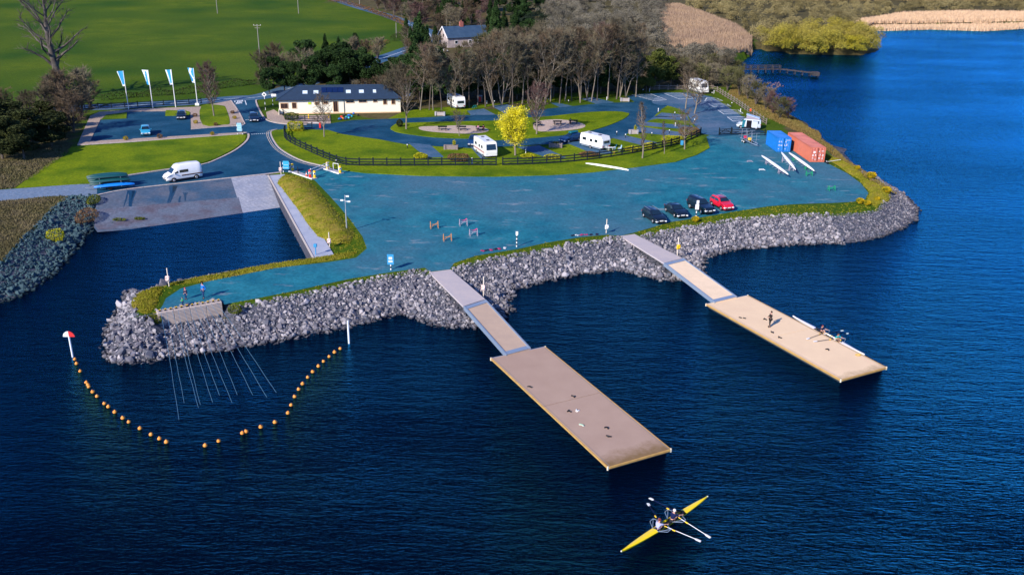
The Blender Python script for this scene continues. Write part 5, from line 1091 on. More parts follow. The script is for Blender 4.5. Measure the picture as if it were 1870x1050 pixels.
bush((965, 290), (2.6, 1.2, .9), 'low golden bush right of the yellow tree trunk', m_hedgeY, n=1500)
bush((1008, 291), (3.0, 1.2, .9), 'low yellow green hedge beside the empty pitch', m_hedgeY, 'hedge', 'hedge', n=1500)
bush((1075, 287), (3.6, 1.3, 1.0), 'brown low hedge against the fence below the caravan', m_brn, 'hedge', 'hedge', n=2200)
bush((1155, 277), (3.2, 1.4, 1.0), 'golden low hedge beside the outdoor chairs', m_hedgeY, 'hedge', 'hedge', n=1800)
bush((1187, 272), (2.6, 1.3, 1.2), 'yellow bush behind the narrow bare tree', m_hedgeY, n=1500)
bush((1228, 262), (4.5, 1.8, 1.5), 'yellow olive spreading bush inside the fence', m_hedgeY, n=2600)
bush((1258, 247), (4.2, 1.8, 1.6), 'orange brown hedge at the right end of the fence', m_brn, 'hedge', 'hedge', n=2600)
for i, (x, y, c_, s_) in enumerate([(230, 256, m_gorse, .9), (292, 252.5, m_brn, 1.0), (388, 247, m_gorse, .8), (356.5, 213.5, m_brn, .9), (357.5, 226, m_gorse, .85), (394, 230, m_brn, .8), (428.5, 217.5, m_gorse, .8), (425, 208, m_brn, .8)]):
    bush((x, y), (s_, s_, s_*.8), ['small golden shrub in the paving left of the pale blue car', 'small red brown shrub in the paving right of the pale blue car', 'small golden shrub in the paving by the car park entrance', 'red brown shrub nearest the black parked car', 'small golden shrub on the paving left of the square lawn', 'small dark shrub at the front edge of the square lawn', 'small golden shrub on the paving right of the square lawn', 'dark shrub on the paving at the right of the birch lawn'][i], c_, 'shrub', 'shrub', n=500, h=.07)
for i, (x, y, s_) in enumerate([(1270, 404, 1.3), (1591, 325, 1.9), (1619, 352, 1.8), (1570, 371, 1.5), (1583, 374, 1.2), (1601, 366, 1.1), (1565, 309, 1.2)]):
    bush((x, y), (s_*.75, s_*.75, s_*.5), ['yellow flowering gorse at the foot of the banded post by the cars', 'large yellow gorse on the outer side of the point bank', 'yellow gorse at the corner of the point above the stones', 'low gorse at the front of the point, leftmost of three', 'low gorse at the front of the point, middle of three', 'low gorse at the front of the point, rightmost of three', 'small gorse behind the bank on the lake side'][i], m_gorse, 'gorse', 'gorse', n=1500, h=.1)
bush((430, 572), (1.4, 1.2, .9), 'dark green bush on the stones right of the block wall', m_hedge, n=600)
bush((284, 590), (1.5, 1.3, .9), 'olive bush on the stones left of the block wall', m_hedge, n=600)
bush((103, 440), (2.2, 1.8, 1.6), 'bright green bush on the dark stones of the left bank', m_hedgeY, n=900)
bush((160, 405), (2.5, 4.5, 1.8), 'brown scrub where the slipway meets the left bank', m_brn, n=1500)
bush((172, 372), (1.6, 3.0, 1.2), 'green brown scrub at the top left corner of the slipway', m_hedge, n=900)
for x, y, s_ in ((218, 398, 1.5), (255, 396, 1.2)): bush((x, y+5), (s_*1.2, s_*.6, .35), 'flat weed patch on the slipway, %s of two' % ('left' if x < 230 else 'right'), m_hedge, 'weeds', 'weeds', n=300)
def long_hedge(pts, w, h, label, m, n_per=80, lf=.14):
    P = catmull([at(*p) for p in pts], 4, False); rs = np.random.RandomState(len(pts)*31+int(pts[0][0])); C = []
    for a, b_ in zip(P[:-1], P[1:]):
        l = (b_-a).length; n = int(l*n_per); u = rs.rand(n); d = (b_-a)/l; nn = np.array([-d.y, d.x]); th = rs.uniform(0, pi, n); rr = rs.uniform(.8, 1.05, n)
        z0 = hz(a.x, a.y); x = a.x+d.x*l*u+nn[0]*np.cos(th)*w/2*rr; y = a.y+d.y*l*u+nn[1]*np.cos(th)*w/2*rr; z = z0+np.sin(th)*h*rr*(.85+.25*np.sin((a.x+l*u)*.9)); C.append(np.stack([x, y, z], 1))
    C = np.concatenate(C); V = leafy(C, None, lf, rs); T = np.repeat(rs.rand(len(C)), 4); return tag(link('hedge', npmesh('hedge', V, np.arange(len(V)).reshape(-1, 4), m, col=T)), label, 'hedge')
long_hedge([(185, 184), (260, 177), (340, 172), (400, 162), (440, 157), (495, 150)], 1.6, 1.7, 'long dark field hedge behind the four flags', m_dkhedge)
long_hedge([(715, 77), (735, 70), (748, 66)], 1.6, 2.2, 'dark hedge on the field edge left of the slim evergreen', m_dkhedge, 60)
long_hedge([(675, 93), (690, 85), (708, 78)], 1.4, 1.5, 'brown hedge running down towards the far road', m_brn, 60)
long_hedge([(555, 4), (600, 8), (650, 17), (700, 32), (735, 45), (745, 58)], 1.8, 1.6, 'brown roadside hedge along the top edge of the field', m_brn, 50, .2)
long_hedge([(0, 208), (60, 205), (150, 200)], 1.6, 1.2, 'dark hedge along the road at the left edge', m_dkhedge, 60)
# ---------------------------------------------------------------- people
def skin_mesh(nm, verts, edges, radii, m, root=0, sub=1):
    me = bpy.data.meshes.new(nm); me.from_pydata(verts, edges, []); o = bpy.data.objects.new(nm, me); COL.objects.link(o)
    md = o.modifiers.new('s', 'SKIN'); md.use_smooth_shade = True
    for i, v in enumerate(me.skin_vertices[0].data): v.radius = (radii[i], radii[i]) if not isinstance(radii[i], tuple) else radii[i]; v.use_root = (i == root)
    o.modifiers.new('u', 'SUBSURF').levels = sub
    dg = bpy.context.evaluated_depsgraph_get(); r = bpy.data.meshes.new_from_object(o.evaluated_get(dg)); bpy.data.objects.remove(o); r.name = nm; r.materials.clear(); r.materials.append(m)
    for p in r.polygons: p.use_smooth = True
    return r
def person(label, loc, rz, pose, top, legs, hair, scale=1, shoe=m_black, hat=None, sleeves=True, bare_legs=False):
    """pose: dict of joints (x forward, y left, z up); z=0 is where the person rests"""
    t = thing('person', label, 'person', loc, rz); t.scale = (scale,)*3
    J = pose; V = []; E = []; R = []; ix = {}
    def add(n, p, r, par=None):
        ix[n] = len(V); V.append(tuple(p)); R.append(r)
        if par is not None: E.append((ix[par], ix[n]))
    P = {k: Vector(v) for k, v in J.items()}
    up = (P['chest']-P['pelvis']).normalized()
    add('pelvis', P['pelvis'], (.15, .12)); add('belly', P['pelvis'].lerp(P['chest'], .5), (.13, .11), 'pelvis'); add('chest', P['chest'], (.16, .12), 'belly'); nk = P['chest']+(P['head']-P['chest'])*.5
    add('neck', nk, .055, 'chest'); add('head', P['head'], (.085, .1), 'neck'); add('crown', P['head']+(P['head']-nk).normalized()*.1, .075, 'head')
    f = Vector((1, 0, 0)); add('nose', P['head']+f*.1+Vector((0, 0, -.005)), .018, 'head')
    for s in 'lr':
        y = 1 if s == 'l' else -1
        sh = P['chest']+Vector((0, .17*y, .06)); add('sh'+s, sh, .065, 'chest'); add('el'+s, P['elbow_'+s], .045, 'sh'+s); add('wr'+s, P['wrist_'+s], .03, 'el'+s)
        d = (P['wrist_'+s]-P['elbow_'+s]).normalized(); side = d.cross(Vector((0, 0, 1))); side = side.normalized() if side.length > .1 else Vector((1, 0, 0)); pm = P['wrist_'+s]+d*.07; add('pm'+s, pm, (.04, .022), 'wr'+s)
        crl = d.cross(side)
        for q, (o_, l_) in enumerate(((-.033, .075), (-.011, .09), (.011, .085), (.033, .065))):
            b_ = pm+side*o_+d*.02; add('fa%d%s' % (q, s), b_+d*l_*.45, .0105, 'pm'+s); add('fb%d%s' % (q, s), b_+d*l_*.75-crl*.03, .009, 'fa%d%s' % (q, s))
        add('ta'+s, P['wrist_'+s]+d*.04+side*.055, .012, 'pm'+s); add('tb'+s, P['wrist_'+s]+d*.075+side*.07, .010, 'ta'+s)
        hp = P['pelvis']+Vector((0, .1*y, -.05)); add('hp'+s, hp, .1, 'pelvis'); add('kn'+s, P['knee_'+s], .065, 'hp'+s); add('an'+s, P['ankle_'+s], .042, 'kn'+s); add('to'+s, P['ankle_'+s]+P.get('foot_'+s, Vector((.16, 0, -.05))), .035, 'an'+s)
    link('body', skin_mesh('body', V, E, R, m_skin), t)
    # clothes follow the body
    V, E, R, ix = [], [], [], {}
    add('pelvis', P['pelvis']+up*.03, (.165, .135)); add('belly', P['pelvis'].lerp(P['chest'], .5), (.155, .13), 'pelvis'); add('chest', P['chest'], (.18, .135), 'belly'); add('neck', nk-up*.05, .075, 'chest')
    for s in 'lr':
        y = 1 if s == 'l' else -1; add('sh'+s, P['chest']+Vector((0, .175*y, .06)), .08, 'chest'); e = P['elbow_'+s]; add('el'+s, e, .06, 'sh'+s)
        if sleeves: add('wr'+s, e.lerp(P['wrist_'+s], .9), .045, 'el'+s)
    link('jacket', skin_mesh('jacket', V, E, R, top), t)
    V, E, R, ix = [], [], [], {}
    add('pelvis', P['pelvis'], (.16, .135))
    for s in 'lr':
        y = 1 if s == 'l' else -1; hp = P['pelvis']+Vector((0, .1*y, -.05)); add('hp'+s, hp, .115, 'pelvis'); k = P['knee_'+s]
        if bare_legs: add('kn'+s, hp.lerp(k, .7), .085, 'hp'+s)
        else: add('kn'+s, k, .08, 'hp'+s); add('an'+s, k.lerp(P['ankle_'+s], .93), .058, 'kn'+s)
    link('trousers', skin_mesh('trousers', V, E, R, legs), t)
    for s in 'lr':
        a = P['ankle_'+s]; fo = P.get('foot_'+s, Vector((.16, 0, -.05))); b = MB(); b.tube([a-fo*.25+Vector((0, 0, -.03)), a+fo*.4+Vector((0, 0, -.02)), a+fo*1.15], [.045, .055, .035], 8); b.build('shoe', shoe, t)
    h = P['head']; b = MB(); c = h+Vector((-.012, 0, .03))
    prof = [(.001, .125), (.06, .115), (.098, .07), (.112, .02), (.108, -.03), (.085, -.07)]
    b.lathe(c, prof[::-1], 12); 
    b.v = [(x-(.035 if z < c.z+.05 and x > c.x+.03 else 0)*((x-c.x)/.1), y, z) for x, y, z in b.v]
    b.build('hat' if hat else 'hair', hat or hair, t)
    b = MB(); [b.tube([(h.x+.093, h.y+y*.034, h.z+.012), (h.x+.101, h.y+y*.034, h.z+.012)], .011, 6) for y in (-1, 1)]; b.build('eye', m_black, t)
    b = MB(); b.box((h.x+.097, h.y, h.z-.045), (.014, .045, .01)); b.build('mouth', mat('lips', (.35, .1, .09), .5), t)
    for y in (-1, 1): b = MB(); b.tube([(h.x-.005, h.y+y*.085, h.z+.02), (h.x-.005, h.y+y*.105, h.z), (h.x-.005, h.y+y*.088, h.z-.03)], [.012, .018, .01], 6); b.build('ear', m_skin, t)
    return t
def standing(arms='down', step=.0, lean=.0):
    p = dict(pelvis=(0, 0, .93), chest=(lean*.3, 0, 1.33), head=(.02+lean*.5, 0, 1.62), knee_l=(.05+step, .11, .5), knee_r=(.02-step*.4, -.11, .5), ankle_l=(step*1.3, .12, .09), ankle_r=(-step*1.2, -.12, .09))
    if arms == 'down': p.update(elbow_l=(-.03, .27, 1.1), wrist_l=(.05, .28, .87), elbow_r=(-.03, -.27, 1.1), wrist_r=(.05, -.28, .87))
    if arms == 'front': p.update(elbow_l=(.04, .26, 1.12), wrist_l=(.26, .12, 1.12), elbow_r=(.04, -.26, 1.12), wrist_r=(.26, -.12, 1.1))
    if arms == 'pockets': p.update(elbow_l=(-.1, .3, 1.1), wrist_l=(.06, .19, .93), elbow_r=(-.1, -.3, 1.1), wrist_r=(.06, -.19, .93))
    return p
def cloth(n, c): return mat('cloth_'+n, c, .85)
c_black, c_navy, c_blue, c_green, c_teal, c_lav, c_denim, c_white_, c_red_, c_dk = cloth('black', (.02, .018, .018)), cloth('navy', (.01, .015, .06)), cloth('royal', (.02, .17, .6)), cloth('green', (.05, .45, .12)), cloth('teal', (.01, .4, .45)), cloth('lavender', (.35, .36, .55)), cloth('denim', (.02, .05, .13)), cloth('white', (.7, .7, .72)), cloth('red', (.5, .02, .05)), cloth('dark', (.02, .02, .03))
h_br, h_dk, h_gr = mat('hair_brown', (.07, .035, .02), .8), mat('hair_dark', (.012, .01, .01), .8), mat('hair_red', (.15, .03, .03), .8)
def heading(a, b_): return math.atan2(b_[1]-a[1], b_[0]-a[0])
person('man in dark coat and black trousers standing on the cream pontoon', at(1405.5, 597, .5), math.radians(190), standing('front', .04), cloth('charcoal', (.03, .024, .022)), c_black, h_dk, 1.03)
person('person in blue jacket and dark trousers walking on the gravel spit', at(372.5, 544.5), math.radians(245), standing('pockets', .1), c_blue, c_denim, h_dk, 1.05)
person('child in blue jacket and red hat on the gravel spit', at(340, 546.5), math.radians(250), standing('down', .03), c_navy, c_denim, h_dk, .76, hat=mat('red_hat', (.6, .02, .08), .7))
person('small child in bright green jacket beside the block wall', at(334.5, 559), math.radians(200), standing('front', .03), c_green, c_denim, h_br, .58)
ROW = dict(pelvis=(0, 0, .12), chest=(.16, 0, .5), head=(.26, 0, .79), elbow_l=(.4, .3, .5), wrist_l=(.6, .38, .47), elbow_r=(.4, -.3, .5), wrist_r=(.6, -.38, .47), knee_l=(.42, .14, .38), knee_r=(.42, -.14, .38), ankle_l=(.72, .1, .05), ankle_r=(.72, -.1, .05), foot_l=(.05, 0, .14), foot_r=(.05, 0, .14))
# ---------------------------------------------------------------- rowing boats
def hull_mesh(Ln, w, h, n=24, keel=.12, top_m=0, inv=False):
    V = []; F = []; k = 7
    for i in range(n+1):
        u = i/n*2-1; x = u*Ln/2; f = max(0, 1-abs(u)**2.1); ww = w/2*max(.02, f**.75); dz = h*(.55+.45*max(.05, f**.5)); row = []
        for j in range(k): a = pi*j/(k-1); row.append((x, -math.cos(a)*ww, h-math.sin(a)*dz+.06*abs(u)**3))
        V += row
    b = MB(); b.add(V, [(i*k+j, (i+1)*k+j, (i+1)*k+j+1, i*k+j+1) for i in range(n) for j in range(k-1)], 0, True)
    return b, V, k, n
def scull(label, p0, p1, hullm, deckm, cockpit, people, oars, z=0., stripe=None, oarm=c_white_):
    a, c_ = Vector(p0), Vector(p1); d = c_-a; Ln = d.length; rz = math.atan2(d.y, d.x); mid = (a+c_)/2
    t = thing('rowing_boat', label, 'rowing boat', (mid.x, mid.y, z), rz); w, h = .56, .26
    b, V, k, n = hull_mesh(Ln, w, h); o = b.build('hull', hullm, t); c0, c1 = cockpit
    for nm, (u0, u1) in (('bow_deck', (0, c0)), ('stern_deck', (c1, 1))):
        b = MB(); vs = []
        for i in range(n+1):
            if u0 <= i/n <= u1: r0, r1 = V[i*k], V[i*k+k-1]; vs += [(r0[0], r0[1], r0[2]), (r0[0], 0, r0[2]+.05), (r1[0], r1[1], r1[2])]
        m_ = len(vs)//3; b.add(vs, [(3*i+j, 3*i+3+j, 3*i+4+j, 3*i+1+j) for i in range(m_-1) for j in (0, 1)]); ob = b.build(nm, deckm, t)
        if ob.data.polygons and ob.data.polygons[0].normal.z < 0: ob.data.flip_normals()
    xa, xb = (c0-.5)*Ln, (c1-.5)*Ln; b = MB(); b.add([(xa-.4, -w*.4, .13), (xb+.4, -w*.4, .13), (xb+.4, w*.4, .13), (xa-.4, w*.4, .13)], [(0, 1, 2, 3)]); b.build('cockpit_floor', m_black, t)
    for e0, e1 in ((xa, xa+.9), (xb, xb-.5)):
        b = MB(); [b.bar((e0, 0, h+.1), (e1, s*w*.46, h+.1), .05, .1) for s in (-1, 1)]; b.build('splash_board', m_black, t)
    for u, s in ((0, -1), (1, 1)): b = MB(); b.lathe((s*Ln/2, 0, .3), [(.001, -.06), (.055, -.03), (.06, .02), (.001, .06)], 8); b.build('bow_ball', m_white, t)
    for xs_, col, legs, hair, lab, hat in people:
        p = t.location+Matrix.Rotation(rz, 3, 'Z') @ Vector((xs_, 0, .12)); person(lab, p, rz, ROW, col, legs, hair, .98, c_white_, hat, sleeves=False, bare_legs=True)
        xr = xs_+.55; b = MB()
        for s in (-1, 1): b.bar((xr-.75, s*w*.4, h), (xr, s*.8, h+.16), .035); b.bar((xr+.35, s*w*.4, h), (xr, s*.8, h+.16), .035); b.bar((xr-.75, s*w*.4, h+.02), (xr-.35, s*.8, h+.1), .03); b.bar((xr-.35, s*.8, h+.1), (xr, s*.8, h+.16), .035)
        b.build('rigger', m_alu, t)
        b = MB(); b.box((xs_, 0, .2), (.3, .28, .05), bev=.02); b.build('seat', m_black, t)
    for hx, lab, blade, pin, hand, shaft in oars:
        bl, pn, hn = Vector(blade), Vector(pin), Vector(hand); r = thing('oar', lab, 'oar', (pn.x, pn.y, pn.z)); q = [v-pn for v in (bl, hn)]; u = (q[0]-q[1]).normalized()
        b = MB(); b.tube([q[1], q[0]-u*.3], .024, 8); b.build('shaft', shaft, r); b = MB(); b.tube([q[1]-u*.02, q[1]+u*.2], .03, 8); b.build('grip', m_yel, r); b = MB(); b.tube([-u*.06, u*.16], .05, 8); b.build('collar', m_yel, r)
        sd = u.cross(Vector((0, 0, 1))).normalized(); e = q[0]-u*.38; b = MB(); pts = [e+sd*.03, e+u*.1+sd*.1, e+u*.45+sd*.115, e+u*.47-sd*.08, e+u*.12-sd*.08, e-sd*.03]; pts = [p_+Vector((0, 0, .015)) for p_ in pts]+[p_-Vector((0, 0, .015)) for p_ in pts]
        b.add(pts, [list(range(6)), list(range(11, 5, -1))]+[(i, (i+1) % 6, 6+(i+1) % 6, 6+i) for i in range(6)]); b.build('blade', oarm, r)
    return t
def on(xp, yp, z): return at(xp, yp, z)
yel_hull = paint('yellow_hull', (.85, .62, .0), .35)
zf = lambda X, Y: (1110+X/7, 880+Y/7)
oA = [(0, 'oar of the yellow boat reaching to the upper left, farther from the bow', on(*zf(540, 208), .1), on(*zf(775, 342), .45), on(*zf(872, 372), .55), c_navy),
      (0, 'oar of the yellow boat reaching to the upper left, nearest the bow', on(*zf(512, 275), .1), on(*zf(612, 442), .45), on(*zf(668, 500), .55), c_navy),
      (0, 'oar of the yellow boat reaching to the lower right, farther from the bow', on(*zf(1300, 700), .1), on(*zf(1000, 512), .45), on(*zf(905, 450), .55), c_white_),
      (0, 'oar of the yellow boat reaching to the lower right, nearest the bow', on(*zf(1175, 748), .1), on(*zf(835, 612), .45), on(*zf(725, 560), .55), c_white_)]
scull('yellow double sculling boat out on the dark water', at(1134.5, 1009, .15), at(1291.5, 909, .15), yel_hull, yel_hull, (.375, .7),
      [(-1.05, c_lav, c_denim, h_gr, 'rower in a lavender top with red hair in the bow seat of the yellow boat', None), (.6, c_navy, c_dk, h_dk, 'rower in navy with a white cap in the yellow boat', c_white_)], oA, 0.0)
zj = lambda X, Y: (1280+X/5.194, 500+Y/5.194)
oB = [(0, 'dark oar lying on the cream pontoon, nearer the standing man', on(*zj(1010, 617), .6), on(*zj(1130, 572), .62), on(*zj(1170, 558), .66), c_dk),
      (0, 'dark oar lying on the cream pontoon, nearer its outer end', on(*zj(1075, 642), .6), on(*zj(1230, 622), .62), on(*zj(1285, 612), .66), c_dk),
      (0, 'raised oar over the water behind the white boat, upper blade', on(*zj(1345, 537), .35), on(*zj(1235, 590), .5), on(*zj(1190, 565), .66), c_dk),
      (0, 'raised oar over the water behind the white boat, lower blade', on(*zj(1392, 563), .35), on(*zj(1325, 630), .5), on(*zj(1300, 610), .66), c_dk)]
scull('white and purple double sculling boat alongside the cream pontoon', at(*zj(873, 408), .2), at(*zj(1548, 772), .2), paint('hull_white', (.8, .8, .82)), paint('hull_lilac', (.75, .7, .8)), (.34, .7),
      [(-1.0, c_navy, c_dk, h_gr, 'rower in navy in the white boat, nearer the shore', None), (1.25, c_teal, c_white_, h_br, 'rower in turquoise in the white boat, nearer the lake end', None)], oB, 0.0)
def upturned(label, p0, p1, zt, w=.55, legs=True, group=None):
    a, c_ = at(*p0, zt), at(*p1, zt); d = c_-a; Ln = d.length; rz = math.atan2(d.y, d.x); mid = (a+c_)/2
    t = thing('racing_shell', label, 'rowing boat', (mid.x, mid.y, zt-.3), rz, group); b, V, k, n = hull_mesh(Ln, w, .3); b.v = [(x, y, .3-z+.0) for x, y, z in b.v]; b.f = [f[::-1] for f in b.f]; b.build('hull', m_white, t)
    b = MB()
    for x in (-.12, -.02, .08, .18):
        for s in (-1, 1): b.bar((x*Ln-.3, s*w*.35, .02), (x*Ln, s*.78, -.12), .03); b.bar((x*Ln+.3, s*w*.35, .02), (x*Ln, s*.78, -.12), .03)
    b.build('rigger', m_alu, t); return t, mid, rz, Ln
GS = 'white shells stored by the containers'
def trestle(loc, rz, m, label, h=.8, w=.8, group=None, red=None):
    t = thing('boat_trestle', label, 'trestle', loc, rz, group)
    for x in (-w/2, w/2):
        for s in (-1, 1): b = MB(); b.bar((x, s*.3, 0), (x, -s*.12*0+s*.06, h), .06); b.build('leg', m, t)
        b = MB(); b.bar((x, -.2, .28), (x, .2, .28), .05); b.build('brace', m, t)
    b = MB(); b.bar((-w/2, -.22, .2), (w/2, .2, h*.75), .05); b.bar((-w/2, .0, h*.55), (w/2, 0, h*.55), .06); b.build('crossbar', m, t)
    if red: b = MB(); b.add([(-w/2, -.07, h), (-w/4, 0, h-.18), (0, 0, h-.24), (w/4, 0, h-.18), (w/2, -.07, h), (w/2, .2, h), (w/4, .2, h-.18), (0, .2, h-.24), (-w/4, .2, h-.18), (-w/2, .2, h)], [(0, 1, 8, 9), (1, 2, 7, 8), (2, 3, 6, 7), (3, 4, 5, 6)]); b.build('sling', red, t)
    return t
m_grst = mat('green_steel', (.01, .3, .12), .5); m_lilac = mat('lilac_steel', (.35, .3, .38), .5); m_ply = mat('orange_wood', (.5, .22, .08), .7); m_pink = mat('pink_canvas', (.65, .015, .16), .8)
for lab, a_, c_, ms, z in (('long white racing shell upside down on trestles, left of the three by the containers', (1391, 281.7), (1440, 315.9), m_lilac, 1.0), ('shorter white racing shell upside down on trestles in front of the blue container', (1427, 275.5), (1453.6, 307.5), m_lilac, 1.25), ('white racing shell upside down on green trestles beside the red container', (1441, 276.5), (1487.6, 309.5), m_grst, .95)):
    t, mid, rz, Ln = upturned(lab, a_, c_, L+z, group=GS)
    for s, w_ in ((-.24, 'far'), (.24, 'near')): trestle((mid.x+math.cos(rz)*Ln*s, mid.y+math.sin(rz)*Ln*s, L+.01), rz+pi/2, ms, 'trestle under the %s end of the %s' % (w_, lab.split(' upside')[0].replace('long ', 'left ').replace('shorter ', 'middle ') if 'beside' not in lab else 'shell beside the red container'), z-.3, .7, 'trestles under the white shells')
upturned('long thin white shell lying on the grass below the fence', (1069.5, 296), (1148, 308.2), L+.4, .36)
for i, (x, y, m, r) in enumerate([(793, 417, m_ply, None), (817, 440, m_ply, None), (846, 412.5, m_lilac, m_pink), (864.5, 431, m_lilac, m_pink)]):
    trestle((*at(x, y)[:2], L+.015), .25, m, ['wooden trestle, upper left of the four in the middle of the yard', 'wooden trestle, lower left of the four in the middle of the yard', 'pink slinged trestle, upper right of the four on the yard', 'pink slinged trestle, lower right of the four on the yard'][i], .95, 1.0, 'trestles in the middle of the yard', r)
trestle((*at(1477, 321.5)[:2], L+.015), .1, m_grst, 'empty green trestle below the red container', .8, .95); trestle((*at(1518, 348.5)[:2], L+.015), .2, m_grst, 'empty dark green trestle near the rounded corner of the yard', .8, 1.0)
for (x, y), lab in (((1369, 296), 'low grey cradle lying flat on the yard near the boat trailer'), ((1391, 311.5), 'white bent cradle lying on the yard below the left shell')):
    g = at(x, y); t = thing('boat_cradle', lab, 'cradle', (g.x, g.y, L+.02), .1); b = MB(); b.bar((-.5, 0, .08), (.5, 0, .08), .07); b.bar((-.5, -.25, .05), (-.4, .25, .05), .06); b.bar((.5, -.25, .05), (.45, .25, .05), .06); b.bar((-.4, .25, .16), (.45, .25, .16), .06); b.build('frame', m_lilac if x < 1380 else m_white, t)
# ---------------------------------------------------------------- containers
def corr(nm, c): 
    m = mat(nm, c, .55, tuple(k*.75 for k in c), 1.2, .6); return m
def container(label, p_front_left, p_front_right, dirv, Ln, body, door_m, name, marks):
    a = at(*p_front_left); d = Vector(dirv).normalized(); right = Vector((-d.y, d.x, 0)); 
    if right.x < 0: right = -right
    o = a; t = thing('shipping_container', label, 'container', (o.x, o.y, L+.04), math.atan2(d.y, d.x)); s = -1 if Vector((math.sin(t.rotation_euler[2]), -math.cos(t.rotation_euler[2]), 0)).dot(right) > 0 else 1
    # local: x away from the doors, y across
    Wd, H = 2.44, 2.59; y0, y1 = 0, s*Wd
    b = MB()
    def corrug(y, n):
        vs = []; 
        for i in range(n+1): x = .12+(Ln-.24)*i/n; off = [0, 0, .05, .05][i % 4]*(1 if y == y0 else -1)*s; vs += [(x, y+off+.02*s*(1 if y == y0 else -1), .15), (x, y+off+.02*s*(1 if y == y0 else -1), H-.1)]
        b.add(vs, [(2*i, 2*i+2, 2*i+3, 2*i+1) for i in range(n)])
    for y in (y0, y1): corrug(y, int(Ln/.11)//4*4)
    b.build('side_panel', body, t)
    b = MB(); n = int(Ln/.5); 
    for i in range(n): x0 = .1+(Ln-.2)*i/n; b.box((x0+(Ln-.2)/n/2, s*Wd/2, H-.035-(.012 if i % 2 else 0)), ((Ln-.2)/n, Wd-.16, .05))
    b.build('roof', mat(name+'_roof', tuple(min(1, k*1.15+.04) for k in body_c[name]), .6, tuple(k*.7 for k in body_c[name]), .5, 1), t)
    b = MB(); b.box((Ln-.03, s*Wd/2, H/2), (.05, Wd-.1, H-.1)); b.build('end_panel', body, t)
    b = MB()
    for y in (y0, y1):
        for z in (.08, H-.06): b.box((Ln/2, y, z), (Ln, .12, .14))
        for x in (.06, Ln-.06): b.box((x, y, H/2), (.14, .15, H))
    for x in (.06, Ln-.06):
        for z in (.08, H-.06): b.box((x, s*Wd/2, z), (.12, Wd, .14))
    b.build('frame', body, t)
    for k in (0, 1):
        b = MB(); b.box((.03, s*(Wd*.25+Wd*.5*k), H/2), (.06, Wd/2-.12, H-.3), bev=.01); dr = b.build('door', door_m, t)
        for j in (.3, .7):
            b = MB(); yy = s*(Wd*.5*k+Wd/2*j); b.cyl((-.04, yy, .15), (-.04, yy, H-.12), .025, 6); b.box((-.05, yy+.12, 1.1), (.03, .3, .05)); [b.box((-.03, yy, zz), (.05, .1, .08)) for zz in (.3, 1.0, 1.7, 2.35)]; b.build('lock_rod', mat(name+'_rod', tuple(min(1, k*1.3+.1) for k in body_c[name]), .5), dr)
    b = MB()
    for (yy, zz, w_, h_) in marks: b.box((-.055, s*yy, zz), (.02, w_, h_))
    b.build('lettering', m_white, t); return t
body_c = {'blue_container': (.006, .18, .6), 'red_container': (.6, .17, .1)}
dtop = at(1441.4, 243, L+2.59)-at(1482.5, 269.5, L+2.59); dtop.z = 0
def stroke_marks(word, y0, z0, sz):
    G = {'A': [(.0, .5, .15, 1), (.6, .5, .15, 1), (.3, .95, .6, .14), (.3, .5, .6, .12)], 'L': [(0, .5, .15, 1), (.3, .06, .6, .14)], 'S': [(.3, .95, .6, .13), (.3, .5, .6, .13), (.3, .05, .6, .13), (0, .75, .15, .4), (.6, .25, .15, .4)], 'E': [(0, .5, .15, 1), (.3, .95, .6, .13), (.25, .5, .5, .13), (.3, .05, .6, .13)]}
    out = []
    for i, ch in enumerate(word):
        if ch == ' ': continue
        for (x, z, w, h) in G[ch]: out.append((y0+sz*(i*.9+x), z0+sz*z, sz*w, sz*h))
    return out
mb = stroke_marks('A', .25, 1.75, .26)+stroke_marks('S', .62, 1.75, .26)+stroke_marks('A', 1.45, 1.72, .24)+stroke_marks('LE', 1.35, 1.1, .36)+[(.35, 1.25, .3, .1), (.75, 1.22, .3, .12), (1.9, 2.15, .8, .06), (.3, .6, .2, .06), (1.5, .55, .3, .05)]
container('blue shipping container with white marks on its doors', (1417.7, 278.2), None, dtop, 6.1, corr('blue_container_side', body_c['blue_container']), corr('blue_container_door', (.008, .2, .65)), 'blue_container', mb)
mr = [(.55, 1.75, .34, .36), (.35, 1.2, .2, .3), (.8, 1.25, .18, .2), (.35, .7, .25, .1), (1.4, 1.9, .2, .12), (2.0, 1.95, .4, .1), (1.6, 1.3, .12, .3), (2.1, 1.2, .15, .4), (1.5, .7, .3, .15), (2.05, .65, .12, .3), (.8, .5, .2, .1)]
container('long orange red shipping container beside the lake with rust streaks', (1479, 296.8), None, dtop, 12.2, corr('red_container_side', body_c['red_container']), mat('red_door', (.6, .16, .1), .6, (.3, .08, .07), 3, 1), 'red_container', mr)
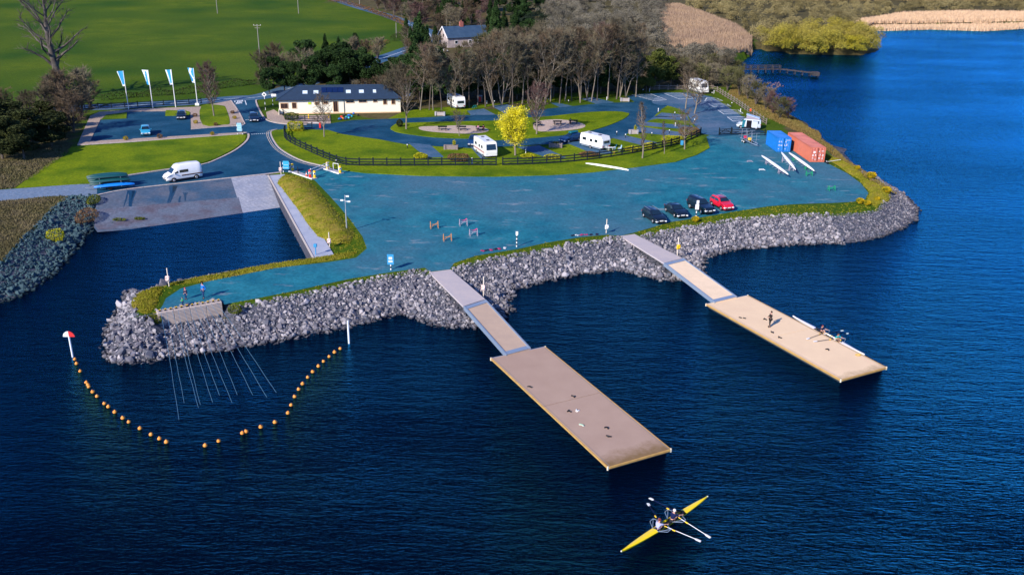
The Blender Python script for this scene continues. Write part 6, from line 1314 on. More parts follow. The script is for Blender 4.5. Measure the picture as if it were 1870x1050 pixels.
# ---------------------------------------------------------------- the cream building
def building():
    a, c_ = at(511, 209.8), at(731.8, 205.8); d = c_-a; Ln = d.length; D_ = 8.2; Hw = 2.95; Hr = 5.2
    t = thing('reception_building', 'long cream single-storey building with dark slate roof, skylights and solar panels', 'building', (a.x, a.y, L+.05), math.atan2(d.y, d.x))
    wall = mat('cream_render', (.82, .77, .64), .85, (.76, .71, .6), 1.5, 1); trim = mat('peach_trim', (.75, .5, .3), .8)
    b = MB(); b.box((Ln/2, D_/2, Hw/2), (Ln, D_, Hw)); b.build('wall', wall, t)
    b = MB(); b.box((Ln/2, -.02, .08), (Ln+.06, .06, .22)); b.build('plinth', trim, t)
    o = .35; e = Hw-.05; rl, rr = 3.6, Ln-3.1
    b = MB(); b.add([(-o-.3, -o, e), (Ln+o, -o, e), (Ln+o, D_+o, e), (-o-.3, D_+o, e), (rl, D_/2, Hr), (rr, D_/2, Hr)], [(0, 1, 5, 4), (1, 2, 5), (2, 3, 4, 5), (3, 0, 4), (3, 2, 1, 0)])
    rm = mat('slate_roof', (.006, .022, .055), .7, (.01, .035, .08), 1.5, 1, .3, 12); n = rm.node_tree.nodes; l = rm.node_tree.links; tc = n.new('ShaderNodeTexCoord'); w = n.new('ShaderNodeTexWave'); w.bands_direction = 'Y'; w.inputs['Scale'].default_value = 1.6; l.new(tc.outputs['Object'], w.inputs[0]); bp = n.new('ShaderNodeBump'); bp.inputs['Distance'].default_value = .04; l.new(w.outputs[0], bp.inputs['Height']); l.new(bp.outputs[0], n['Principled BSDF'].inputs['Normal'])
    rf = b.build('roof', rm, t)
    b = MB(); b.bar((rl, D_/2, Hr+.03), (rr, D_/2, Hr+.03), .2, .1); [b.bar(p, q, .14, .08) for p, q in (((-o-.3, -o, e+.04), (rl, D_/2, Hr+.03)), ((Ln+o, -o, e+.04), (rr, D_/2, Hr+.03)))]; b.build('ridge', mat('ridge_tile', (.02, .05, .1), .6), rf)
    b = MB(); b.bar((-o-.3, -o-.05, e), (Ln+o, -o-.05, e), .12, .12); b.build('gutter', m_black, t)
    sl_ = (Hr-e)/(D_/2+o); ang = math.atan(sl_)
    def onroof(x, y, w_, h_, m, nm, th=.08): b = MB(); b.box((x, y, e+(y+o)*sl_+th*.5), (w_, h_, th), rx=ang, bev=.01); return b.build(nm, m, rf if nm != 'solar_panel' else t)
    fx = lambda X: (X-150)/1590*Ln
    for X, w_ in ((490, .95), (632, .95), (1058, .95), (1230, .95), (1405, .6)):
        s_ = onroof(fx(X), 2.0, w_+.14, 1.15, m_alu, 'skylight'); b = MB(); b.box((fx(X), 2.0, e+(2+o)*sl_+.1), (w_, 1.0, .03), rx=ang); 
        b.build('skylight_glass', mat('skylight_glass', (.6, .72, .8), .15), rf)
    for k in range(4): onroof(fx(700+(k+.5)*73), 2.6, 1.08, 1.7, mat('solar_cell', (.004, .012, .06), .12, coat=1), 'solar_panel', .1)
    def win(X0, X1, Z0, Z1, dark=(.03, .02, .02), nm='window'):
        x0, x1 = fx(X0), fx(X1); z1, z0 = Hw-.22-(Z0-270)*.0168, Hw-.22-(Z1-270)*.0168; b = MB(); b.box(((x0+x1)/2, -.03, (z0+z1)/2), (x1-x0+.2, .1, z1-z0+.2)); f = b.build(nm, trim, t)
        b = MB(); b.box(((x0+x1)/2, -.075, (z0+z1)/2), (x1-x0, .03, z1-z0)); b.build('pane' if nm == 'window' else 'leaf', mat('win_brown', (.035, .018, .015), .3) if dark[0] > .02 else mat('win_dark', (.008, .02, .04), .12), f)
        b = MB(); b.box(((x0+x1)/2, -.1, (z0+z1)/2), (.05, .03, z1-z0)); b.build('mullion', mat('mullion_brown', (.2, .1, .06), .6), f)
    for w_ in ((170, 262, 297, 358), (318, 370, 290, 358), (615, 665, 287, 315), (728, 778, 281, 310)): win(*w_)
    for w_ in ((1022, 1123, 274, 300), (1190, 1290, 272, 298), (1380, 1428, 270, 297)): win(*w_, dark=(.01,))
    for w_ in ((1512, 1556, 268, 326), (1622, 1666, 265, 326)): win(*w_)
    win(852, 908, 283, 408, nm='door')
    b = MB(); b.box((fx(545), -.04, 2.2), (.62, .05, .45)); b.build('sign', mat('lime_sign', (.5, .65, .03), .5), t)
    b = MB(); b.cyl((fx(993), -.09, 0), (fx(993), -.09, Hw), .05, 8); b.build('downpipe', m_black, t)
    b = MB(); b.bar((-.1, -.8, .5), (-.1, 2, .5), .1, 1.0); b.build('ramp_wall', wall, t)
building()
def cottage():
    a = at(818, 88); t = thing('cottage', 'stone cottage with slate roof and white gable among the trees', 'house', (a.x, a.y, hz(a.x, a.y)), .5); Ln, D_, Hw, Hr = 15, 7, 3.4, 6.4
    wm = mat('cottage_wall', (.5, .42, .4), .9, (.3, .26, .27), 1, 1); b = MB(); b.box((Ln/2, D_/2, Hw/2), (Ln, D_, Hw)); b.add([(0, 0, Hw), (0, D_, Hw), (0, D_/2, Hr-.1)], [(0, 1, 2)]); b.add([(Ln, 0, Hw), (Ln, D_, Hw), (Ln, D_/2, Hr-.1)], [(0, 2, 1)]); b.build('wall', wm, t)
    b = MB(); b.add([(-.4, -.5, Hw-.3), (Ln+.4, -.5, Hw-.3), (Ln+.4, D_/2, Hr), (-.4, D_/2, Hr), (-.4, D_+.5, Hw-.3), (Ln+.4, D_+.5, Hw-.3)], [(0, 1, 2, 3), (3, 2, 5, 4)]); rf = b.build('roof', mat('cottage_slate', (.02, .05, .1), .6, (.04, .08, .14), .8, 1), t)
    for x in (6.5,): b = MB(); b.box((x, D_/2, Hr+.5), (1.2, .8, 1.6)); b.cyl((x, D_/2, Hr+1.3), (x, D_/2, Hr+1.8), .16, 8); b.build('chimney', mat('chimney_brick', (.35, .12, .1), .9), rf)
    b = MB(); b.bar((-.45, -.5, Hw-.35), (-.45, D_/2, Hr), .15, .3); b.bar((-.45, D_+.5, Hw-.35), (-.45, D_/2, Hr), .15, .3); b.build('bargeboard', m_white, t)
    for x in (3, 8, 11.5): b = MB(); b.box((x, -.02, 1.7), (1.1, .08, 1.1)); w_ = b.build('window', m_white, t); b = MB(); b.box((x, -.06, 1.7), (.85, .05, .85)); b.build('pane', m_glass, w_)
    for x in (4.2, 9.8): b = MB(); b.box((x, 1.2, Hw+.75), (.8, .8, .1), rx=.65); b.build('skylight', mat('skylight_glass', (.6, .72, .8), .15), rf)
    b = MB(); b.box((-.03, D_/2, 3.6), (.06, .8, 1.0)); b.build('gable_window', m_glass, t)
cottage()
for x, y, lab in ((806, 96, 'white car parked in the cottage yard, left of the wall'), (798, 99, 'white car parked in the cottage yard behind bare trees')):
    c, rz = at(x, y)+Vector((0, 0, .03)), .3; c.z = hz(c.x, c.y)+.02; vehicle('parked_car', lab, 'car', c, rz if x > 800 else 1.2, HATCH, 1.75, .95, whitep, G_H, (-1.2, 1.25))
# red-doored little shed
g = at(876, 186); t = thing('utility_kiosk', 'small brick kiosk with a bright red door at the edge of the wood', 'kiosk', (g.x, g.y, L), .05); b = MB(); b.box((0, 0, .65), (1.15, .8, 1.3)); b.build('wall', mat('kiosk_wall', (.25, .2, .17), .9), t); b = MB(); b.box((0, 0, 1.36), (1.3, .95, .12)); b.build('roof', m_conc, t); b = MB(); b.box((.02, -.42, .6), (.55, .05, 1.1)); b.build('door', mat('bright_red_door', (.8, .02, .01), .5), t)
# ---------------------------------------------------------------- fences, flags, poles, barrier, small things
def fence(label, pts, h, rails, m, step=2.2, pw=.12, sm=3, name='fence', zadd=.08, group=None, rw=.05, rh=.12):
    P = catmull([at(*p) for p in pts], 6, False) if sm else [at(*p) for p in pts]
    t = thing(name, label, name, P[0], 0, group); o = P[0].copy(); tot = [0]
    for a, b_ in zip(P[:-1], P[1:]): tot.append(tot[-1]+(b_-a).length)
    n = max(1, min(95, round(tot[-1]/step))); Q = []
    for i in range(n+1):
        s = tot[-1]*i/n; k = max(0, min(len(P)-2, np.searchsorted(tot, s)-1)); Q.append(P[k].lerp(P[k+1], (s-tot[k])/(tot[k+1]-tot[k]+1e-9))-o+Vector((0, 0, zadd)))
    for q in Q: b = MB(); b.box((q.x, q.y, h/2+.03), (pw, pw, h+.12), rnd.uniform(-.1, .1)); b.build('post', m, t)
    for r in range(rails):
        b = MB(); z = h*(r+.75)/rails-.06
        for a, c_ in zip(Q[:-1], Q[1:]): e = (c_-a).normalized(); nn = Vector((e.y, -e.x, 0))*(pw*.5+.01); b.bar(a+Vector((0, 0, z-zadd))+nn, c_+Vector((0, 0, z-zadd))+nn, rw, rh)
        b.build('rail', m, t)
    return t
fence('dark post and rail fence curving along the lawn above the yard', [(521, 243), (520, 252), (528, 260), (545, 269), (563, 277), (590, 289), (622, 301), (645, 303.6), (671, 304), (722, 304.3), (775, 304), (850, 303.4), (906, 303.5)], 1.4, 3, m_dkwood, 2.3, .2, zadd=.12, rh=.2)
fence('dark post and rail fence from the pedestrian gap to the yard entrance', [(918, 303), (970, 301.5), (1040, 297), (1095, 291), (1140, 284), (1190, 275), (1240, 264), (1272, 251), (1279, 247)], 1.4, 3, m_dkwood, 2.5, .2, zadd=.12, rh=.2)
fence('short dark fence piece right of the clipped golden hedge', [(549, 235.5), (570, 235)], 1.2, 3, m_dkwood, 1.6, .14, 0)
fence('dark fence in front of the left end of the cream building', [(516, 207), (522, 222), (545, 223), (604, 222)], 1.2, 3, m_dkwood, 2.4, .12, 0)
fence('dark post and rail fence behind the paving below the flags', [(155, 200.5), (250, 196), (347, 191), (368, 189.5)], 1.2, 3, m_dkwood, 2.6, .14, 0)
m_wfence = mat('grey_fence_wood', (.16, .13, .11), .85, (.3, .26, .24), 2, 1)
fence('weathered timber fence round the far car park towards the lake', [(1187, 165), (1251, 164.6), (1293, 164.6), (1309, 168), (1325, 178), (1344, 189.5), (1361.6, 202), (1383, 217), (1399, 228)], 1.25, 3, m_wfence, 2.3, .14, 3)
fence('dark fence between the silver camper van and the gravel yard', [(1336, 246), (1365, 247.5), (1397, 248)], 1.2, 3, m_dkwood, 2.6, .18, 0, rh=.16)
a, c_ = at(1313, 247), at(1335, 245.5); d = c_-a; t = thing('field_gate', 'dark cross-braced timber gate standing half open at the yard entrance', 'gate', a, math.atan2(d.y, d.x)); w_ = d.length; b = MB(); [b.bar((0, 0, z), (w_, 0, z), .06, .12) for z in (.2, .5, .8, 1.1)]; b.bar((0, 0, .2), (w_/2, 0, 1.1), .06, .1); b.bar((w_/2, 0, 1.1), (w_, 0, .2), .06, .1); b.build('bars', m_dkwood, t); b = MB(); [b.box((x, 0, .7), (.16, .16, 1.5)) for x in (0, w_)]; b.build('post', m_dkwood, t)
# flags
m_flag = mat('flag_blue', (.02, .3, .62), .7); m_flagw = mat('flag_white', (.7, .78, .85), .7)
for i, (bx, by, tx, ty) in enumerate([(235, 200.5, 223, 136), (279.5, 198.5, 269, 134.5), (321, 196.5, 311, 133.5), (361, 193, 354, 131)]):
    g = at(bx, by); h = (by-ty)/pxm(bx, by)*1.0; wm = [(.5, .2), (.7, .35), (.75, .3), (.55, .5)][i]
    t = thing('banner_flag', ['leftmost tall banner flag, mostly plain blue', 'second banner flag from the left, white above blue', 'third banner flag from the left, blue with white edges', 'rightmost banner flag, blue with a white swirl, on a white plinth'][i], 'flag', (g.x, g.y, L), 0, 'banner flags behind the car park')
    b = MB(); b.cyl((0, 0, 0), (0, 0, h), .1, 8, r2=.07); b.build('pole', m_white, t)
    b = MB(); nx_, nz_ = 7, 10; V = []
    for j in range(nz_+1):
        v = j/nz_; wd = 1.25-.75*v
        for k in range(nx_+1): u = k/nx_; V.append((-.06-u*wd, .12*math.sin(u*5+v*4+i)*u, h-.05-v*3.1+.1*u*(1 if i % 2 else -.6)))
    for j in range(nz_):
        for k in range(nx_):
            edge = {0: (k > 5 or j > 8), 1: (k < 2 or (k-j*.4) > 3 or j == 0), 2: (k > 4 or k == 0 or j > 8), 3: (abs(k-3-2*math.sin(j*.6)) < 1.2 or j > 8)}[i]
            b.add([V[j*(nx_+1)+k], V[j*(nx_+1)+k+1], V[(j+1)*(nx_+1)+k+1], V[(j+1)*(nx_+1)+k]], [(0, 1, 2, 3)], 1 if edge else 0)
    b.build('banner', [m_flag, m_flagw], t)
    if i == 3: b = MB(); b.box((0, 0, .25), (.9, .7, .5), bev=.04); b.build('plinth', m_white, t)
# utility poles
for x, y, top, lab, arms in ((397.5, 28, -40, 'tall pole in the green field at the top left of the photo', 0), (545.5, 28, -40, 'tall pole in the green field nearer the far road', 0), (474.5, 104, 52, 'electricity pole with crossarms at the corner of the field hedge', 1), (724, 70, 45, 'short pole at the field edge near the slim evergreen', 0), (706, 150, 118, 'plain pole behind the cream building', 0), (657, 16, -30, 'pole beside the far road at the top', 0), (822, 58, 42, 'small pole beside the cottage gable', 0)):
    g = at(x, y); z = hz(g.x, g.y); h = (y-top)/pxm(x, y); t = thing('utility_pole', lab, 'pole', (g.x, g.y, z)); b = MB(); b.cyl((0, 0, -.2), (0, 0, h), .14, 8, r2=.1); b.build('pole', mat('pole_wood', (.28, .26, .25), .9), t)
    if arms: b = MB(); b.bar((-1.1, 0, h-.2), (1.1, 0, h-.2), .12); b.bar((-.8, 0, h-.9), (.8, 0, h-.9), .1); b.build('crossarm', mat('pole_wood', (.2, .2, .2)), t); b = MB(); [b.cyl((x_, 0, h-.15), (x_, 0, h+.12), .06, 6) for x_ in (-1, 0, 1)]; b.build('insulator', m_white, t)
# finger posts and signs
for (x, y), top, lab, kind in (((485, 202), 174, 'white diamond road sign on a banded post at the junction', 'diamond'), ((498.5, 193), 174, 'white finger post left of the cream building', 'finger'), ((744, 196), 173, 'white finger post right of the cream building', 'finger')):
    g = at(x, y); h = (y-top)/pxm(x, y); t = thing('road_sign', lab, 'sign', (g.x, g.y, L+.05)); b = MB(); n = 6; [b.cyl((0, 0, h*i/n), (0, 0, h*(i+1)/n), .06, 8, i % 2) for i in range(n)]; b.build('post', [m_white, m_black], t)
    b = MB(); 
    if kind == 'diamond': b.box((0, -.09, h-.2), (.75, .04, .75), ry=pi/4)
    else: [b.box((.35, -.09, h-.12-k*.3), (1.1, .04, .24)) for k in (0, 1)]
    b.build('sign_panel', m_white, t)
    if kind == 'diamond': b = MB(); b.box((0, -.12, h-.2), (.35, .02, .35), ry=pi/4); b.build('symbol', m_black, t)
# information boards
def board(px, top, w, label, m=m_blue, rows=3, legs=True):
    g = at(*px); h = (px[1]-top)/pxm(*px); t = thing('information_board', label, 'sign', (g.x, g.y, L+.05), rnd.uniform(-.1, .1))
    for s in (-1, 1):
        b = MB(); n = 6; [b.cyl((s*w/2, 0, h*i/n), (s*w/2, 0, h*(i+1)/n), .06, 8, i % 2) for i in range(n)]; b.build('post', [m_white, m_black], t)
    b = MB(); b.box((0, -.07, h*.63), (w-.05, .05, h*.66)); b.build('panel', m, t)
    b = MB(); [b.box((0, -.1, h*(.4+.5*k/rows)), (w*.7, .02, h*.03)) for k in range(rows)]; b.build('lettering', mat('sign_pale_blue', (.45, .65, .8), .5), t)
board((523.5, 316), 295, 1.0, 'blue board on banded posts at the head of the slipway', mat('sign_mid_blue', (.03, .35, .6), .5), 2)
board((438.5, 247), 226, .9, 'pale blue board on banded posts at the car park entrance', mat('sign_sky_blue', (.25, .5, .7), .5), 3)
# bollards: yellow with a white band
def bollard(px, label, m=m_yel, h=1.15, r=.22, group='yellow bollards by the barrier'):
    g = at(*px); t = thing('bollard', label, 'bollard', (g.x, g.y, L+.1), 0, group); b = MB(); b.tube([(0, 0, 0), (0, 0, h*.9), (0, 0, h)], [r, r, r*.7], 12); b.build('body', m, t); b = MB(); b.tube([(0, 0, h*.45), (0, 0, h*.75)], r+.012, 12); b.build('band', m_white, t); b = MB(); b.box((0, -r-.02, h*.6), (.14, .03, .3), ry=.5); b.build('arrow', m_black, t)
for px, lab in (((534.5, 313), 'yellow bollard right of the blue board'), ((575, 326), 'yellow bollard at the lower end of the left kerb island'), ((598, 310), 'yellow bollard where the barrier arms end on the upper side'), ((621.5, 317), 'yellow bollard at the tip of the right kerb island')): bollard(px, lab)
bollard((566.5, 325.5), 'red and white striped bollard between the cone and the yellow bollard', m_red, 1.25, .2, None)
g = at(560, 323); t = thing('traffic_cone', 'orange and white traffic cone on the left kerb island', 'cone', (g.x, g.y, L+.1)); b = MB(); b.lathe((0, 0, 0), [(.17, .03), (.12, .3)], 12); b.lathe((0, 0, 0), [(.12, .3), (.075, .5)], 12, 1); b.lathe((0, 0, 0), [(.075, .5), (.03, .72)], 12); b.build('cone', [mat('cone_orange', (.75, .1, .02), .5), m_white], t); b = MB(); b.box((0, 0, .02), (.45, .45, .05)); b.build('base', m_black, t)
def strip_island(p, q, w):
    a, c_ = at(*p), at(*q); d = (c_-a); nn = Vector((-d.y, d.x, 0)).normalized()*w/2; b = MB(); b.prism([(v.x, v.y) for v in (a-nn, c_-nn, c_+nn, a+nn)], L, L+.12); tag(b.build('kerb_island', m_conc), kind='structure'); b = MB(); b.bar(a-nn+Vector((0, 0, .1)), c_-nn+Vector((0, 0, .1)), .16, .16); tag(b.build('kerb', mat('w_kerb_white', (.7, .7, .72), .6)), kind='structure')
strip_island((532, 313), (575, 327.5), 1.0); strip_island((596, 308.8), (624, 317.8), 1.0)
a, c_ = at(568, 325.2), at(598, 313); d = c_-a; t = thing('height_barrier', 'white tubular barrier across the entrance of the gravel yard', 'barrier', (a.x, a.y, L+.1), math.atan2(d.y, d.x)); w_ = d.length
for z, nm in ((1.25, 'arm'), (.75, 'arm')): b = MB(); b.cyl((0, 0, z), (w_+.6, 0, z), .06, 8); b.build(nm, m_white, t)
for x in (.05, w_): b = MB(); b.cyl((x, 0, 0), (x, 0, 1.4), .07, 8); b.build('post', m_white, t)
a = at(609, 311.5); t = thing('gate_stand', 'white tubular gate stand on the right kerb island', 'barrier', (a.x, a.y, L+.1), -.4); b = MB(); [b.cyl((x, 0, 0), (x, 0, 1.1), .05, 8) for x in (0, 1.0)]; b.cyl((0, 0, 1.1), (1.0, 0, 1.1), .05, 8); b.build('frame', m_white, t)
for (x, y), lab in (((614.5, 305), 'thin black bollard with white top by the fence and the barrier'), ((544.5, 318), 'thin dark bollard on the left kerb island')):
    g = at(x, y); t = thing('bollard', lab, 'bollard', (g.x, g.y, L+.1)); b = MB(); b.cyl((0, 0, 0), (0, 0, .95), .07, 8); b.build('post', m_black, t); b = MB(); b.cyl((0, 0, .95), (0, 0, 1.08), .075, 8); b.build('cap', m_white if x > 600 else m_black, t)
# pitch markers (short white or dark posts beside the pitches)
mk = [(889, 191), (1002, 187.5), (1126, 248), (1202, 205), (1232, 212), (1243, 222), (1233, 232), (1222, 245), (1073, 257), (960, 281), (744, 272), (1174, 170), (1186, 168.5), (1300, 175), (1336, 194), (1352, 206), (961, 205), (1038, 190), (1108, 184), (903, 191), (1268, 225), (1303.5, 172), (1142, 253), (1190, 250)]
for i, (x, y) in enumerate(mk):
    g = at(x, y); t = thing('pitch_post', 'short white-capped post beside a camping pitch', 'post', (g.x, g.y, L+.1), 0, 'white-capped posts beside the pitches'); b = MB(); b.cyl((0, 0, 0), (0, 0, .55), .07, 8); b.build('stem', m_black if i % 3 else m_white, t); b = MB(); b.cyl((0, 0, .55), (0, 0, .75), .1, 8); b.build('cap', m_white, t)
g = at(1370, 209); t = thing('dog_bin', 'orange red bin on a post beside the timber fence', 'bin', (g.x, g.y, L+.05)); b = MB(); b.cyl((0, 0, 0), (0, 0, .6), .05, 6); b.build('post', m_black, t); b = MB(); b.box((0, 0, .85), (.4, .35, .6), bev=.04); b.build('bin', mat('orange_bin', (.65, .1, .02), .5), t)
g = at(1245, 266); t = thing('litter_bin', 'blue bin against the fence behind the multi-stem tree', 'bin', (g.x, g.y, L+.1)); b = MB(); b.box((0, 0, .45), (.5, .5, .9), bev=.04); b.build('bin', m_blue, t); b = MB(); b.box((0, 0, .93), (.54, .54, .08), bev=.02); b.build('lid', m_black, t)
g = at(862, 302); t = thing('service_point', 'white and dark service point at the fence below the motorhome', 'service point', (g.x, g.y, L+.1)); b = MB(); b.box((0, 0, .45), (.3, .3, .9), bev=.03); b.build('box', m_alu, t); b = MB(); b.lathe((0, 0, .9), [(.2, 0), (.16, .15), (.01, .3)], 8); b.build('cap', m_white, t)
# stone service planters
for (x, y), lab, w in (((803.5, 212.5), 'pale stone planter beside the caravan by the wood', 2.2), ((1141, 186.5), 'pale stone planter near the far car park', 2.1), ((1157, 246), 'white and brown stone planter with a small shrub', 1.8), ((1014.5, 271), 'brown slatted planter left of the car with roof box', 2.5), ((823.5, 274.5), 'grey slatted planter left of the white motorhome', 2.6)):
    g = at(x, y); t = thing('service_planter', lab, 'planter', (g.x, g.y, L+.1), rnd.uniform(-.1, .1)); pale = y < 240 or x > 1100
    b = MB(); b.box((0, .3, .38), (w, .7, .76)); b.build('box', mat('planter_pale', (.45, .4, .38), .9, (.3, .26, .26), 4, 1) if pale else mat('planter_brown', (.17, .13, .13), .9, (.28, .24, .24), 6, 1), t)
    for s in (-1, 1): b = MB(); b.box((s*w*.42, -.1, .42), (.3, .25, .86), bev=.02); b.build('pillar', m_conc if pale else mat('planter_brown', (.2, .2, .2)), t)
    n = 500; rs = np.random.RandomState(int(x)); C = rs.normal(0, 1, (n, 3))*[w*.16, .16, .1]+[0, .3, .85]
    if x > 1100 and y > 240 or x < 830 and y > 260: C = rs.normal(0, 1, (n, 3))*[.14, .14, .22]+[w*.2, .3, 1.15]
    link('plant', npmesh('plant', leafy(C, None, .07, rs), np.arange(n*4).reshape(-1, 4), m_hedgeY if y > 230 and x > 1100 or x < 830 and y > 260 else m_olive, col=np.repeat(rs.rand(n), 4)), t)
# picnic benches
def bench(px, label, rz=0.05, wood=m_dkwood):
    g = at(*px); t = thing('picnic_table', label, 'picnic table', (g.x, g.y, L+.12), rz, 'picnic tables on the gravel patches')
    b = MB(); [b.box((0, -.3+.15*k, .74), (1.8, .13, .05)) for k in range(5)]; b.build('table_top', wood, t)
    for s in (-1, 1): b = MB(); [b.box((0, s*(.66+.13*k), .44), (1.8, .12, .05)) for k in (0, 1)]; b.build('seat', wood, t)
    for x in (-.65, .65):
        for s in (-1, 1): b = MB(); b.bar((x, s*.62, 0), (x, s*.22, .72), .07, .1); b.build('leg', wood, t)
        b = MB(); b.bar((x, -.8, .4), (x, .8, .4), .06, .1); b.build('crosspiece', wood, t)
bench((808, 239), 'dark picnic table, leftmost on the left gravel patch'); bench((843, 239), 'dark picnic table in the middle of the left gravel patch'); bench((877, 239.5), 'picnic table with two people on the left gravel patch', .05); bench((1018, 229), 'dark picnic table in the middle of the right gravel patch'); bench((1047, 227.5), 'dark picnic table at the right edge of the right gravel patch'); bench((981, 231.5), 'brown picnic table behind the reddish birch', .5)
SIT = dict(pelvis=(0, 0, .5), chest=(.06, 0, .9), head=(.12, 0, 1.18), elbow_l=(.18, .25, .72), wrist_l=(.4, .15, .78), elbow_r=(.18, -.25, .72), wrist_r=(.4, -.15, .78), knee_l=(.42, .13, .5), knee_r=(.42, -.13, .5), ankle_l=(.42, .13, .09), ankle_r=(.42, -.13, .09))
g = at(873.5, 239.5); person('person in pink and white seated on the near side of the picnic table', (g.x, g.y-.72, L+.1), pi/2, SIT, cloth('pink', (.7, .3, .4)), c_dk, h_br)
g = at(884, 239.5); person('person in dark maroon seated on the near side of the picnic table', (g.x-.1, g.y-.72, L+.1), pi/2+.2, SIT, cloth('maroon', (.08, .01, .02)), c_dk, h_dk)
g = at(1041, 227.5); person('dark-clothed person seated at the right picnic table', (g.x, g.y-.72, L+.1), pi/2, SIT, c_dk, c_dk, h_dk)
# folding table and chairs by the caravan
def camp_chair(px, rz, label, m):
    g = at(*px); t = thing('camping_chair', label, 'camping chair', (g.x, g.y, L+.12), rz, 'camping chairs by the cream caravan'); b = MB(); b.box((0, 0, .42), (.48, .5, .05), bev=.01); b.build('seat', m, t); b = MB(); b.box((-.28, 0, .78), (.05, .5, .72), ry=-.25, bev=.01); b.build('backrest', m, t)
    for x in (-.2, .2):
        for y in (-.24, .24): b = MB(); b.bar((x, y, 0), (-x*.8, y, .42), .03); b.build('leg', m_steel, t)
    b = MB(); [b.bar((-.25, y, .64), (.22, y, .62), .04) for y in (-.26, .26)]; b.build('armrest', m_white, t)
camp_chair((1121.5, 276.5), 2.9, 'blue camping chair standing between the small table and the fence', m_blue); camp_chair((1131, 278), 3.3, 'blue and white camping chair farthest from the cream caravan', mat('chair_pale_blue', (.3, .5, .7), .7)); camp_chair((1108.5, 275.5), .2, 'white camping chair beside the end of the cream caravan', m_white)
g = at(1114.5, 277.5); t = thing('folding_table', 'small white folding table between the camping chairs', 'table', (g.x, g.y, L+.12), .2); b = MB(); b.box((0, 0, .68), (.9, .6, .04), bev=.01); b.build('table_top', m_white, t)
for x in (-.35, .35):
    for y in (-.22, .22): b = MB(); b.bar((x, y, 0), (x*.9, y, .66), .035); b.build('leg', m_white, t)
g = at(1121.5, 282.5); t = thing('bucket', 'small yellow bucket on the ground below the camping chairs', 'bucket', (g.x, g.y, L+.12)); b = MB(); b.lathe((0, 0, 0), [(.001, .01), (.12, 0), (.16, .3), (.14, .3), (.11, .03), (.001, .03)], 12); b.build('pail', m_yel, t); b = MB(); b.tube([(.16*math.cos(k*pi/8), 0, .3+.15*math.sin(k*pi/8)) for k in range(9)], .01, 5); b.build('handle', m_steel, t)
# barbecue / bike group by the wood
g = at(866, 201); t = thing('bicycle', 'green bicycle standing on the grass right of the caravan by the wood', 'bicycle', (g.x, g.y, L+.1), .3); mg = paint('teal_frame', (.01, .25, .25))
for x in (-.52, .52): b = MB(); b.tube([(x+.33*math.cos(k*pi/9), 0, .34+.33*math.sin(k*pi/9)) for k in range(19)], .03, 6); b.build('wheel', m_tyre, t)
b = MB(); [b.bar(p, q, .045) for p, q in (((-.52, 0, .34), (-.15, 0, .85)), ((-.15, 0, .85), (.38, 0, .88)), ((.38, 0, .88), (.0, 0, .32)), ((.0, 0, .32), (-.15, 0, .85)), ((-.52, 0, .34), (0, 0, .32)), ((.52, 0, .34), (.36, 0, .95)))]; b.build('frame', mg, t); b = MB(); b.bar((.36, -.25, .98), (.36, .25, .98), .03); b.build('handlebar', m_black, t); b = MB(); b.box((-.17, 0, .92), (.25, .12, .05), bev=.02); b.build('saddle', m_black, t)
# kit bags heaped on the grass in front of the building
bags = [(621, 219.5, 'blue'), (624, 215.5, 'red'), (629, 212.5, 'black'), (633, 216, 'teal'), (638, 213, 'royal'), (643, 214.5, 'teal'), (646, 209.5, 'royal'), (626, 218.5, 'orange'), (654, 212, 'black'), (637, 217.5, 'sky'), (631, 219, 'navy')]
cc = dict(blue=(.01, .1, .35), red=(.5, .02, .02), black=(.01, .01, .015), teal=(.01, .3, .35), royal=(.01, .12, .5), orange=(.6, .2, .03), sky=(.05, .4, .6), navy=(.01, .02, .1))
lb = ['blue kit bag at the lower left end of the heap', 'red kit bag at the left of the heap', 'black kit bag at the back left of the heap', 'teal kit bag in the middle of the heap', 'royal blue kit bag at the back of the heap', 'teal kit bag right of the middle of the heap', 'royal blue kit bag at the top right of the heap', 'orange kit bag at the front of the heap', 'black kit bag lying apart to the right', 'sky blue kit bag at the front of the heap', 'navy kit bag at the lowest point of the heap']
for i, (x, y, k) in enumerate(bags):
    g = at(x, y); t = thing('kit_bag', lb[i]+' before the cream building', 'bag', (g.x, g.y, L+.02), rnd.uniform(0, 3), 'kit bags heaped on the grass'); b = MB(); b.tube([(-.42, 0, .2), (-.36, 0, .2), (-.1, .03, .24), (.2, 0, .21), (.36, 0, .2), (.42, 0, .18)], [.06, .17, .22, .2, .17, .06], 9); b.build('bag', mat('bag_'+k, cc[k], .7), t); b = MB(); b.tube([(-.2+.4*u_/6, .05, .36+.1*math.sin(pi*u_/6)) for u_ in range(7)], .018, 5); b.build('handle', m_black, t)
for (x, y), lab in (((564, 218), 'yellow cylindrical post in front of the cream building, left one'), ((600.5, 216), 'yellow cylindrical post in front of the cream building, right one')):
    g = at(x, y); t = thing('bollard', lab, 'bollard', (g.x, g.y, L+.05)); b = MB(); b.cyl((0, 0, 0), (0, 0, .85), .13, 10); b.build('post', m_yel, t); b = MB(); b.cyl((0, 0, .85), (0, 0, .92), .15, 10); b.build('cap', m_yel, t)
g = at(585, 235); t = thing('barrier_machine', 'red and white barrier pillar at the campsite entrance', 'barrier', (g.x, g.y, L+.1)); b = MB(); b.box((0, 0, .55), (.35, .35, 1.1), bev=.03); b.build('cabinet', m_red, t); b = MB(); b.cyl((0, 0, .95), (-2.3, 0, .95), .05, 8); b.build('arm', m_white, t)
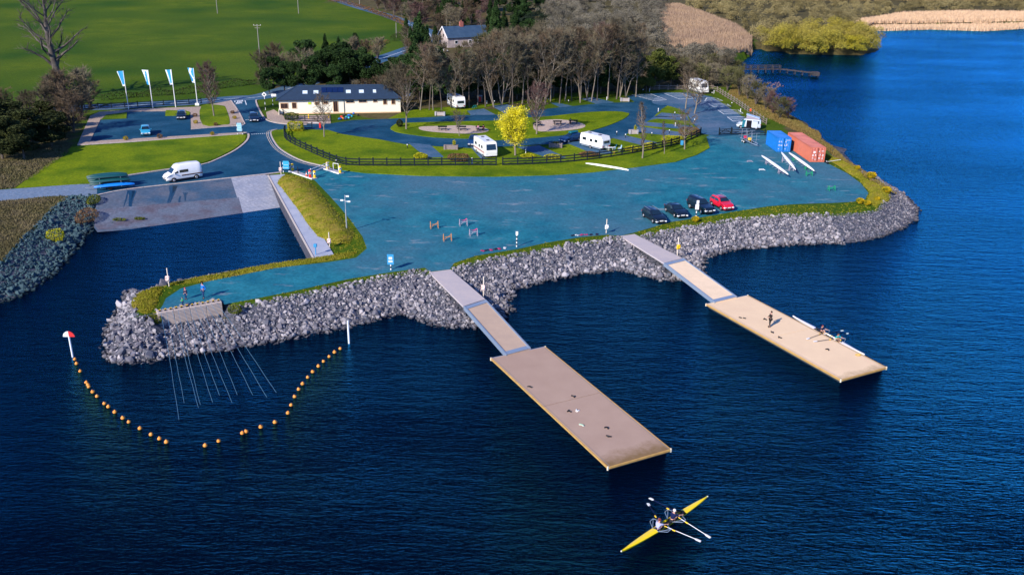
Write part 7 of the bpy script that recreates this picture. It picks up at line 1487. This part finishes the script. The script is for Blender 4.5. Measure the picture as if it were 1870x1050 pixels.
# green and blue canoe stack on its trailer
def canoe(loc, rz, m, label, up=False, Ln=5.2, w=.85):
    t = thing('canoe', label, 'canoe', loc, rz, 'canoes stacked on the trailer'); V = []; k = 9; n = 18
    for i in range(n+1):
        u = i/n*2-1; f = max(.0, 1-abs(u)**2.4); ww = w/2*max(.03, f**.7); lift = .14*abs(u)**3
        for j in range(k): a = pi*j/(k-1); V.append((u*Ln/2, -math.cos(a)*ww, (math.sin(a)**.6)*.36*(.7+.3*f)-lift))
    b = MB(); b.add(V, [(i*k+j, i*k+j+1, (i+1)*k+j+1, (i+1)*k+j) for i in range(n) for j in range(k-1)], 0, True); b.build('hull', m, t)
    b = MB(); pts = [V[i*k] for i in range(n+1)]; b.tube(pts, .03, 5); b.tube([V[i*k+k-1] for i in range(n+1)], .03, 5); b.build('gunwale', m_black, t); return t
a, c_ = at(176, 347), at(232, 342); d = c_-a; rz = math.atan2(d.y, d.x); mid = (a+c_)/2; nn = Vector((-math.sin(rz), math.cos(rz), 0))
g_can = paint('canoe_green', (.0, .06, .06), .45); b_can = paint('canoe_blue', (.0, .2, .75), .45)
t = thing('boat_trailer', 'low trailer carrying the green and blue canoes beside the slipway', 'trailer', (mid.x, mid.y, L+.02), rz); b = MB(); [b.bar((-2.6, y, .5), (2.2, y, .5), .08) for y in (-.7, .7)]; [b.bar((x, -1.3, .55), (x, 1.3, .55), .08) for x in (-1.5, 1.4)]; [b.bar((x, y, .5), (x, y, 1.7), .06) for x in (-1.5, 1.4) for y in (-.05, .05)]; b.bar((-2.6, 0, .45), (-3.6, 0, .45), .1); [b.bar((x, -1.2, 1.15), (x, 1.2, 1.15), .07) for x in (-1.5, 1.4)]; b.build('frame', m_steel, t)
for s in (-1, 1):
    b = MB(); b.tube([(-.2, s*.95-.1, .3), (-.2, s*.95+.1, .3)], .3, 14); w__ = b.build('wheel', m_tyre, t)
for i, (off, z, m, lab) in enumerate([(-.55, .62, b_can, 'bright blue canoe lowest and nearest the slipway on the trailer'), (-.1, 1.2, g_can, 'green canoe just above the blue one on the trailer'), (.75, .62, g_can, 'green canoe low on the far side of the trailer'), (.8, 1.2, g_can, 'green canoe in the middle tier of the trailer, far side'), (.1, 1.75, g_can, 'green canoe on the top tier, near side'), (.95, 1.75, g_can, 'topmost green canoe farthest from the slipway')]):
    canoe(mid+nn*off*1.15+Vector((math.cos(rz)*(.5 if i == 0 else -.1*i), math.sin(rz)*.1, z)), rz, m, lab, Ln=5.6)
# trailer with racks by the dark fence
a = at(1357, 257); c_ = at(1377, 267); rz = heading(a, c_); mid = (a+c_)/2; t = thing('rack_trailer', 'boat trailer with tall tubular racks below the silver camper van', 'trailer', (mid.x, mid.y, L+.02), rz); b = MB(); [b.bar((-2.6, y, .5), (2.6, y, .5), .12) for y in (-.5, .5)]; b.bar((2.6, -.5, .5), (3.4, 0, .45), .1); b.bar((2.6, .5, .5), (3.4, 0, .45), .1); b.build('chassis', m_alu, t)
for x in (-2.2, 0, 2.0): b = MB(); [b.bar((x, y, .5), (x, y, 2.3), .05) for y in (-.45, .45)]; [b.bar((x, -1.1, z), (x, 1.1, z), .04) for z in (1.1, 1.7, 2.3)]; b.build('rack', m_steel, t)
for x in (-.9, -.2):
    for s in (-1, 1): b = MB(); b.tube([(x, s*.8-.09, .3), (x, s*.8+.09, .3)], .3, 14); w__ = b.build('wheel', m_tyre, t); b = MB(); b.cyl((x, s*.9, .3), (x, s*.92, .3), .17, 10); b.build('rim', m_white, w__)
for off, nm, col, lab in ((-1.5, 'kit_crate', (.55, .02, .08), 'crimson kit crate on the rack trailer'), (.3, 'kit_crate', (.8, .5, .05), 'yellow kit crate on the rack trailer')):
    t = thing(nm, lab, 'crate', mid+Vector((math.cos(rz)*off, math.sin(rz)*off, .62)), rz); b = MB(); b.box((0, 0, .2), (.55, .5, .4), bev=.04); b.build('box', mat('crate_%d' % (off*10), col, .6), t); b = MB(); b.box((0, 0, .43), (.6, .55, .06), bev=.02); b.build('lid', mat('crate_%d' % (off*10), col), t)
g = at(1509, 299); t = thing('launch_dolly', 'small two-wheeled launching dolly with a long handle right of the red container', 'dolly', (g.x, g.y, L+.02), .1); b = MB(); b.bar((0, 0, .3), (2.8, .6, .5), .06); b.bar((-.1, -.4, .35), (.1, .4, .35), .08); b.build('frame', m_white, t)
for s in (-1, 1): b = MB(); b.tube([(0, s*.45-.06, .22), (0, s*.45+.06, .22)], .22, 12); b.build('wheel', m_tyre, t)
# old timber jetty in the lake
a, c_, e_ = at(1344, 127, 1.0), at(1425, 126.5, 1.0), at(1493, 134.5, 1.0)
t = thing('timber_jetty', 'old dark timber jetty with handrail reaching into the lake', 'jetty', a); jm = mat('jetty_wood', (.03, .03, .035), .9, (.08, .07, .07), 2, 1); A_ = [a-a, c_-a, e_-a]
b = MB(); b.bar(A_[0], A_[1], 1.6, .18); b.bar(A_[1], A_[2], 1.6, .18); b.build('deck', jm, t)
for k in range(12):
    u = k/11; p = A_[0].lerp(A_[1], u/.55) if u < .55 else A_[1].lerp(A_[2], (u-.55)/.45)
    for s in (-.7, .7): b = MB(); b.cyl((p.x, p.y+s, -2), (p.x, p.y+s, 1.1 if u < .62 else .3), .13, 7); b.build('pile', jm, t)
b = MB(); [b.bar(A_[0]+Vector((0, s, z)), A_[1]+Vector((0, s, z)), .08) for s in (-.7, .7) for z in (.6, 1.1)]; b.build('handrail', jm, t)
b = MB(); b.box((A_[2].x-.6, A_[2].y, -.1), (1.8, 2.2, 1.0)); b.build('end_block', jm, t)
# shoes and clothes left on the pontoons
def shoe(p, rz, m, label, group): 
    o = thing('shoe', label, 'shoe', p, rz, group); b = MB(); b.tube([(-.15, 0, .05), (-.1, 0, .06), (.0, 0, .055), (.1, 0, .045), (.16, 0, .035)], [.035, .05, .052, .05, .03], 8); b.build('upper', m, o); b = MB(); b.box((0, 0, .012), (.32, .1, .02), bev=.005); b.build('sole', m_white if m != m_black else m_tyre, o); o.scale = (1.05, 1.05, 1.1)
S1 = lambda X, Y: (860+X/3.89, 600+Y/3.89)
for (x, y), m, lab in ((S1(418, 415), m_black, 'dark shoe near the left edge of the brown pontoon'), (S1(730, 483), m_black, 'dark shoe just above the seam of the brown pontoon'), (S1(697, 588), m_black, 'dark shoe left of the white shoes below the seam'), (S1(755, 585), m_white, 'white shoe below the seam of the brown pontoon'), (S1(787, 686), mat('shoe_blue_yellow', (.25, .4, .3), .6), 'blue and yellow shoe in the middle of the brown pontoon'), (S1(966, 705), m_black, 'dark shoe, upper of the two towards the right edge'), (S1(978, 767), m_black, 'dark blue shoe, lower of the two towards the right edge')):
    for k in (-1, 1): g = at(x+k*1.6, y+k*.5, .5); shoe((g.x, g.y, .505), rnd.uniform(0, 6), m, lab, 'pair: '+lab)
for (x, y), m, lab in ((zj(392, 421), m_black, 'black shoe near the upper left edge of the cream pontoon'), (zj(606, 433), m_black, 'black shoe just left of the standing man'), (zj(676, 556), m_black, 'black shoe below the standing man'), (zj(745, 606), m_black, 'black shoe beside the seam of the cream pontoon'), (zj(1203, 720), m_black, 'black shoe at the foot of the white boat rowers')):
    for k in (-1, 1): g = at(x+k*(3.8 if x < 1360 else 1.5), y+k*.5, .5); shoe((g.x, g.y, .505), rnd.uniform(0, 6), m, lab, 'pair: '+lab)
g = at(*zj(1490, 775), .5); t = thing('rope_coil', 'small yellow rope coil near the outer end of the cream pontoon', 'rope', (g.x, g.y, .51)); b = MB(); b.tube([(.2*math.cos(k*.6)*(1+.02*k), .16*math.sin(k*.6), .03+.002*k) for k in range(26)], .02, 5); b.build('rope', mat('yellow_rope', (.6, .4, .05), .8), t)
# life jackets and kit laid out along the yard edge
kit = [(882, 459, 'pink'), (889, 458, 'dark'), (897, 457.5, 'pink'), (905, 456, 'dark'), (912, 455.5, 'pink'), (922, 454, 'pale'), (1046, 431, 'dark'), (1054, 430.5, 'pale'), (1062, 430, 'pink'), (1070, 429.5, 'pink'), (1079, 429.5, 'dark'), (1090, 429, 'dark')]
kc = dict(pink=(.4, .04, .14), dark=(.02, .015, .04), pale=(.6, .6, .65))
for i, (x, y, k) in enumerate(kit):
    g = at(x, y); t = thing('life_jacket', '%s life jacket, %s along the yard edge near the %s ramp' % (k, ['leftmost', 'second', 'third', 'fourth', 'fifth', 'rightmost'][i % 6], 'left' if i < 6 else 'right'), 'life jacket', (g.x, g.y, L+.03), rnd.uniform(0, 3), 'life jackets laid along the yard edge'); t.scale = (.72, .72, .8); b = MB(); b.box((-.2, 0, .06), (.3, .45, .12), rnd.uniform(-.3, .3), bev=.04); b.box((.2, .03, .07), (.3, .5, .12), rnd.uniform(-.3, .3), bev=.04); b.build('foam', mat('kit_'+k, kc[k], .8), t); b = MB(); b.bar((-.35, -.05, .14), (.35, .0, .14), .05, .02); b.build('strap', m_black, t)
